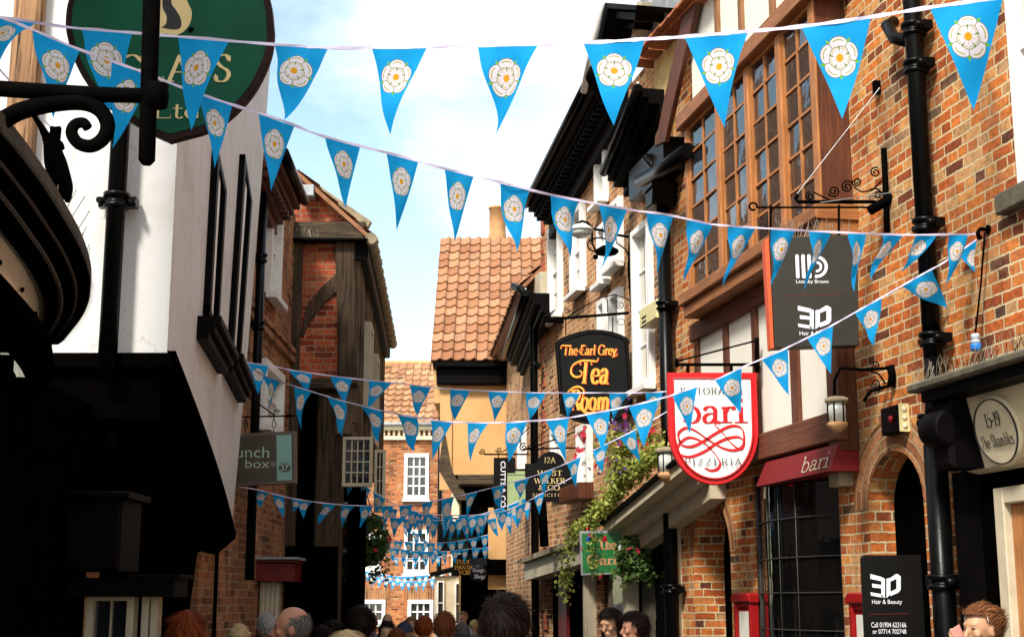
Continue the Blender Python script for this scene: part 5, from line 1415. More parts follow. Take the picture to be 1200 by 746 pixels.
# --- tea room sign
def sign_tea():
    Y = 16.4; F = facing(Y, yaw=R(0))
    t = thing('hanging_sign', 'black arched tea room sign with orange script lettering on an iron bracket', 'sign', at(693, 497, Y))
    top = [(651, 402), (658, 397), (668, 393), (680, 389.5), (692, 387.5), (704, 387.5), (716, 389.5), (727, 393), (735, 397)]
    bot = [(741, 486), (732, 491), (722, 495), (710, 496.5), (697, 497), (684, 495.5), (672, 492), (657, 484)]
    out = poly3(F, top+bot)
    cx = sum(p[0] for p in out)/len(out); cz = sum(p[1] for p in out)/len(out)
    c = MB(F); c.prism(out, -.025, .025, bev=.006); bd = c.build('board', M['sign_black'], t)
    ins = [(cx+(p[0]-cx)*.93, cz+(p[1]-cz)*.94) for p in out]
    c = MB(F); c.tube([(p[0], -.028, p[1]) for p in ins], .009, 6, closed=True); c.tube([(p[0], -.018, p[1]) for p in out], .011, 6, closed=True)
    c.build('rim', M['black_paint'], t)
    specs = [('The Earl Grey', 659, 722, 404, 415.5, .12, .12), ('Tea', 677, 712, 422, 449, .13, .1), ('Room', 667, 714, 457, 480, .14, .1)]
    for (mt, dy, dx, dz, nm) in (('red_text', .027, .010, -.009, 'letter_shadow'), ('orange_text', .031, 0, 0, 'lettering')):
        c = MB(F @ Matrix.Translation((dx, 0, dz)))
        for (s, a, b, v0, v1, w, sl) in specs: serifpx(c, s, F, a, b, v0, v1, dy, w=w, k=.42, slant=sl)
        def sw(pts, w): pen(c, catmull([px(F, u, v, dy) for (u, v) in pts], 6), w, -dy, k=.4, nib=R(60), taper=.5)
        sw([(701, 419), (699, 423), (690, 422.5), (680, 423), (671, 428), (669, 436), (673, 441), (679, 441), (682, 437), (679, 434)], .026)
        sw([(681, 469), (684, 458), (678, 453), (670, 455), (664, 461), (664, 464)], .024)
        sw([(678, 472), (683, 481), (690, 484), (696, 482), (698, 478)], .03)
        sw([(657, 409), (658, 405), (664, 405), (668, 406)], .014); sw([(724, 414), (721, 417), (717, 418)], .012); sw([(683, 416), (679, 412), (682, 406), (685, 405)], .012)
        c.build(nm, M[mt], t)
    b = MB(F)
    barpx(b, F, [(645, 374), (737, 366.5)], .017); barpx(b, F, [(662, 373), (676, 364), (700, 350), (719, 345), (733, 349), (741, 354)], .007)
    barpx(b, F, [(739, 272), (737, 316), (741, 366), (745, 402)], .02); barpx(b, F, [(712, 351), (712, 366)], .006)
    for (cu, cv, r, tn, a0) in ((664, 363.5, 4, 1.3, 90), (727, 357, 5.5, 1.6, 120)):
        x, z = px(F, cu, cv); b.tube(scroll(x, z, r/FPX*Y, .008, R(a0), tn), .006, 6)
    x, z = px(F, 728, 377); b.tube([(x+.04*math.cos(k/12*6.28), 0, z+.04*math.sin(k/12*6.28)) for k in range(12)], .004, 5, closed=True)
    for u in (663, 718): barpx(b, F, [(u, 372), (u, 392)], .007)
    x, z = px(F, 645, 375); b.prism([(x-.04, z-.02), (x+.16, z-.03), (x+.16, z+.03), (x, z+.03)], -.05, .05)
    b.build('bracket', M['iron'], t)
sign_tea()

# --- street lamp on an iron arm, left of the tall pipe
def wall_lamp():
    Y = 16.5; F = facing(Y)
    t = thing('wall_lamp', 'glass street lantern with white hood on a curly iron arm above the tea room sign', 'lamp', at(700, 300, Y))
    b = MB(F); barpx(b, F, [(675, 263), (682, 259), (689, 261), (694, 268), (706, 270), (716, 274), (739, 278)], .016)
    barpx(b, F, [(694, 268), (694, 285), (698, 294)], .012); barpx(b, F, [(739, 270), (739, 296)], .02)
    x, z = px(F, 702, 287)
    b.tube([(x+.14*math.cos(k/18*6.28), .0, z+.09*math.sin(k/18*6.28)) for k in range(18)], .01, 6, closed=True)
    barpx(b, F, [(722, 284), (733, 292), (739, 305)], .009)
    b.lathe([(0.01, .06), (.06, .05), (.14, .0), (.15, -.02), (.12, -.05), (.02, -.06)], (px(F, 711, 293)[0], 0, px(F, 711, 293)[1]), 18)
    b.lathe([(0.01, .03), (.03, .02), (.03, -.02), (.01, -.03)], (px(F, 698, 301)[0], 0, px(F, 698, 301)[1]), 12)
    b.build('arm', M['iron'], t)
    x, z = px(F, 681, 268); c = MB(F); c.lathe([(.02, .06), (.07, .05), (.13, .01), (.16, -.02), (.15, -.03)], (x, 0, z), 18); c.build('hood', M['white_paint'], t)
    c = MB(F); c.lathe([(.14, -.03), (.12, -.08), (.06, -.11), (.01, -.12)], (x, 0, z), 18); c.build('lens', M['lamp_glass'], t)
wall_lamp()

# --- big brown-black double sign by the bay
def mark3d(c, F, u0, u1, v0, v1, d):
    """folded-ribbon '3D' mark: two leaves meeting at a centre crease"""
    def P(a, b): return px(F, u0+(u1-u0)*a, v0+(v1-v0)*b, d)
    def poly(*q):
        k = c.add([(P(a, b)[0], -d, P(a, b)[1]) for (a, b) in q]); c.face([k+i for i in range(len(q))])
    # the 3: three bars drooping to the crease, joined on the right
    poly((0, .0), (.36, .12), (.36, .3), (.0, .2)); poly((.06, .40), (.36, .46), (.36, .60), (.06, .56)); poly((.0, .76), (.36, .84), (.46, 1.0), (.02, .90))
    poly((.36, .12), (.48, .20), (.48, 1.0), (.36, .96))
    # the D
    poly((.53, .20), (.66, .16), (.66, .86), (.53, 1.0)); poly((.66, .16), (.66, .32), (.86, .20), (.90, .0), (.84, .0)); poly((.90, .0), (1.0, .10), (1.0, .66), (.86, .62), (.86, .20))
    poly((.86, .62), (1.0, .66), (.92, .78), (.66, .92), (.66, .74))
def sign_double():
    Y = 9.88; F = facing(Y)
    t = thing('hanging_sign', 'large brown-black double sign with an orange edge and bird spikes on top', 'sign', at(952, 407, Y))
    pts = poly3(F, [(901, 279), (1004, 276), (1006, 405), (907, 408)])
    c = MB(F); c.prism(pts, -.02, .10, bev=.004); c.build('board', M['sign_brown'], t)
    pts = poly3(F, [(896, 281), (900.5, 279), (906.5, 408), (903, 408)])
    c = MB(F); c.prism(pts, -.012, .12); c.build('edge_strip', M['orange_edge'], t)
    y = .0225
    c = MB(F)
    for (a, b_) in ((932.5, 936.5), (939.5, 943.5), (946.5, 950.5)):
        x0, x1, z0, z1 = rectpx(F, a, b_, 298, 326, y); w = (x1-x0)
        c.prism([(x0, z0+w*.3), (x0+w*.3, z0), (x1-w*.3, z0), (x1, z0+w*.3), (x1, z1-w*.3), (x1-w*.3, z1), (x0+w*.3, z1), (x0, z1-w*.3)], -y, -.0205)
    for (r0, r1) in ((13, 9.5), (6.5, 3.6)):
        n = 18; cu, cv = 957, 312.5
        for k in range(n):
            t0, t1 = R(-90+190*k/n), R(-90+190*(k+1)/n)
            q = [px(F, cu+r*math.cos(a), cv+r*math.sin(a), y) for (r, a) in ((r0, t0), (r0, t1), (r1, t1), (r1, t0))]
            c.quad(*[(p[0], -y, p[1]) for p in q])
    mark3d(c, F, 935, 974, 358, 385.5, y)
    c.build('logo', M['white_text'], t)
    sanspx('Lazenby Brown', F, 933, 971, 327.5, 333, .0225, M['white_text'], t)
    sanspx('Hair & Beauty', F, 937, 974, 388, 394, .0225, M['white_text'], t)
    c = MB(F); a = px(F, 919, 346.5, y); b = px(F, 986, 345, y); c.quad((a[0], -y, a[1]), (b[0], -y, b[1]), (b[0], -y, b[1]+.003), (a[0], -y, a[1]+.003)); c.build('divider', M['red_dark'], t)
    spikes(t, [F @ Vector((pts[0][0]+.1, .04, px(F, 920, 277)[1])), F @ Vector((px(F, 998, 275)[0], .04, px(F, 998, 275)[1]))], 34, .13, .0022, spread=.3)
    b = MB(F)
    barpx(b, F, [(935, 228), (932.5, 232), (935, 236.5), (1026, 236.5)], .014); barpx(b, F, [(886, 243), (1024, 243)], .008)
    x, z = px(F, 882.5, 242); b.tube(scroll(x, z, .028, .026, 0, .85), .008, 6)
    barpx(b, F, [(1035.5, 174), (1038, 230), (1040, 285)], .022)
    barpx(b, F, [(1019, 247), (1057, 225)], .036, .0)
    for u in (903, 983): barpx(b, F, [(u, 240), (u, 279)], .009)
    for (cu, cv, r, tn, a0) in ((977, 224, 7.5, 1.7, 200), (993, 219, 8, 1.8, 20), (1004, 213, 6, 1.6, 160), (1026, 202, 6.5, 1.6, 60), (1029, 229, 5, 1.4, 0), (949, 230, 5.5, 1.5, 90)):
        x, z = px(F, cu, cv); b.tube(scroll(x, z, r/FPX*Y, .008, R(a0), tn), .006, 6)
    barpx(b, F, [(1000, 219), (1010, 225), (1022, 223), (1033, 212)], .006); barpx(b, F, [(953, 225), (963, 230), (972, 234)], .006)
    barpx(b, F, [(1020, 222), (1028, 221), (1036, 228)], .006)
    b.build('bracket', M['iron'], t)
    r_ = MB()
    r_.tube([F @ Vector((px(F, 932, 230)[0], 0, px(F, 932, 230)[1])), WR @ Vector((S(1031, 103, .03), -.03, Z(1031, 103, .03)))], .004, 5)
    r_.tube([F @ Vector((px(F, 958, 238)[0], 0, px(F, 958, 238)[1])), WR @ Vector((S(1058, 224, .03), -.03, Z(1058, 224, .03)))], .004, 5)
    r_.build('stay_rod', M['steel'], t)
    b = MB(WR); b.box(S(1031, 103)-.02, S(1031, 103)+.02, -.05, .01, Z(1031, 103)-.05, Z(1031, 103)+.05); b.build('anchor', M['iron'], t)
sign_double()

# --- upright board in the doorway
def sign_board():
    Y = 9.75; F = facing(Y)
    t = thing('shop_board', 'upright black board with white folded 3D mark and phone numbers in the arched doorway', 'sign', at(1045, 760, Y))
    x0, x1, z0, z1 = rectpx(F, 1012, 1083, 650, 800)
    c = MB(F); c.prism([(x0, z0), (x1, z0), (x1, z1), (x0+.02, z1), (x0, z1-.02)], -.015, .02, bev=.004); c.build('board', M['sign_black'], t)
    c = MB(F); mark3d(c, F, 1020, 1055.5, 672, 700, .0175); c.build('logo', M['white_text'], t)
    sanspx('Hair & Beauty', F, 1022, 1057, 702, 708.5, .0175, M['white_text'], t)
    sanspx('Call 01904 623166', F, 1021, 1062, 728.5, 734.5, .0175, M['white_text'], t)
    sanspx('or 07714 702748', F, 1022.5, 1062, 736.5, 742, .0175, M['white_text'], t)
    c = MB(F); a = px(F, 1019, 719.5, .0175); b = px(F, 1066, 718.5, .0175); c.quad((a[0], -.0175, a[1]), (b[0], -.0175, b[1]), (b[0], -.0175, b[1]+.003), (a[0], -.0175, a[1]+.003)); c.build('divider', M['red_dark'], t)
sign_board()

# --- menu cases
def menu_case(u0, u1, label):
    F = WR; a, b = S(u0, 725, .1), S(u1, 725, .1); zt = Z((u0+u1)/2, 697, .1)
    t = thing('menu_case', label, 'menu box', wloc(F, (a+b)/2, 0, zt-.9), group='red menu cases on the pizzeria wall')
    c = MB(F); w = .05
    c.box(a, a+w, -.08, -.003, zt-.9, zt-.04, bev=.006); c.box(b-w, b, -.08, -.003, zt-.9, zt-.04, bev=.006); c.box(a+w, b-w, -.08, -.003, zt-.9, zt-.82); c.box(a+w, b-w, -.05, -.003, zt-.82, zt-.1)
    c.prism([(a-.02, zt-.06), (b+.02, zt-.06), (b+.02, zt), (b-.02, zt+.02), (a+.02, zt+.02), (a-.02, zt)], -.10, -.003, bev=.012)
    c.box(a+w, b-w, -.07, -.003, zt-.10, zt-.062); c.build('case', M['red_case'], t)
    c = MB(F); c.box(a+w+.02, b-w-.02, -.055, -.0505, zt-.80, zt-.14); c.build('menu', M['curtain'], t)
    c = MB(F); c.box(a+w, b-w, -.105, -.10, zt-.82, zt-.1)
menu_case(857.5, 877, 'red wall menu case left of the bowed black pizzeria window')
menu_case(992, 1012, 'red wall menu case right of the bowed black window, beside the doorway board')

# --- security light on the wall
def alarm_light():
    F = WR; a, m_, b = S(1021, 490, .15), S(1042, 490, .15), S(1052, 490, .15); z0, z1 = Z(1035, 507, .15), Z(1035, 474, .15)
    t = thing('wall_alarm', 'dark boxy alarm with a red light and pale side panel above the arched doorway', 'alarm', wloc(F, a, 0, z0))
    c = MB(F); c.box(a, m_, -.08, -.003, z0, z1, bev=.012); c.build('case', M['black_paint'], t)
    c = MB(F); c.box(m_+.001, m_+.014, -.078, -.004, z0, z1, bev=.003); p = c.build('side_panel', M['alarm'], t)
    c = MB(F)
    for k in range(3): c.lathe([(.02, 0), (.018, .006), (.0, .008)], (m_+.014, -.041, z0+(z1-z0)*(.2+.3*k)), 14, axis='x')
    c.build('screw', M['fascia_cream'], p)
    c = MB(F); c.lathe([(.0, -.02), (.022, -.014), (.03, 0)], ((a+m_)/2+.03, -.081, (z0+z1)/2), 14, axis='y'); c.build('lamp', M['red_case'], t)
alarm_light()

# --- iron jardiniere lanterns
def pot_lantern(Y, cu, vt, vb, w_px, label, chars, arm):
    F = facing(Y)
    t = thing('wall_lantern', label, 'lantern', at(cu, vb, Y), group='round wall lanterns with clay coloured rims')
    x, zt = px(F, cu, vt); _, zb = px(F, cu, vb); w = w_px/2/FPX*Y; H = zt-zb
    c = MB(F); c.lathe([(w*.8, H*.12), (w*.8, H*.78)], (x, 0, zb), 20); c.build('glass', M['lamp_glass'], t)
    c = MB(F); c.lathe([(w*.3, -H*.2), (w*.9, 0), (w*.95, H*.1), (w*.8, H*.13)], (x, 0, zb), 24); c.build('base', M['clay'], t)
    c = MB(F); c.lathe([(w*.8, H*.76), (w*1.05, H*.8), (w*1.05, H*.92), (w*.7, H*.97), (w*.1, H*1.0)], (x, 0, zb), 24); c.build('rim', M['stone'], t)
    c = MB(F)
    for k in range(6): an = k/6*6.28; c.tube([(x+w*.83*math.cos(an), w*.83*math.sin(an), zb+H*.1), (x+w*.83*math.cos(an), w*.83*math.sin(an), zb+H*.8)], .006, 5)
    for pts, r in arm: barpx(c, F, pts, r)
    c.build('arm', M['iron'], t)
    return t
pl = pot_lantern(9.95, 980, 464, 499, 26, 'round glass wall lantern with mossy rim at the end of the white panels', '',
    [([(1044, 431), (1010, 433), (985, 431), (978, 445), (978, 462)], .012), ([(1043, 428), (1046, 440), (1044, 452)], .03), ([(1012, 432), (1030, 438), (1038, 450)], .007), ([(1042, 452), (1020, 458), (1012, 470)], .012)])
c = MB(facing(9.95)); Fq = facing(9.95)
for (cu, cv, r) in ((1026, 427, 5), (1026, 449, 6), (1031, 455, 4)):
    x, z = px(Fq, cu, cv); c.tube(scroll(x, z, r/FPX*9.95, .006, R(200), 1.6), .005, 6)
c.build('scroll', M['iron'], pl)
pot_lantern(13.9, 781, 523, 558, 24, 'round glass wall lantern with clay rims left of the pizzeria shield sign', '', [([(781, 523), (781, 505), (790, 500)], .012)])

# --- cable gland hanging from the bunting hook
t = thing('cable_joint', 'grey and blue cable joint hanging on a black cord above the 15-19 cornice', 'cable joint', wloc(WR, S(1142, 415, .1), 0, Z(1142, 415, .1)))
x = S(1143, 395, .08); c = MB(WR); c.tube([(S(1154, 272, .05), -.05, Z(1154, 272, .05)), (S(1148, 330, .06), -.05, Z(1148, 330, .06)), (x, -.08, Z(1143, 392, .08))], .007, 6); c.build('cord', M['iron'], t)
c = MB(WR); z0, z1 = Z(1142, 412, .08), Z(1142, 391, .08); H = z1-z0; c.lathe([(.02, H), (.028, H*.95), (.028, H*.7), (.022, H*.66), (.03, H*.6), (.03, H*.42)], (x, -.08, z0), 14); c.build('socket', M['plastic_grey'], t)
c = MB(WR); c.lathe([(.032, H*.42), (.034, H*.36), (.034, H*.1), (.026, 0.0)], (x, -.08, z0), 14); c.build('blue_cap', M['plastic_blue'], t)
t = thing('wall_hook', 'black iron wall hook where two strings of bunting end on the brick', 'hook', wloc(WR, S(1154, 273), 0, Z(1154, 273)))
c = MB(WR); x, z = px(WR, 1154, 274, .03); c.tube([(x, 0, z+.03), (x, -.06, z+.03), (x+.02, -.09, z), (x, -.07, z-.03), (x-.02, -.05, z-.02)], .014, 8); c.lathe([(.03, -.01), (.03, .0)], (x, 0.0, z+.03), 14, axis='y'); c.build('hook', M['iron'], t)

# --- solicitors sign
def sign_solicitors():
    Y = 19.0; F = facing(Y)
    t = thing('hanging_sign', 'black round topped solicitors sign with gold capitals in front of brick', 'sign', at(645, 590, Y))
    pts = [(615, 543), (629, 543)]+[(645.5-16.5*math.cos(R(a)), 544-15*math.sin(R(a))) for a in range(10, 171, 10)]+[(662, 543), (674, 545), (674, 587), (616, 588)]
    c = MB(F); c.prism(poly3(F, pts), -.03, .03, bev=.008); c.build('board', M['sign_black'], t)
    c = MB(F)
    serifpx(c, 'WEST', F, 629.5, 659, 551, 557, .033, w=.17, sp=.06); serifpx(c, 'WALKER', F, 626, 662, 560, 566, .033, w=.17, sp=.03); serifpx(c, '& CO', F, 631, 656, 568, 574, .033, w=.17, sp=.05); serifpx(c, 'SOLICITORS', F, 624, 667, 578, 581.5, .033, w=.15, sp=.25)
    c.build('lettering', M['gold'], t)
    c = MB(F); serifpx(c, '12A', F, 637.5, 651, 535.5, 542, .033, w=.13, sp=.08); c.build('number', M['gold_dull'], t)
    b = MB(F); barpx(b, F, [(613, 526), (690, 524)], .012); barpx(b, F, [(613, 527), (641, 518), (690, 499)], .01); barpx(b, F, [(618, 524), (645, 500)], .006)
    barpx(b, F, [(635, 588), (638, 640)], .06)
    x, z = px(F, 613.5, 524); b.tube(scroll(x, z, .06, .01, 1, 1.5), .009, 6)
    b.build('bracket', M['iron'], t)
sign_solicitors()
def sign_vertical():
    Y = 22.5; F = facing(Y)
    t = thing('hanging_sign', 'tall narrow black sign with white capitals running down it before the orange wall', 'sign', at(590, 598, Y))
    x0, x1, z0, z1 = rectpx(F, 578.5, 604, 536, 597)
    c = MB(F); c.box(x0, px(F, 594.5, 560)[0], -.03, .03, z0, z1, bev=.006); c.box(px(F, 594.5, 560)[0]+.001, x1, -.02, .02, px(F, 600, 554)[1], z1, bev=.006); c.build('board', M['sign_black'], t)
    a, b = px(F, 586.5, 594, .033), px(F, 592.5, 540, .033); sans('CUTTS & CO', F, a[0], b[0], a[1], b[1], -.033, M['white_text'], t, rot=-90, bold=.012)
    b = MB(F); barpx(b, F, [(567, 532), (620, 532)], .013)
    for (cu, cv) in ((565, 528.5), (584.5, 527)):
        x, z = px(F, cu, cv); b.tube(scroll(x, z, .05, .01, R(180), 1.5), .009, 6)
    barpx(b, F, [(588, 530), (604, 518), (620, 500)], .008)
    for u in (584, 600): barpx(b, F, [(u, 532), (u, 537)], .008)
    b.build('bracket', M['iron'], t)
    t = thing('hanging_sign', 'pale green panel hanging half hidden between the narrow and the solicitors signs', 'sign', at(611, 597, Y+.8))
    F2 = facing(Y+.8); x0, x1, z0, z1 = rectpx(F2, 594, 624, 556, 599); c = MB(F2); c.box(x0, x1, -.03, .03, z0, z1, bev=.01); c.box(x0, x1, -.04, .04, z1+.002, z1+.06); c.build('board', M['green_pale'], t)
    b = MB(F2); barpx(b, F2, [(590, 551), (630, 550)], .02); b.build('bracket', M['iron'], t)
sign_vertical()
def sign_garden():
    Y = 16.2; F = facing(Y)
    t = thing('hanging_sign', 'green garden sign with pale frame and ivy trailing over its left side', 'sign', at(708, 674, Y))
    c = MB(F); c.prism(poly3(F, [(679, 622), (757, 620), (757, 671), (681, 674)]), -.02, .02, bev=.005); c.build('frame', M['lead'], t)
    c = MB(F); c.prism(poly3(F, [(681.5, 625), (755, 623), (755, 669), (683, 671)]), -.024, -.0205); c.build('panel', M['green_garden'], t)
    c = MB(F); serifpx(c, 'The', F, 701, 722, 632, 643, .026, w=.24, k=.45); serifpx(c, 'Garden', F, 688, 748, 650, 661, .026, w=.24, k=.45); c.build('lettering', M['clay'], t)
    c = MB(F)
    for (u, v, m_) in ((689, 631, 0), (708, 630, 1), (692, 629, 1), (744, 630, 0)):
        x, z = px(F, u, v, .03)
        for k in range(6): bloom(c, Vector((x+rnd(-.02, .02), -.03, z+rnd(-.02, .02))), .03, m_)
    c.build('painted_flower', [M['plastic_blue'], M['petal_red']], t)
    b = MB(F); barpx(b, F, [(728, 620), (729, 608), (731, 600)], .012); barpx(b, F, [(690, 622), (690, 614)], .008); b.build('bracket', M['iron'], t)
sign_garden()
def signs_far():
    Y = 27.5; F = facing(Y)
    t = thing('hanging_sign', 'wide dark green-black sign hanging level before the cream wall', 'sign', at(534, 645, Y))
    c = MB(F); c.prism(poly3(F, [(513, 614), (555, 614), (555, 644), (517, 645)]), -.03, .03, bev=.01); c.build('board', M['sign_black'], t)
    c = MB(F); serifpx(c, 'SHOP', F, 524, 545, 621, 626, .033, w=.16) if False else None
    for v in (632, 638, 641): 
        a, b = px(F, 524, v, .032), px(F, 548, v, .032); c.quad((a[0], -.032, a[1]), (b[0], -.032, a[1]), (b[0], -.032, a[1]+.012), (a[0], -.032, a[1]+.012))
    c.build('lettering', M['green_garden'], t)
    b = MB(F); barpx(b, F, [(510, 607), (560, 607)], .015); 
    for u in (520, 548): barpx(b, F, [(u, 607), (u, 615)], .01)
    b.build('bracket', M['iron'], t)
    Y = 27.3; F = facing(Y)
    t = thing('hanging_sign', 'black fudge pantry sign with yellow capitals low before the cream wall', 'sign', at(544, 673, Y))
    c = MB(F); x0, x1, z0, z1 = rectpx(F, 531, 560, 649, 674); c.box(x0, x1, -.03, .03, z0, z1, bev=.008); c.build('board', M['sign_black'], t)
    c = MB(F); serifpx(c, 'FUDGE', F, 535, 557, 655.5, 660, .033, w=.24, k=.4); serifpx(c, 'PANTRY', F, 533, 558, 662, 666.5, .033, w=.24, k=.4); serifpx(c, 'YORK', F, 537, 556, 668, 672.5, .033, w=.24, k=.4); c.build('lettering', M['yellow_text'], t)
    b = MB(F); barpx(b, F, [(527, 647), (566, 646)], .014); b.build('bracket', M['iron'], t)
    Y = 25.5; F = facing(Y)
    t = thing('hanging_sign', 'small round navy shop sign with white script beside the fudge sign', 'sign', at(560, 682, Y))
    x, z = px(F, 560.5, 671); c = MB(F); c.lathe([(.0, -.03), (.145, -.03), (.15, -.02), (.15, .03), (.0, .03)], (x, 0, z), 28, axis='y'); c.box(x-.15, x+.15, -.02, .02, z+.13, z+.26, bev=.006); c.build('board', M['navy'], t)
    c = MB(F); serifpx(c, 'Soap', F, 553, 567, 665.5, 669.5, .034, w=.22, k=.5, slant=.2); serifpx(c, 'Shop', F, 555, 568, 672.5, 677, .034, w=.22, k=.5, slant=.2); c.build('lettering', M['white_text'], t)
    b = MB(F); barpx(b, F, [(556, 655), (574, 655)], .014); b.build('bracket', M['iron'], t)
signs_far()

# --- grey cafe sign on the left
def sign_cafe():
    Y = 13.9; F = facing(Y)
    t = thing('hanging_sign', 'taupe cafe sign with aqua stripe and number oval on a thin scrolled bracket', 'sign', at(313, 569, Y))
    c = MB(F); c.prism(poly3(F, [(262, 509), (347, 505), (348, 566), (262, 571)]), -.03, .03, bev=.008); c.build('frame', M['sign_taupe_rim'], t)
    c = MB(F); c.prism(poly3(F, [(265, 512), (344, 508.5), (344.5, 562.5), (265, 567.5)]), -.026, -.0305, 0); c.build('panel', M['sign_taupe'], t)
    c = MB(F); c.prism(poly3(F, [(324.5, 510), (342, 509.3), (342.7, 562.3), (325.3, 563)]), -.0325, -.031); c.build('stripe', M['aqua'], t)
    sanspx('lunch', F, 272, 315.5, 523, 536, .0335, M['aqua_text'], t); sanspx('box', F, 287.5, 316, 537.5, 548, .0335, M['aqua_text'], t)
    sanspx('the', F, 276, 283, 520.5, 524, .0335, M['grey_text'], t); sanspx('@', F, 317, 323.5, 540, 546.5, .0335, M['grey_text'], t)
    sanspx('number', F, 327.5, 339.5, 540, 543, .0335, M['sign_taupe'], t)
    x, z = px(F, 333.5, 548, .034); n = 24
    c = MB(F); c.prism([(x+.058*math.cos(6.283*k/n), z+.040*math.sin(6.283*k/n)) for k in range(n)], -.0345, -.0328); c.build('number_oval', M['sign_taupe'], t)
    sanspx('37', F, 329, 338, 544.5, 551.5, .036, M['aqua_text'], t, bold=.02)
    b = MB(F); barpx(b, F, [(272, 488.5), (338, 487)], .008); barpx(b, F, [(262, 440), (284, 460), (322, 486)], .007)
    x, z = px(F, 340, 487); b.tube([(x-.04, 0, z), (x+.06, 0, z)], [.02, .003], 8)
    x, z = px(F, 324, 482.5); b.tube(scroll(x, z, .03, .008, 0, 1.5), .005, 6)
    for u in (288, 321):
        x, z = px(F, u, 497); b.tube([(x+.018*math.cos(k/12*6.28), 0, z+.04*math.sin(k/12*6.28)) for k in range(12)], .004, 5, closed=True); barpx(b, F, [(u, 488), (u, 493)], .004); barpx(b, F, [(u, 501), (u, 508)], .004)
    b.build('bracket', M['iron'], t)
sign_cafe()

# --- green glass shop sign, near left
def sign_glass():
    Y = 6.4; F = facing(Y)
    t = thing('hanging_sign', 'large dark green rounded sign with a pointed foot and gold lettering at top left', 'sign', at(200, 167, Y))
    rt = [(322, 40), (320, 60), (313, 82), (300, 107), (283, 128), (262, 146), (240, 157), (222, 162), (200, 168)]
    lt = [(178, 158), (155, 145), (125, 125), (103, 100), (88, 72), (80, 45), (78, 25), (82, 0), (95, -30), (120, -60), (160, -82), (200, -90), (240, -85), (280, -62), (305, -30), (318, 5)]
    out = [tuple(p) for p in catmull(poly3(F, rt), 4)][:-1]+[tuple(p) for p in catmull(poly3(F, [(200, 168)]+lt+[(322, 40)]), 4)][:-1]
    cx, cz = px(F, 200, 30)
    c = MB(F); c.prism(out, -.02, .02, bev=.005); c.build('rim', M['sign_rim'], t)
    ins = [(cx+(p[0]-cx)*.935, cz+(p[1]-cz)*.935) for p in out]
    c = MB(F); c.prism(ins, -.0235, -.0205); c.build('panel', M['green_sign'], t)
    c = MB(F)
    serifpx(c, 'GLASS', F, 138, 272, 65, 96, .026, w=.15, k=.25, sp=.06); serifpx(c, 'Ltd', F, 180, 236, 120, 139, .026, w=.16, k=.3)
    c.build('lettering', M['gold'], t)
    c = MB(F); em = [(172, 10), (176, -30), (200, -40), (216, -22), (220, 2), (226, 16), (224, 30), (216, 40), (206, 44), (196, 42), (185, 42), (176, 30)]
    c.prism([tuple(p) for p in catmull(poly3(F, em+[em[0]]), 4)][:-1], -.0265, -.024); c.build('emblem', M['gold'], t)
    c = MB(F); cat = [(191, 35), (196, 31), (197, 22), (193, 14), (192, 4), (194, -4), (193, -10), (197, -7), (201, -10), (202, -2), (203, 8), (208, 15), (213, 24), (214, 33), (210, 37), (200, 37)]
    c.prism([tuple(p) for p in catmull(poly3(F, cat+[cat[0]]), 4)][:-1], -.0285, -.027); c.build('cat_silhouette', M['black_text'], t)
    c = MB(F); c.tube(scroll(*px(F, 225, 38), .012, .005, 0, 1.4, y=-.027), .004, 6)
    x, z = px(F, 200, -92); c.tube([(x, 0, z-.02), (x, 0, z+.4)], .02, 8); c.build('bracket', M['iron'], t)
sign_glass()

# --- near iron bracket, black against the light
def near_bracket():
    Y = 3.6; F = facing(Y)
    t = thing('iron_bracket', 'thick black wrought iron bracket with scroll crossing the top left corner', 'bracket', at(180, 195, Y))
    c = MB(F)
    a = px(F, 181, -120); b = px(F, 172, 188)
    c.tube([(a[0], 0, a[1]), ((a[0]+b[0])/2, 0.003, (a[1]+b[1])/2), (b[0], 0, b[1]), (b[0], 0, b[1]-.012)], [.0245, .0235, .022, .012], 14)
    c.build('upright_bar', M['iron'], t)
    c = MB(F); p = [px(F, u, v) for (u, v) in ((-60, 92), (0, 104), (60, 108), (120, 111), (196, 113))]
    c.tube([(q[0], 0, q[1]) for q in p], [.022, .022, .022, .021, .02], 10); 
    x, z = px(F, 183, 112); c.lathe([(.02, -.035), (.032, -.03), (.032, .03), (.02, .035)], (x, 0, z), 14)
    c.build('cross_bar', M['iron'], t)
    c = MB(F); pts = [(-40, 165), (0, 143), (25, 130), (60, 122), (95, 120), (116, 128), (126, 145), (122, 161), (108, 171), (92, 168), (84, 156), (88, 146), (98, 144), (103, 150)]
    cp = catmull([px(F, u, v) for (u, v) in pts], 6); n = len(cp)
    c.tube([(q.x, 0, q.y) for q in cp], [.026-.013*(i/n) for i in range(n)], 10); c.build('scroll', M['iron'], t)
    c = MB(F); p = [px(F, u, v) for (u, v) in ((0, 150), (-60, 190))]; c.tube([(q[0], 0, q[1]) for q in p], .02, 8)
near_bracket()
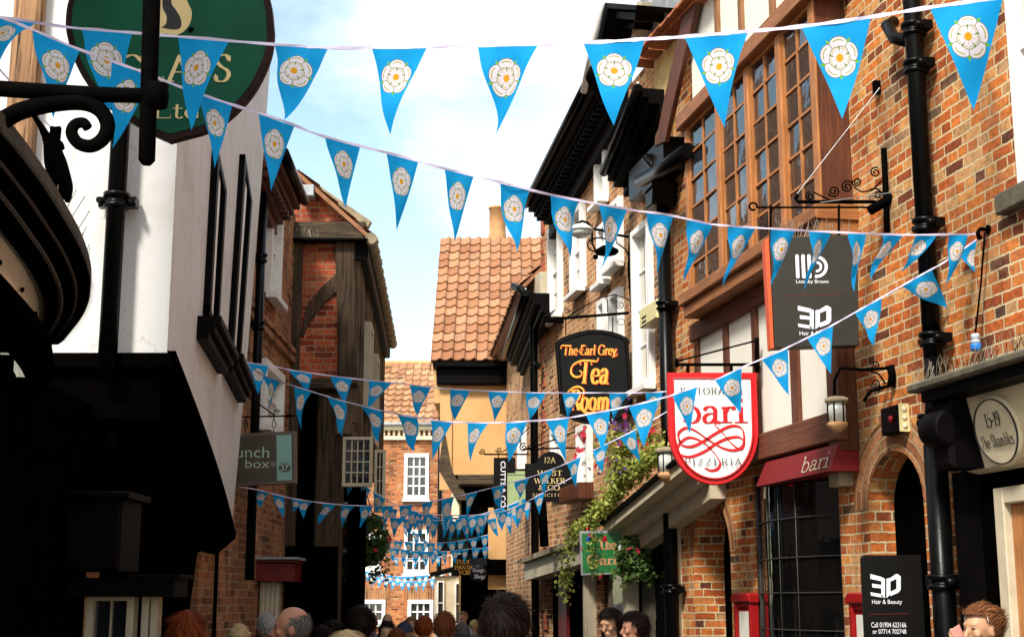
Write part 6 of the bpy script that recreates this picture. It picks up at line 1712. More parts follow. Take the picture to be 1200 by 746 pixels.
# ================================================================== BUNTING
def bunting(label, ctrl, ydep, flags, group='strings of blue white-rose bunting across the street', auto=None, tape_w=.011, start=None, end=None):
    """ctrl: (u,v) of the tape; ydep: (u,Y); flags: (uL,uR,tip u,tip v)"""
    def yd(u):
        q = sorted(ydep)
        if u <= q[0][0]:
            (a, A), (b, B) = q[0], q[1]; return A+(B-A)*(u-a)/(b-a)
        for (a, A), (b, B) in zip(q, q[1:]):
            if u <= b: return A+(B-A)*(u-a)/(b-a)
        (a, A), (b, B) = q[-2], q[-1]; return B+(B-A)*(u-b)/(b-a)
    C = [tuple(p) for p in catmull(sorted(ctrl), 6)]
    def vat(u):
        if u <= C[0][0]: return C[0][1]+(C[1][1]-C[0][1])*(u-C[0][0])/(C[1][0]-C[0][0])
        for a, b in zip(C, C[1:]):
            if u <= b[0]: return a[1]+(b[1]-a[1])*(u-a[0])/(b[0]-a[0])
        return C[-1][1]
    mid = C[len(C)//2]
    t = thing('bunting', label, 'bunting', at(mid[0], mid[1], yd(mid[0])), group=group)
    P = [at(u, v, yd(u)) for (u, v) in C]
    if start is not None: P = [Vector(start)]+P
    if end is not None: P = P+[Vector(end)]
    c = MB(); n = len(P); L = 0
    for i in range(n-1):
        a, b = P[i], P[i+1]
        wa, wb = tape_w*(1+.25*math.sin(i*1.7)), tape_w*(1+.25*math.sin((i+1)*1.7))
        ta, tb = .0025*math.sin(i*1.1), .0025*math.sin((i+1)*1.1)
        k = c.add([a+Vector((0, ta, wa/2)), b+Vector((0, tb, wb/2)), b+Vector((0, -tb, -wb/2)), a+Vector((0, -ta, -wa/2)),
                   a+Vector((0, ta+.003, wa/2)), b+Vector((0, tb+.003, wb/2)), b+Vector((0, -tb+.003, -wb/2)), a+Vector((0, -ta+.003, -wa/2))])
        for q in ([3, 2, 1, 0], [4, 5, 6, 7], [0, 1, 5, 4], [2, 3, 7, 6]): c.face([k+x for x in q], 0, [(0, 0)]*4)
    c.build('tape', M['tape'], t)
    if auto:
        u = auto[0]
        while u < auto[1]:
            y = yd(u); w = auto[2]*rnd(.75, 1.05); h = .29*FPX/y*rnd(.85, 1.0)
            flags = flags+[(u, u+w, u+w*rnd(.15, .75), vat(u)+h)]
            u += auto[3]*rnd(.9, 1.1)
    for (uL, uR, tu, tv) in flags:
        A, B = at(uL, vat(uL), yd(uL)), at(uR, vat(uR), yd(uR))
        T = at(tu, tv, yd((uL+uR)/2))
        ax = (B-A); W = ax.length; mdp = (A+B)/2
        nrm = ax.cross(T-mdp).normalized()
        if nrm.y > 0: nrm = -nrm
        ph = rnd(0, 6.28); amp = .012*min(1.6, W/.14); curl = rnd(-.05, .05); tw = rnd(-.5, .5)
        near = yd(uL) < 9.5
        N = 12 if near else 6
        m = MB(); H = (T-mdp).length
        ih = .29 if H < .45 else H
        # keep the printed rose undistorted on the cloth: u in true widths, v down the flag
        rows = []
        for j in range(N+1):
            f = j/N; wd = 1-f; ncol = max(1, N-j)
            row = []
            for i in range(N+1):
                s_ = (i/N-.5)*wd
                p = mdp+ax*s_+(T-mdp)*f
                w_ = math.sin(ph+f*5+s_*3)*amp*f*1.6+math.sin(ph*2+s_*7+f*2)*amp*.7*min(1, f*4)+curl*f*f
                w_ += s_*W*tw*f*1.3
                p = p+nrm*w_-Vector((0, 0, .006))
                row.append((p, (s_*.22/.062, (.098-f*.29)/.062)))
            rows.append(row)
        for j in range(N):
            for i in range(N):
                q = [rows[j][i], rows[j][i+1], rows[j+1][i+1], rows[j+1][i]]
                if j == N-1: q = [rows[j][i], rows[j][i+1], rows[N][i]]
                k = m.add([x[0] for x in q]); m.face(list(range(k, k+len(q))), 0, [x[1] for x in q], True)
        o = m.build('pennant', M['pennant'], t)
        bm = bmesh.new(); bm.from_mesh(o.data); bmesh.ops.remove_doubles(bm, verts=bm.verts, dist=1e-5); bm.to_mesh(o.data); bm.free()
    return t
bunting('nearest and largest string of blue rose pennants, running level across the top',
 [(-60, 14), (0, 20), (80, 32), (150, 38), (210, 43), (320, 52), (385, 56), (500, 55), (630, 52), (690, 50), (755, 46), (805, 43), (875, 37), (940, 31), (1020, 20), (1095, 8), (1175, -3), (1260, -14)],
 [(0, 6.0), (320, 5.7), (690, 5.0), (1000, 4.6), (1200, 4.4)],
 [(-16, 42, -12, 70), (96, 155, 122, 132), (209, 268, 217, 146), (322, 384, 338, 142), (436, 500, 456, 155), (560, 630, 583, 158), (684, 755, 722, 148), (803, 876, 849, 148), (940, 1020, 990, 142), (1090, 1175, 1140, 123)],
 start=(-2.7, 7.9, 4.4), end=(3.72, 5.0, 4.1), tape_w=.013)
bunting('second string of rose pennants, sloping from top left to the right wall hook',
 [(-40, 10), (0, 20), (34, 33), (93, 58), (166, 84), (217, 104), (270, 122), (330, 141), (380, 160), (450, 178), (520, 197), (585, 213), (645, 228), (735, 245), (785, 252), (830, 262), (875, 266), (960, 271), (1060, 275), (1152, 274)],
 [(0, 5.3), (250, 6.0), (400, 6.2), (600, 6.5), (800, 7.4), (1000, 8.2), (1152, 8.72)],
 [(38, 93, 62, 137), (131, 180, 134, 172), (232, 272, 252, 195), (303, 345, 317, 223), (381, 422, 404, 244), (453, 490, 468, 266), (521, 555, 534, 281), (586, 620, 602, 295), (645, 678, 661, 305), (702, 735, 708, 318), (757, 789, 768, 323), (805, 835, 808, 328), (853, 885, 857, 333), (903, 931, 908, 336), (948, 974, 952, 338), (993, 1015, 1004, 340), (1035, 1058, 1019, 327), (1073, 1098, 1055, 318), (1112, 1134, 1115, 331)],
 start=(-2.9, 7.6, 4.0), tape_w=.012)
bunting('third string of rose pennants, dipping from the right wall hook across the pizzeria sign',
 [(286, 425), (310, 440), (345, 452), (380, 463), (400, 469), (440, 479), (460, 484), (480, 487), (505, 492), (540, 494.5), (585, 495), (620, 493), (660, 490), (700, 483), (740, 475), (780, 465), (800, 458), (840, 444), (870, 430), (910, 413), (945, 396), (975, 381), (1000, 367), (1030, 350), (1060, 333), (1083, 320), (1105, 308), (1130, 291), (1152, 275)],
 [(286, 12.6), (350, 11.6), (500, 10.7), (700, 10.1), (850, 9.8), (1000, 9.4), (1152, 8.72)],
 [(308, 328, 316, 481), (345, 365, 347, 500), (384, 406, 400, 510), (423, 448, 447, 517), (466, 489, 485, 528), (505, 530, 508, 538), (548, 572, 547, 538), (593, 618, 594, 539), (640, 667, 664, 540), (687, 715, 709, 530), (737, 771, 756, 523), (788, 817, 808, 507), (838, 869, 866, 483), (893, 923, 925, 462), (946, 976, 974, 437), (1002, 1033, 1024, 404), (1057, 1092, 1107, 363), (1122, 1149, 1155, 328)])
bunting('fourth string of rose pennants, nearly level from the left house to the pizzeria sign bracket',
 [(284, 424), (315, 428), (340, 433), (365, 437), (420, 444), (460, 448), (520, 455), (600, 459), (640, 460), (700, 460), (750, 460), (787, 458)],
 [(284, 12.8), (787, 14.4)],
 [(290, 315, 303, 461), (338, 366, 362, 458), (387, 413, 404, 472), (432, 459, 432, 478), (480, 505, 487, 487), (527, 551, 531, 492), (572, 596, 579, 493), (616, 640, 620, 492), (659, 680, 664, 491), (714, 737, 717, 492), (756, 777, 764, 492)])
bunting('fifth string of rose pennants, rising from under the grey cafe sign past the solicitors sign',
 [(272, 569), (300, 573), (320, 578), (345, 584), (380, 589), (420, 592), (470, 592), (516, 585), (561, 575), (620, 559), (665, 542), (700, 525), (745, 503), (785, 480)],
 [(285, 14.4), (350, 15.2), (420, 16), (560, 15.2), (700, 14), (785, 13.6)],
 [(302, 315, 302, 594), (320, 333, 328, 607), (342, 353, 345, 600), (352, 366, 350, 604), (378, 393, 375, 614), (400, 416, 399, 618), (422, 437, 421, 618), (447, 461, 449, 620), (468, 484, 469, 616), (494, 508, 497, 617), (518, 532, 520, 622), (546, 560, 547, 606), (576, 591, 582, 596), (603, 620, 608, 588), (632, 649, 636, 578), (664, 681, 675, 570), (695, 713, 704, 552), (726, 745, 750, 540)])
bunting('short steep string of rose pennants falling from the half timbered house by the open casements',
 [(390, 541), (406, 552), (420, 564), (440, 577), (465, 592), (484, 598), (516, 603), (570, 602), (603, 594), (640, 575), (672, 558)],
 [(390, 18.3), (470, 18.5), (672, 18.6)],
 [(391, 401, 393, 567), (406, 418, 407, 581), (422, 434, 426, 589), (437, 451, 441, 601), (478, 490, 480, 626), (497, 508, 501, 628), (519, 531, 521, 625), (537, 549, 545, 626), (556, 569, 565, 627), (584, 596, 588, 622), (604, 617, 606, 620), (626, 638, 632, 602)])
bunting('string of small rose pennants slanting below the green panel sign to the far cream house',
 [(300, 570), (345, 579), (400, 588), (450, 594), (500, 603), (540, 612), (560, 611), (580, 606), (603, 597), (622, 586)],
 [(300, 17.0), (420, 20), (622, 21)],
 [(354, 366, 367, 606), (368, 379, 371, 612), (455, 466, 459, 618), (484, 496, 484, 622), (504, 515, 509, 632), (525, 537, 528, 634), (540, 551, 548, 636), (555, 566, 561, 634), (570, 581, 583, 629), (588, 600, 598, 628)])
bunting('small distant string of rose pennants across the far brick windows, higher of two',
 [(420, 640), (455, 641), (484, 645), (514, 646), (545, 643), (575, 641)], [(420, 27), (575, 27)], [], auto=(430, 568, 11, 12.5))
bunting('small distant string of rose pennants across the far brick windows, lower of two',
 [(440, 651), (470, 654), (515, 652), (560, 644)], [(440, 30), (560, 30)],
 [(460, 467, 465, 663), (470, 477, 474, 665), (483, 490, 487, 665), (495, 501, 499, 664), (508, 516, 515, 663)])
bunting('short distant string dropping steeply before the upper far sash window',
 [(470, 612), (484, 622), (500, 634), (514, 645)], [(470, 26), (514, 27)], [], auto=(472, 512, 8, 12))
bunting('farthest crowded string of tiny rose pennants below the far windows, upper tape',
 [(425, 668), (440, 671), (470, 675), (500, 673), (530, 666)], [(425, 34), (530, 34)], [], auto=(427, 526, 8.5, 9))
bunting('farthest crowded string of tiny rose pennants below the far windows, lower tape',
 [(428, 673), (445, 676), (470, 680), (500, 679), (524, 671)], [(428, 36), (524, 36)], [], auto=(432, 520, 8.5, 9))
bunting('middle distance string of rose pennants running close below the solicitors sign to the left',
 [(388, 596), (420, 601), (470, 607), (520, 609), (560, 603), (600, 590), (632, 576)],
 [(388, 19.5), (632, 20)], [], auto=(396, 622, 13, 15))
bunting('small distant string of rose pennants sagging before the lower far sash window',
 [(430, 628), (460, 633), (500, 636), (540, 633), (572, 626)], [(430, 25), (572, 25)], [], auto=(436, 566, 11, 13))
# ================================================================== PLANTS, NEAR SHOP BOW, PEOPLE
def trail(label, name, cat, loc, strands, leaf=.05, per=60, spread=.05, flowers=(), mats=('leaf', 'petal_red', 'petal_purple', 'petal_white'), basket=None, part='foliage'):
    t = thing(name, label, cat, loc)
    c = MB()
    for (pts, n) in strands: leaves(c, pts, n, spread, leaf)
    for k in (1, 2, 3):
        if len(flowers) >= k and flowers[k-1]:
            for (p, n, sp, sz) in flowers[k-1]:
                for _ in range(n): bloom(c, Vector(p)+Vector((random.gauss(0, sp), random.gauss(0, sp*.6), random.gauss(0, sp))), sz*rnd(.7, 1.2), k)
    c.build(part, [M[q] for q in mats], t)
    c = MB()
    for (pts, n) in strands: c.tube([p for p in pts], .006, 4)
    c.build('stem', M['leaf_dark'], t)
    return t
def A(u, v, Y): return at(u, v, Y)
# mass of creeper on the tea house canopy and its trails
Yc = 15.6
edge = [(775, 525, 14.3), (757, 540, 14.8), (740, 556, 15.2), (722, 575, 15.6), (705, 595, 16.1), (690, 612, 16.5), (672, 628, 17.0)]
E = [A(*p) for p in edge]
top = [A(738, 510, 15.0), A(728, 525, 15.2), A(735, 545, 15.1), A(720, 562, 15.5)]
hang1 = [A(672, 628, 17), A(668, 645, 17), A(664, 665, 17), A(668, 685, 17), A(660, 698, 17)]
hang2 = [A(668, 640, 17), A(656, 650, 17), A(661, 672, 17), A(658, 690, 17)]
hang3 = [A(700, 605, 16.2), A(696, 625, 16.1), A(698, 645, 16.1), A(694, 662, 16.1), A(697, 675, 16.1)]
trail('pale green creeper with red and purple flowers spilling along the shop canopy and hanging down', 'trailing_plant', 'plant', E[2],
  [(E, 2400), ([A(770, 512, 14.6)]+top, 650), (top, 500), (hang1, 130), (hang2, 60), (hang3, 90), ([A(700, 530, 15.8), A(712, 518, 15.6), A(735, 508, 15.2)], 160)], leaf=.05, spread=.052,
  flowers=[[(A(728, 512, 15), 8, .09, .035), (A(702, 548, 15.8), 5, .08, .035), (A(762, 505, 14.7), 6, .06, .04), (A(760, 522, 14.6), 5, .05, .04), (A(685, 512, 16), 6, .04, .05), (A(678, 532, 16), 5, .04, .05), (A(697, 640, 16), 4, .2, .03)],
           [(A(742, 495, 14.9), 24, .10, .032), (A(735, 506, 15), 18, .10, .03), (A(695, 545, 15.8), 8, .08, .03), (A(726, 542, 15), 6, .1, .03)],
           [(A(712, 555, 15.4), 6, .1, .025), (A(692, 540, 15.8), 8, .08, .03), (A(722, 500, 15), 5, .1, .025)]])
# hanging basket by the timber house
def basket(label, cu, cv, Y, r, n, hook, nf=14):
    c0 = at(cu, cv, Y); t = thing('hanging_basket', label, 'hanging basket', c0)
    c = MB()
    for _ in range(n):
        d = Vector((random.gauss(0, 1), random.gauss(0, 1), random.gauss(0, 1))).normalized()*r*rnd(.55, 1.0)**.5
        d.z *= 1.05; leafat(c, c0+d, rnd(.04, .09))
    for k in range(14):
        a = rnd(0, 6.28); x = c0+Vector((math.cos(a)*r*.8, math.sin(a)*r*.8, -r*.3)); leaves(c, [x, x+Vector((rnd(-.1, .1), 0, -r*.8)), x+Vector((rnd(-.15, .15), 0, -r*rnd(.9, 1.4)))], 22, .03, .05)
    for mi, k in ((1, nf), (2, nf)):
        for _ in range(k):
            d = Vector((random.gauss(0, 1), -abs(random.gauss(0, 1)), random.gauss(0, .8)+.3)).normalized()*r*1.02; bloom(c, c0+d, .045, mi)
    c.build('foliage', [M['leaf_dark'], M['petal_red'], M['petal_white']], t)
    c = MB(); c.lathe([(.02, -r*.9), (r*.4, -r*.7), (r*.6, -r*.2), (r*.62, 0)], tuple(c0), 14)
    for k in range(3): c.tube([c0+Vector((r*.6*math.cos(k*2.1), r*.6*math.sin(k*2.1), 0)), c0+Vector((0, 0, r*1.9))], .008, 4)
    c.tube([c0+Vector((0, 0, r*1.9)), hook], .015, 5); c.build('basket', M['iron'], t)
basket('dark leafy hanging basket with red and white flowers beside the open casements on the left', 427, 632, 19.5, .36, 1500, Vector((-2.35, 19.6, 3.7)))
basket('dark shaded flower basket hanging in front of the green garden sign', 742, 650, 15.9, .20, 700, at(742, 612, 16.0), 2)

# ------------------------------------------------------------------ near bow-fronted shop at the left edge
M['fascia_bow'] = mat_plain('fascia_bow', (0.75, 0.7, 0.58), 0.12, var=.12, bump=.05, spec=.8)
M['bead'] = mat_plain('bead', (0.02, 0.016, 0.012), 0.3, var=.6, bump=.3)  # cornice ribs, their highlights put into a colour paler than the black
def near_bow():
    F = MB().F
    zt = 2.93
    pl = []
    for (u, v) in ((-150, 20), (-60, 85), (0, 138), (45, 195), (75, 243), (98, 287), (107, 325), (99, 358), (74, 392)):
        r = ray(u, v); k = (zt-EYE.z)/r.z; p = EYE+r*k; pl.append((p.x, p.y))
    cp = catmull(pl, 6); n = len(cp)
    def off(d):
        o = []
        for i in range(n):
            tg = (cp[min(i+1, n-1)]-cp[max(i-1, 0)]).normalized(); o.append(cp[i]+Vector((-tg.y, tg.x))*d)
        return o
    t = thing('bow_shopfront', 'black bow fronted shop with spiked curved cornice at the left edge of the view', 'shopfront', (cp[0].x, cp[0].y, 0))
    def band(prof, mt, name, back=1.2):
        c = MB(); rr = [off(d) for (d, z) in prof]
        for a in range(len(prof)-1):
            L = 0
            for i in range(n-1):
                p = [(rr[a][i].x, rr[a][i].y, prof[a][1]), (rr[a][i+1].x, rr[a][i+1].y, prof[a][1]), (rr[a+1][i+1].x, rr[a+1][i+1].y, prof[a+1][1]), (rr[a+1][i].x, rr[a+1][i].y, prof[a+1][1])]
                dl = (cp[i+1]-cp[i]).length; k = c.add(p); c.face([k, k+1, k+2, k+3], 0, [(L, prof[a][1]), (L+dl, prof[a][1]), (L+dl, prof[a+1][1]), (L, prof[a+1][1])], True); L += dl
        # end cap at the far end
        k = c.add([(rr[a][-1].x, rr[a][-1].y, prof[a][1]) for a in range(len(prof))]+[(rr[-1][-1].x-back, rr[-1][-1].y+.1, prof[-1][1]), (rr[0][-1].x-back, rr[0][-1].y+.1, prof[0][1])])
        c.face(list(range(k, k+len(prof)+2)))
        return c.build(name, M[mt], t)
    band([(.5, zt+.05), (.0, zt+.02), (-.0, zt-.035)], 'ledge_dark', 'cornice_top')
    band([(.004, zt-.036), (.02, zt-.05), (.10, zt-.055), (.11, zt-.075), (.17, zt-.08), (.18, zt-.10)], 'black_dull', 'cornice')
    band([(.192, zt-.10), (.192, zt-.27)], 'fascia_bow', 'fascia')
    band([(.19, zt-.27), (.13, zt-.28), (.12, zt-.33), (.20, zt-.38), (.22, zt-.41)], 'black_dull', 'lower_moulding')
    band([(.25, zt-.41), (.25, .5)], 'bow_glass', 'shop_glass')
    band([(.20, .5), (.20, 0)], 'black_paint', 'stall_riser')
    for d_, z_, r_ in ((.055, zt-.056, .006), (.11, zt-.078, .008), (.135, zt-.30, .006)):
        o = off(d_); c = MB(); c.tube([(q.x, q.y, z_) for q in o], r_, 6); c.build('bead', M['bead'], t)
    o = off(.19)
    for i in range(4, n, 5):
        q = o[i]; tg = (o[min(i+1, n-1)]-o[i-1]).normalized(); c = MB(frame((q.x, q.y, zt-.19), (tg.x, tg.y, 0))); c.lathe([(.0, -.012), (.008, -.01), (.009, .0)], (0, 0, 0), 10, axis='y'); c.build('bolt', M['iron'], t)
    # comb-like bird strips on the edges
    c = MB()
    for d, z, st, h in ((.0, zt-.02, .03, .035), (.185, zt-.10, .028, .025)):
        o = off(d)
        for i in range(n-1):
            m_ = max(1, int((o[i+1]-o[i]).length/st))
            for k in range(m_):
                p = o[i].lerp(o[i+1], (k+.5)/m_); tg = (o[i+1]-o[i]).normalized(); nn = Vector((tg.y, -tg.x))*.02
                w = tg*.009
                q = [(p.x-w.x, p.y-w.y, z), (p.x+w.x, p.y+w.y, z), (p.x+nn.x, p.y+nn.y, z-h*.8)]
                kk = c.add(q); c.face([kk, kk+1, kk+2], 0, [(0, 0)]*3)
    c.build('bird_strip', M['black_text'], t)
    o = off(.05); spikes(t, [Vector((q.x, q.y, zt)) for q in o[n//2:]], 26, .13, .0018, spread=.6)
    # posts between the panes
    o = off(.235)
    for i in (n-1, n-7, n-13, n-19, n-26):
        p = o[i]; c = MB(); c.tube([(p.x, p.y, .5), (p.x, p.y, zt-.41)], .04 if i == n-1 else .028, 8); c.build('post', M['black_dull'], t)
    # solid pier where the bow meets the house behind
    e = off(.3)[-1]; c = MB(); c.box(e.x-1.3, e.x+.03, e.y+.02, 7.95, 0, zt-.15); c.build('end_pier', M['black_dull'], t)
    # unseen house wall above the shopfront, added to shade the street's right side
    c = MB(); q = off(.55); 
    for i in range(n-1):
        a, b = q[i], q[i+1]; k = c.add([(a.x-.25, a.y, zt), (b.x-.25, b.y, zt), (b.x-.25, b.y, 8.2), (a.x-.25, a.y, 8.2)]); c.face([k, k+1, k+2, k+3])
    c.build('upper_wall', M['white_render'], t)
    return t, cp
bow, BCP = near_bow()

# climbing cat figure on the cornice
def cat_figure():
    Y = 6.4; F = facing(Y)
    t = thing('cat_sculpture', 'dark iron cat figure climbing the wall above the curved shop cornice', 'sculpture', at(70, 235, Y))
    me = bpy.data.meshes.new('body'); P = [(70, 232, 0), (72, 218, 13), (69, 200, 15), (63, 184, 13), (60, 172, 9), (63, 162, 9), (66, 156, 7)]
    vs_ = [F @ Vector((px(F, u, v)[0], 0, px(F, u, v)[1]))-t.location for (u, v, r) in P]
    rs = [max(2, p[2])/FPX*Y for p in P]; ed = [(i, i+1) for i in range(len(P)-1)]
    def add(pts, par):
        for (u, v, dy, r) in pts:
            vs_.append(F @ Vector((px(F, u, v)[0], dy, px(F, u, v)[1]))-t.location); rs.append(r/FPX*Y); ed.append((par, len(vs_)-1)); par = len(vs_)-1
    add([(48, 148, 0, 4), (40, 136, 0, 3.5), (34, 122, 0, 3)], 4)       # raised foreleg reaching up the wall
    add([(71, 168, .0, 4), (74, 176, 0, 3)], 5)
    add([(62, 240, 0, 6), (54, 246, 0, 4)], 1); add([(80, 226, 0, 6), (79, 238, 0, 4)], 1)
    add([(59, 148, 0, 2)], 6); add([(71, 148, 0, 2)], 6)
    me.from_pydata(vs_, ed, []); ob = link('body', me, t); sk = ob.modifiers.new('s', 'SKIN')
    for i, r in enumerate(rs): me.skin_vertices[0].data[i].radius = (r, r)
    me.skin_vertices[0].data[2].use_root = True
    ob.modifiers.new('d', 'SUBSURF').levels = 2; ob.modifiers['d'].render_levels = 2
    me.materials.append(M['iron'])
cat_figure()

# ------------------------------------------------------------------ people
def mat_skin(name, c):
    t = NT(name); n, _ = t.noise(t.obj(), 25, 4); lo = tuple(x*.85 for x in c)
    t.set(t.ramp(n, [(.3, lo), (.7, c)]), .5, None, .35); t.b.inputs['Subsurface Weight'].default_value = .08; t.b.inputs['Subsurface Radius'].default_value = (.02, .008, .004)
    return t.mat
SK = {'pale': mat_skin('skin_pale', (.52, .29, .19)), 'red': mat_skin('skin_red', (.44, .2, .125)), 'tan': mat_skin('skin_tan', (.5, .27, .15)), 'light': mat_skin('skin_light', (.58, .36, .23))}
def mat_hair(name, c1, c2):
    t = NT(name); gn = t.node('ShaderNodeNewGeometry'); c = t.ramp(gn.outputs['Random Per Island'], [(0, c1), (1, c2)]); t.set(c, .55, None, .04)
    return t.mat
HR = {'dark': mat_hair('hair_dark', (.003, .002, .002), (.016, .009, .006)), 'brown': mat_hair('hair_brown', (.05, .015, .006), (.2, .065, .025)), 'red': mat_hair('hair_red', (.09, .015, .006), (.3, .07, .02)),
      'blond': mat_hair('hair_blond', (.4, .27, .12), (.75, .6, .36)), 'grey': mat_hair('hair_grey', (.2, .19, .18), (.5, .48, .45)), 'greydark': mat_hair('hair_greydark', (.03, .028, .026), (.16, .15, .14)), 'lightbrown': mat_hair('hair_lightbrown', (.12, .06, .03), (.36, .2, .09)), 'chestnut': mat_hair('hair_chestnut', (.05, .018, .008), (.28, .11, .045))}
CL = {k: mat_plain('cloth_'+k, c, .9, var=.2, bump=.4, bscale=120) for k, c in dict(black=(.008, .008, .01), blue=(.28, .42, .72), navy=(.02, .03, .07), grey=(.15, .15, .16), red=(.3, .02, .03), cream=(.5, .42, .3), denim=(.05, .08, .16), pale=(.4, .5, .62), brown=(.12, .06, .03)).items()}

def smooth_union(parts, voxel, smooth_it=3):
    """one continuous surface out of overlapping volumes"""
    me = bpy.data.meshes.new('tmp'); V = []; Fc = []
    for (v, f) in parts:
        k = len(V); V += v; Fc += [tuple(i+k for i in q) for q in f]
    me.from_pydata(V, [], Fc); ob = bpy.data.objects.new('tmp', me); COL.objects.link(ob)
    r = ob.modifiers.new('r', 'REMESH'); r.mode = 'VOXEL'; r.voxel_size = voxel; r.use_smooth_shade = True
    s = ob.modifiers.new('s', 'SMOOTH'); s.factor = .5; s.iterations = smooth_it
    dg = bpy.context.evaluated_depsgraph_get(); dg.update()
    out = bpy.data.meshes.new_from_object(ob.evaluated_get(dg))
    bpy.data.objects.remove(ob); bpy.data.meshes.remove(me)
    return out
def ellipsoid(c, r, n=14, fn=None):
    V = []; Fc = []
    for j in range(n+1):
        th = math.pi*j/n
        for i in range(2*n):
            ph = math.pi*i/n
            p = Vector((math.sin(th)*math.cos(ph), math.sin(th)*math.sin(ph), math.cos(th)))
            if fn: p = fn(p)
            V.append((c[0]+p.x*r[0], c[1]+p.y*r[1], c[2]+p.z*r[2]))
    for j in range(n):
        for i in range(2*n):
            a = j*2*n+i; b = j*2*n+(i+1) % (2*n); Fc.append((a, b, b+2*n, a+2*n))
    return V, Fc
def cone(pts, rad, n=12):
    """closed tapering limb through points; rad = radius or (rx, ry)"""
    V = []; Fc = []; P = [Vector(p) for p in pts]; N = len(P)
    for i in range(N):
        t = (P[min(i+1, N-1)]-P[max(i-1, 0)]).normalized(); x = t.cross(Vector((0, 1, 0.01))).normalized(); y = t.cross(x).normalized()
        r = rad[i] if isinstance(rad[i], tuple) else (rad[i], rad[i])
        for k in range(n): V.append(tuple(P[i]+x*math.cos(6.2832*k/n)*r[0]+y*math.sin(6.2832*k/n)*r[1]))
    for i in range(N-1):
        for k in range(n): Fc.append((i*n+k, i*n+(k+1) % n, (i+1)*n+(k+1) % n, (i+1)*n+k))
    Fc.append(tuple(range(n))[::-1]); Fc.append(tuple((N-1)*n+k for k in range(n)))
    return V, Fc
def person(label, u, vtop, Y, yaw, skin='pale', hair='dark', style='short', top='black', legs='denim', tilt=0, near=False, build=1.0, phone=False, glasses=None, cap=False, scale=1.0, headband=False, group=None):
    """stands on the paving, faces +x-right when yaw=-90; yaw 0 looks away from the camera, 180 looks at it"""
    zt = at(u, vtop, Y).z; H = (zt-.02)*1.0; s = H/1.72
    X = at(u, vtop, Y).x
    loc = Vector((X, Y, 0.004)); t = thing('person', label, 'person', loc, group=group)
    t.rotation_euler = (0, 0, R(yaw))
    S_ = Matrix.Scale(s, 4)
    hz = 1.60                                   # head centre
    sh = 1.42; bw = .19*build
    parts = []
    # torso, neck
    parts.append(cone([(0, 0, .84), (0, 0, .95), (0, .0, 1.08), (0, 0, 1.25), (0, 0, 1.37), (0, -.005, 1.43), (0, -.01, 1.46)], [(.15*build, .11), (.165*build, .115), (.14*build, .10*build), (.165*build, .115*build), (.175*build, .10), (.11, .075), (.065, .06)]))
    parts.append(cone([(0, -.015, 1.40), (0, -.005, 1.50), (0, .01, 1.56)], [(.065, .06), (.055, .057), (.055, .06)]))
    for sx in (-1, 1):
        parts.append(cone([(sx*.09, 0, .90), (sx*.095, .01, .70), (sx*.095, .015, .48), (sx*.095, -.01, .30), (sx*.095, -.015, .09), (sx*.095, -.01, .03)], [.085, .078, .055, .055, .038, .045]))
        parts.append(cone([(sx*.095, -.06, .035), (sx*.097, .04, .04), (sx*.10, .15, .025)], [(.035, .03), (.043, .035), (.035, .02)]))
        ph = phone and sx == 1
        sp = (sx*(bw-.005), 0, 1.40)
        if ph:
            arm = [sp, (sx*(bw+.07), .06, 1.22), (sx*(bw+.08), .12, 1.14)], [.055, .045, .042]
            parts.append(cone(*arm)); parts.append(cone([(sx*(bw+.08), .12, 1.14), (sx*(bw+.02), .13, 1.32), (sx*(.125), .09, 1.50)], [.042, .036, .026]))
            hand = Vector((sx*.115, .085, 1.53))
            parts.append(ellipsoid(hand, (.018, .032, .042), 8))
            for q in range(4):
                b0 = hand+Vector((sx*.012, .028-.019*q, .030)); parts.append(cone([b0, b0+Vector((sx*.004, .002, .022)), b0+Vector((-sx*.010, .006, .040)), b0+Vector((-sx*.022, .006, .046))], [.0088, .0082, .0076, .007], 8))
            parts.append(cone([hand+Vector((0, .028, -.015)), hand+Vector((-sx*.004, .044, .008)), hand+Vector((-sx*.012, .046, .03))], [.011, .0095, .008], 8))
        else:
            e = (sx*(bw+.05), -.02, 1.12); w = (sx*(bw+.055), .06, .88)
            parts.append(cone([sp, (sx*(bw+.03), -.005, 1.27), e], [.055, .047, .038])); parts.append(cone([e, ((e[0]+w[0])/2, .02, 1.0), w], [.038, .036, .025]))
            hc = Vector((w[0], w[1]+.012, w[2]-.045)); parts.append(ellipsoid(hc, (.016, .036, .045), 8))
            for q in range(4):
                b0 = hc+Vector((0, .027-.018*q, -.035)); l = (.07, .078, .074, .06)[q]
                parts.append(cone([b0, b0+Vector((-sx*.004, .004, -l*.45)), b0+Vector((-sx*.016, .008, -l*.95))], [.0088, .008, .007], 8))
            parts.append(cone([hc+Vector((-sx*.008, .03, .01)), hc+Vector((-sx*.016, .05, -.02)), hc+Vector((-sx*.02, .055, -.042))], [.011, .0095, .008], 8))
    # head
    def headshape(p):
        p = p.copy(); 
        if p.z < 0: k = 1+.28*p.z; p.x *= k*(1+.02*p.z); p.y *= (1+.12*p.z)
        if p.y < 0: p.y *= 1.12
        return p
    hc = Vector((0, .012, hz)); hp = []
    hp.append(ellipsoid(hc+Vector((0, -.004, .012)), (.077, .096, .108), 20, headshape))
    hp.append(ellipsoid(hc+Vector((0, .062, -.075)), (.032, .030, .026), 10))       # chin
    hp.append(cone([hc+Vector((0, .083, .012)), hc+Vector((0, .100, -.012)), hc+Vector((0, .112, -.034)), hc+Vector((0, .096, -.043))], [(.008, .012), (.010, .014), (.016, .014), (.010, .010)], 10))
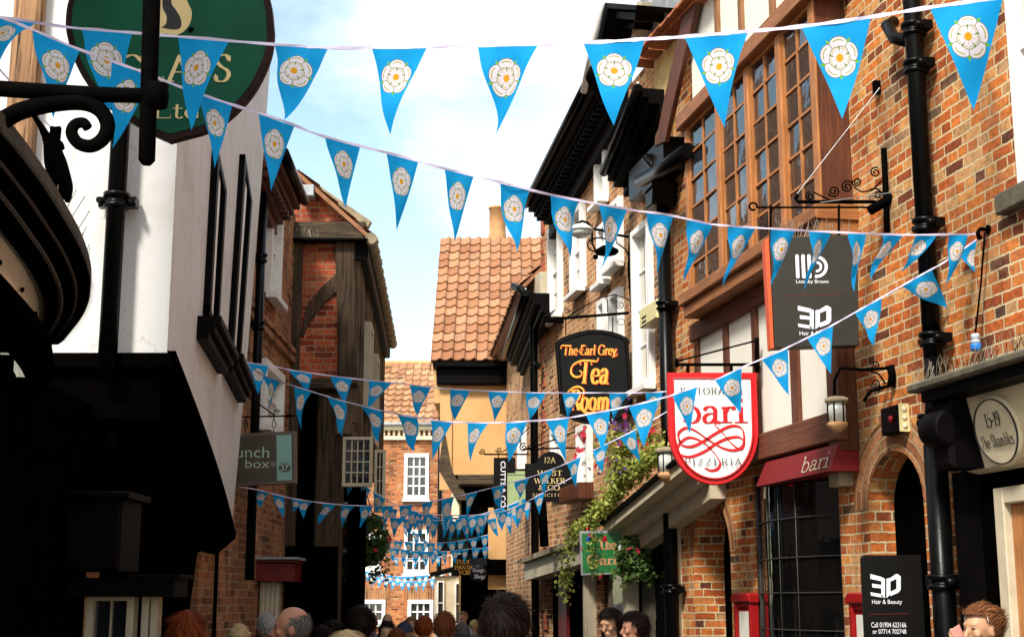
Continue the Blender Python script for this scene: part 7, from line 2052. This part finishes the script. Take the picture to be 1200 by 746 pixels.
    hp.append(ellipsoid(hc+Vector((0, .088, -.060)), (.024, .012, .0065), 8)); hp.append(ellipsoid(hc+Vector((0, .085, -.071)), (.020, .012, .007), 8))
    hp.append(ellipsoid(hc+Vector((0, .080, .030)), (.052, .017, .012), 10))        # brow
    for sx in (-1, 1):
        hp.append(ellipsoid(hc+Vector((sx*.042, .066, -.022)), (.022, .022, .022), 8))
        hp.append(ellipsoid(hc+Vector((sx*.078, -.008, -.012)), (.010, .020, .032), 8))
        hp.append(ellipsoid(hc+Vector((sx*.031, .080, .006)), (.013, .009, .008), 8))
    hp.append(ellipsoid(hc+Vector((0, .02, -.06)), (.055, .06, .05), 12))
    RH = Matrix.Translation(hc) @ Matrix.Rotation(R(tilt), 4, 'X') @ Matrix.Translation(-hc)
    parts += [([tuple(RH @ Vector(q)) for q in v], f) for (v, f) in hp]
    me = smooth_union(parts, .0085 if near else .012, 3 if near else 2)
    me.transform(S_); me.name = 'body'; me.materials.clear(); me.materials.append(SK[skin])
    bo = link('body', me, t)
    # clothes follow the body
    def shell(zlo, zhi, rmax, name, mat, grow, armz=None):
        parts = []
        if name != 'trousers':
            parts.append(cone([(0, 0, .82), (0, 0, .95), (0, 0, 1.10), (0, 0, 1.25), (0, 0, 1.37), (0, -.005, 1.425), (0, -.012, 1.455)], [(.175*build, .135), (.18*build, .135), (.165*build, .125*build), (.185*build, .135*build), (.195*build, .12), (.135, .095), (.082, .075)]))
            for sx in (-1, 1):
                ph = phone and sx == 1; sp = (sx*(bw-.01), 0, 1.395)
                if ph: parts.append(cone([sp, (sx*(bw+.07), .06, 1.22), (sx*(bw+.085), .125, 1.13), (sx*(bw+.04), .13, 1.25), (sx*.15, .105, 1.42)], [.07, .06, .055, .05, .04]))
                else: parts.append(cone([sp, (sx*(bw+.03), -.005, 1.27), (sx*(bw+.05), -.02, 1.12), (sx*(bw+.055), .02, 1.0), (sx*(bw+.055), .052, .905)], [.07, .062, .052, .048, .04]))
        else:
            parts.append(cone([(0, 0, .80), (0, 0, .90), (0, 0, .99)], [(.17*build, .125), (.175*build, .13), (.15*build, .115)]))
            for sx in (-1, 1): parts.append(cone([(sx*.09, 0, .90), (sx*.095, .01, .70), (sx*.095, .015, .48), (sx*.095, -.01, .30), (sx*.095, -.012, .10)], [.098, .092, .072, .07, .062]))
        m2 = smooth_union(parts, .016, 2); m2.transform(S_); m2.name = name; m2.materials.clear(); m2.materials.append(CL[mat]); return link(name, m2, t)
    shell(0, 0, 0, 'jacket', top, 0); shell(0, 0, 0, 'trousers', legs, 0)
    # hair
    if style != 'none':
        c = MB(); hm = HR[hair]
        fr = {'short': (.030, 45, .5), 'long': (.06, 20, 1.0), 'bald': (.0, 0, .35), 'curly': (.045, 30, .7), 'big': (.045, 30, .6), 'bun': (.05, 20, .6), 'fringe': (.06, 20, .9)}[style]
        capt = .012 if style in ('short',) else (.004 if style == 'bald' else .022 if style != 'big' else .03)
        def covered(p):     # p unit direction on the head; which parts carry hair
            f = p.y; z = p.z
            if style == 'bald':
                e_ = .10*pnoise(p*5)
                return z < .42+.35*max(0, -f)+e_ and f < .22-.25*z+e_ and z > -.55
            if f > .45: return z > .50
            if f > .1: return z > .12+.25*(f-.1)/.35
            if f > -.15: return z > -.18 if style == 'short' else z > -.45
            return z > -.55 if style in ('short', 'curly') else z > -.8
        nn = 22; k0 = c.add([(0, 0, 0)]); idx = {}
        def headpt(p, ex):
            q = headshape(p); q = Vector((q.x*(.077+ex), q.y*(.096+ex), q.z*(.108+ex)))+hc+Vector((0, -.004, .012)); return RH @ q
        pts = []
        for j in range(nn+1):
            for i in range(2*nn):
                th, ph = math.pi*j/nn, math.pi*i/nn; p = Vector((math.sin(th)*math.cos(ph), math.sin(th)*math.sin(ph), math.cos(th)))
                pts.append((p, headpt(p, capt*(.5+.5*min(1, max(0, p.z+.6)))+.010*pnoise(p*6)*(0 if style == 'bald' else 1))))
        base = c.add([q[1] for q in pts])
        for j in range(nn):
            for i in range(2*nn):
                a = j*2*nn+i; b = j*2*nn+(i+1) % (2*nn); q = (a, b, b+2*nn, a+2*nn)
                if all(covered(pts[x][0]) for x in q): c.face([base+x for x in q], 0, [(0, 0)]*4, True)
        ns = (3200 if near else 500)
        for _ in range(ns):
            p = Vector((random.gauss(0, 1), random.gauss(0, 1), random.gauss(0, 1))).normalized()
            if not covered(p): continue
            a = headpt(p, capt*.85); 
            if style in ('short', 'bald', 'big'):
                if p.z > .5: d = (Vector((p.x*.9+.5, .5 if p.y > -.3 else -.8, .0))+Vector((rnd(-.5, .5), rnd(-.5, .5), rnd(-.1, .4)))).normalized()
                else: d = (Vector((p.x*.25, p.y*.25, -1))+Vector((rnd(-.35, .35), rnd(-.35, .35), rnd(-.1, .2)))).normalized()
                Ln = (.05 if style == 'big' else .028 if style == 'short' else .018)*rnd(.6, 1.2)
            elif style == 'curly':
                d = (p+Vector((rnd(-.9, .9), rnd(-.9, .9), rnd(-.9, .6)))).normalized(); Ln = .035
            elif style == 'bun':
                d = (Vector((p.x*.2, -1, .7 if p.z < .6 else .1))+Vector((rnd(-.3, .3), rnd(-.2, .2), rnd(-.2, .3)))).normalized(); Ln = .06
            else:
                d = (Vector((p.x*.4, p.y*.4-.1, -1)) if p.z < .6 else Vector((p.x*1.5, p.y, -.2)))+Vector((rnd(-.2, .2), rnd(-.2, .2), 0)); d.normalize(); Ln = .08*rnd(.7, 1.2)
                if p.y > .15: d = Vector(((1 if p.x > 0 else -1)*1.0, -.35, -.5)).normalized()
            d = (d-p*(d.dot(p)*(.82 if style in ('bald', 'short') else rnd(.45, .9)))).normalized(); cl = pnoise(p*7); d = (d+Vector((pnoise(p*5+Vector((3, 0, 0))), pnoise(p*5+Vector((0, 5, 0))), 0))*.9).normalized(); a = a+p*(.004+.010*cl if style != 'bald' else 0)
            m1 = a+d*Ln*.5+p*.004; e = a+d*Ln+p*(-.002 if style != 'big' else .004)+Vector((0, 0, -.004))
            w = d.cross(p); w = w.normalized()*(.0012 if near else .003) if w.length > .01 else Vector((.002, 0, 0))
            kk = c.add([a-w, a+w, m1+w*.9, m1-w*.9, e]); c.face([kk, kk+1, kk+2, kk+3], 0, [(0, 0)]*4); c.face([kk+3, kk+2, kk+4], 0, [(0, 0)]*3)
        if style in ('long', 'fringe'):
            for _ in range(260 if near else 120):
                a_ = rnd(R(150), R(390)); x, y = math.cos(a_), math.sin(a_)
                if y > .35: continue
                r0 = .085; q = [Vector((x*r0, y*.10, hz+.02)), Vector((x*(r0+.012), y*.115-.005, hz-.08)), Vector((x*(r0+.02), y*.12-.01, hz-.16-rnd(0, .08)))]
                q = [RH @ z_ for z_ in q]; c.tube(q, [.006, .008, .002], 4)
        if style == 'bun':
            bc = RH @ (hc+Vector((0, -.085, .075)))
            for _ in range(420):
                p = Vector((random.gauss(0, 1), random.gauss(0, 1), random.gauss(0, 1))).normalized(); a = bc+Vector((p.x*.052, p.y*.05, p.z*.045)); d = p.cross(Vector((.3, .2, 1))).normalized()
                w = p.cross(d)*.003; e = a+d*.04+p*.003; m1 = a+d*.02+p*.008; kk = c.add([a-w, a+w, m1+w, m1-w, e]); c.face([kk, kk+1, kk+2, kk+3], 0, [(0, 0)]*4); c.face([kk+3, kk+2, kk+4], 0, [(0, 0)]*3)
            k2 = MB(); 
            v, f = ellipsoid(bc, (.05, .048, .043), 10); kk = c.add(v)
            for q in f: c.face([kk+x for x in q], 0, [(0, 0)]*4, True)
        c.v = [tuple(Vector(q)*s) for q in c.v]
        ho = c.build('hair', hm, None); ho.parent = t
    if not near or True:
        c = MB()
        for sx in (-1, 1):
            v, f = ellipsoid(RH @ (hc+Vector((sx*.031, .083, .008))), (.0125, .0085, .0042), 8); kk = c.add([tuple(Vector(q)*s) for q in v])
            for q in f: c.face([kk+x for x in q], 0, [(0, 0)]*4, True)
        eo = c.build('eyes', M['black_text'], None); eo.parent = t
    def acc(name, mats, fn):
        c = MB(); fn(c); c.v = [tuple((RH @ Vector(q))*s) for q in c.v]; o = c.build(name, mats, None); o.parent = t
    if glasses == 'head':
        def g1(c):
            for sx in (-1, 1):
                v, f = ellipsoid(hc+Vector((sx*.034, .075, .085)), (.028, .012, .02), 8); k = c.add(v)
                for q in f: c.face([k+x for x in q], 0, [(0, 0)]*4, True)
                c.tube([hc+Vector((sx*.06, .07, .085)), hc+Vector((sx*.088, 0, .05)), hc+Vector((sx*.085, -.04, .02))], .004, 5)
        acc('sunglasses', M['sign_black'], g1)
    if glasses == 'eyes':
        def g2(c):
            for sx in (-1, 1):
                v, f = ellipsoid(hc+Vector((sx*.033, .098, .006)), (.027, .006, .018), 8); k = c.add(v)
                for q in f: c.face([k+x for x in q], 0, [(0, 0)]*4, True)
                c.tube([hc+Vector((sx*.055, .097, .01)), hc+Vector((sx*.082, .01, .005))], .003, 5)
        acc('sunglasses', M['sign_black'], g2)
    if cap:
        def g3_(c):
            k = c.add([]); 
            def fn(u_, v_):
                th = v_*math.pi*.5; p = Vector((math.sin(th)*math.cos(u_*6.2832), math.sin(th)*math.sin(u_*6.2832), math.cos(th))); return tuple(hc+Vector((p.x*.098, p.y*.118-.004, .025+p.z*.105)))
            c.grid(fn, 20, 8); c.grid(lambda u_, v_: tuple(hc+Vector(((u_-.5)*.15, .10+v_*.075*math.sin(math.pi*(.15+.7*u_)), .028-.02*v_-.03*(u_-.5)**2))), 8, 4)
        acc('cap', CL['navy'], g3_)
    if headband:
        acc('hair_band', M['sign_white'], lambda c: c.tube([hc+Vector((.093*math.cos(a), .03, .016+.112*math.sin(a))) for a in [R(15+150*k/10) for k in range(11)]], .0032, 6))
    if phone:
        c = MB(); F2 = Matrix.Translation((.094, .082, 1.548)) @ Matrix.Rotation(R(-24), 4, 'X') @ Matrix.Rotation(R(90), 4, 'Z')
        c = MB(F2); c.box(-.036, .036, -.004, .004, -.072, .072, bev=.003); c.box(-.028, -.004, -.0055, -.0041, .046, .062)
        c.v = [tuple(Vector(q)) for q in c.v]
        ph_ = MB(); ph_.v = [tuple((F2 @ Vector(q))*s) for q in c.v]; ph_.f = c.f; ph_.m = c.m; ph_.uv = c.uv; ph_.sm = c.sm
        o = ph_.build('phone', mat_plain('phone_pink', (.75, .36, .3), .35, var=.05, bump=0), None); o.parent = t
    return t
person('person with auburn bob seen from behind at lower left, before the black shopfront', 220, 715, 7.8, 5, hair='red', style='fringe', top='black', near=True)
person('person with curly blond hair seen from behind, left of the grey haired man', 280, 731, 11.0, 0, hair='blond', style='curly', top='cream')
person('grey haired person in dark jacket just behind the bald man', 313, 717, 11.6, 40, hair='grey', style='short', top='navy', skin='red')
person('balding man in profile facing left with grey hair round the sides', 345, 707, 7.8, 92, skin='red', hair='greydark', style='bald', top='black', near=True, build=1.1)
person('dark haired person seen from behind, head high in the crowd at centre left', 423, 711, 9.6, 10, hair='dark', style='big', top='black', near=True)
person('person with straw blond hair cut off by the bottom edge, centre left', 407, 738, 7.4, 0, hair='blond', style='fringe', top='cream', near=True)
person('dark shadowed person against the timber house post, left of the crowd', 390, 726, 13.0, 20, hair='dark', style='long', top='black')
person('red faced bald man far back, left of the crowd', 436, 716, 17.0, 170, skin='red', hair='grey', style='none', top='grey')
person('bald man in dark sunglasses far back, facing the camera', 454, 717, 19.0, 180, skin='pale', style='none', glasses='eyes', top='black')
person('woman with black hair facing the camera in the middle of the crowd', 454, 727, 13.8, 180, skin='light', hair='dark', style='long', top='black')
person('person in a navy cap facing the camera, right of the black haired woman', 474, 727, 14.2, 175, skin='tan', hair='dark', style='short', cap=True, top='brown')
person('person with light brown hair half hidden behind the cap wearer', 482, 721, 18.0, 160, skin='pale', hair='lightbrown', style='short', top='grey')
person('person with reddish brown hair seen from behind, beside the brown haired man', 497, 720, 12.4, -10, hair='red', style='short', top='red')
person('brown haired man seen from behind right of centre, ears showing', 521, 715, 10.4, 5, hair='brown', style='short', top='grey', near=True)
person('person in pale blue shirt far down the street by the cream bow window', 543, 715, 25.0, 150, hair='lightbrown', style='short', top='pale')
person('blond person in checked top far down the street at right', 556, 725, 24.0, -40, hair='blond', style='short', top='grey')
person('person in a dark jacket seen from behind, low between the black haired woman and cap', 465, 734, 11.0, 0, hair='brown', style='short', top='navy')
person('grey haired person seen from behind, low beside the brown haired man', 541, 728, 13.0, 10, hair='greydark', style='short', top='blue')
person('dark haired person low in the crowd just right of the bald man', 377, 733, 11.5, -15, hair='dark', style='big', top='grey')
person('large dark tousled head seen from behind in the middle foreground', 592, 698, 5.7, -8, hair='dark', style='big', top='black', near=True, build=1.1)
person('dark haired woman in pale blue blazer looking down by the garden sign', 716, 712, 11.8, 140, skin='tan', hair='dark', style='long', top='blue', tilt=-14, near=True)
person('dark haired person with sunglasses pushed up, turned to the woman in blue', 744, 717, 11.2, 100, skin='red', hair='dark', style='big', top='cream', glasses='head', near=True)
person('woman with swept up light brown hair holding a pink phone to her ear', 1150, 707, 7.4, 115, skin='tan', hair='chestnut', style='bun', top='black', phone=True, headband=True, near=True)
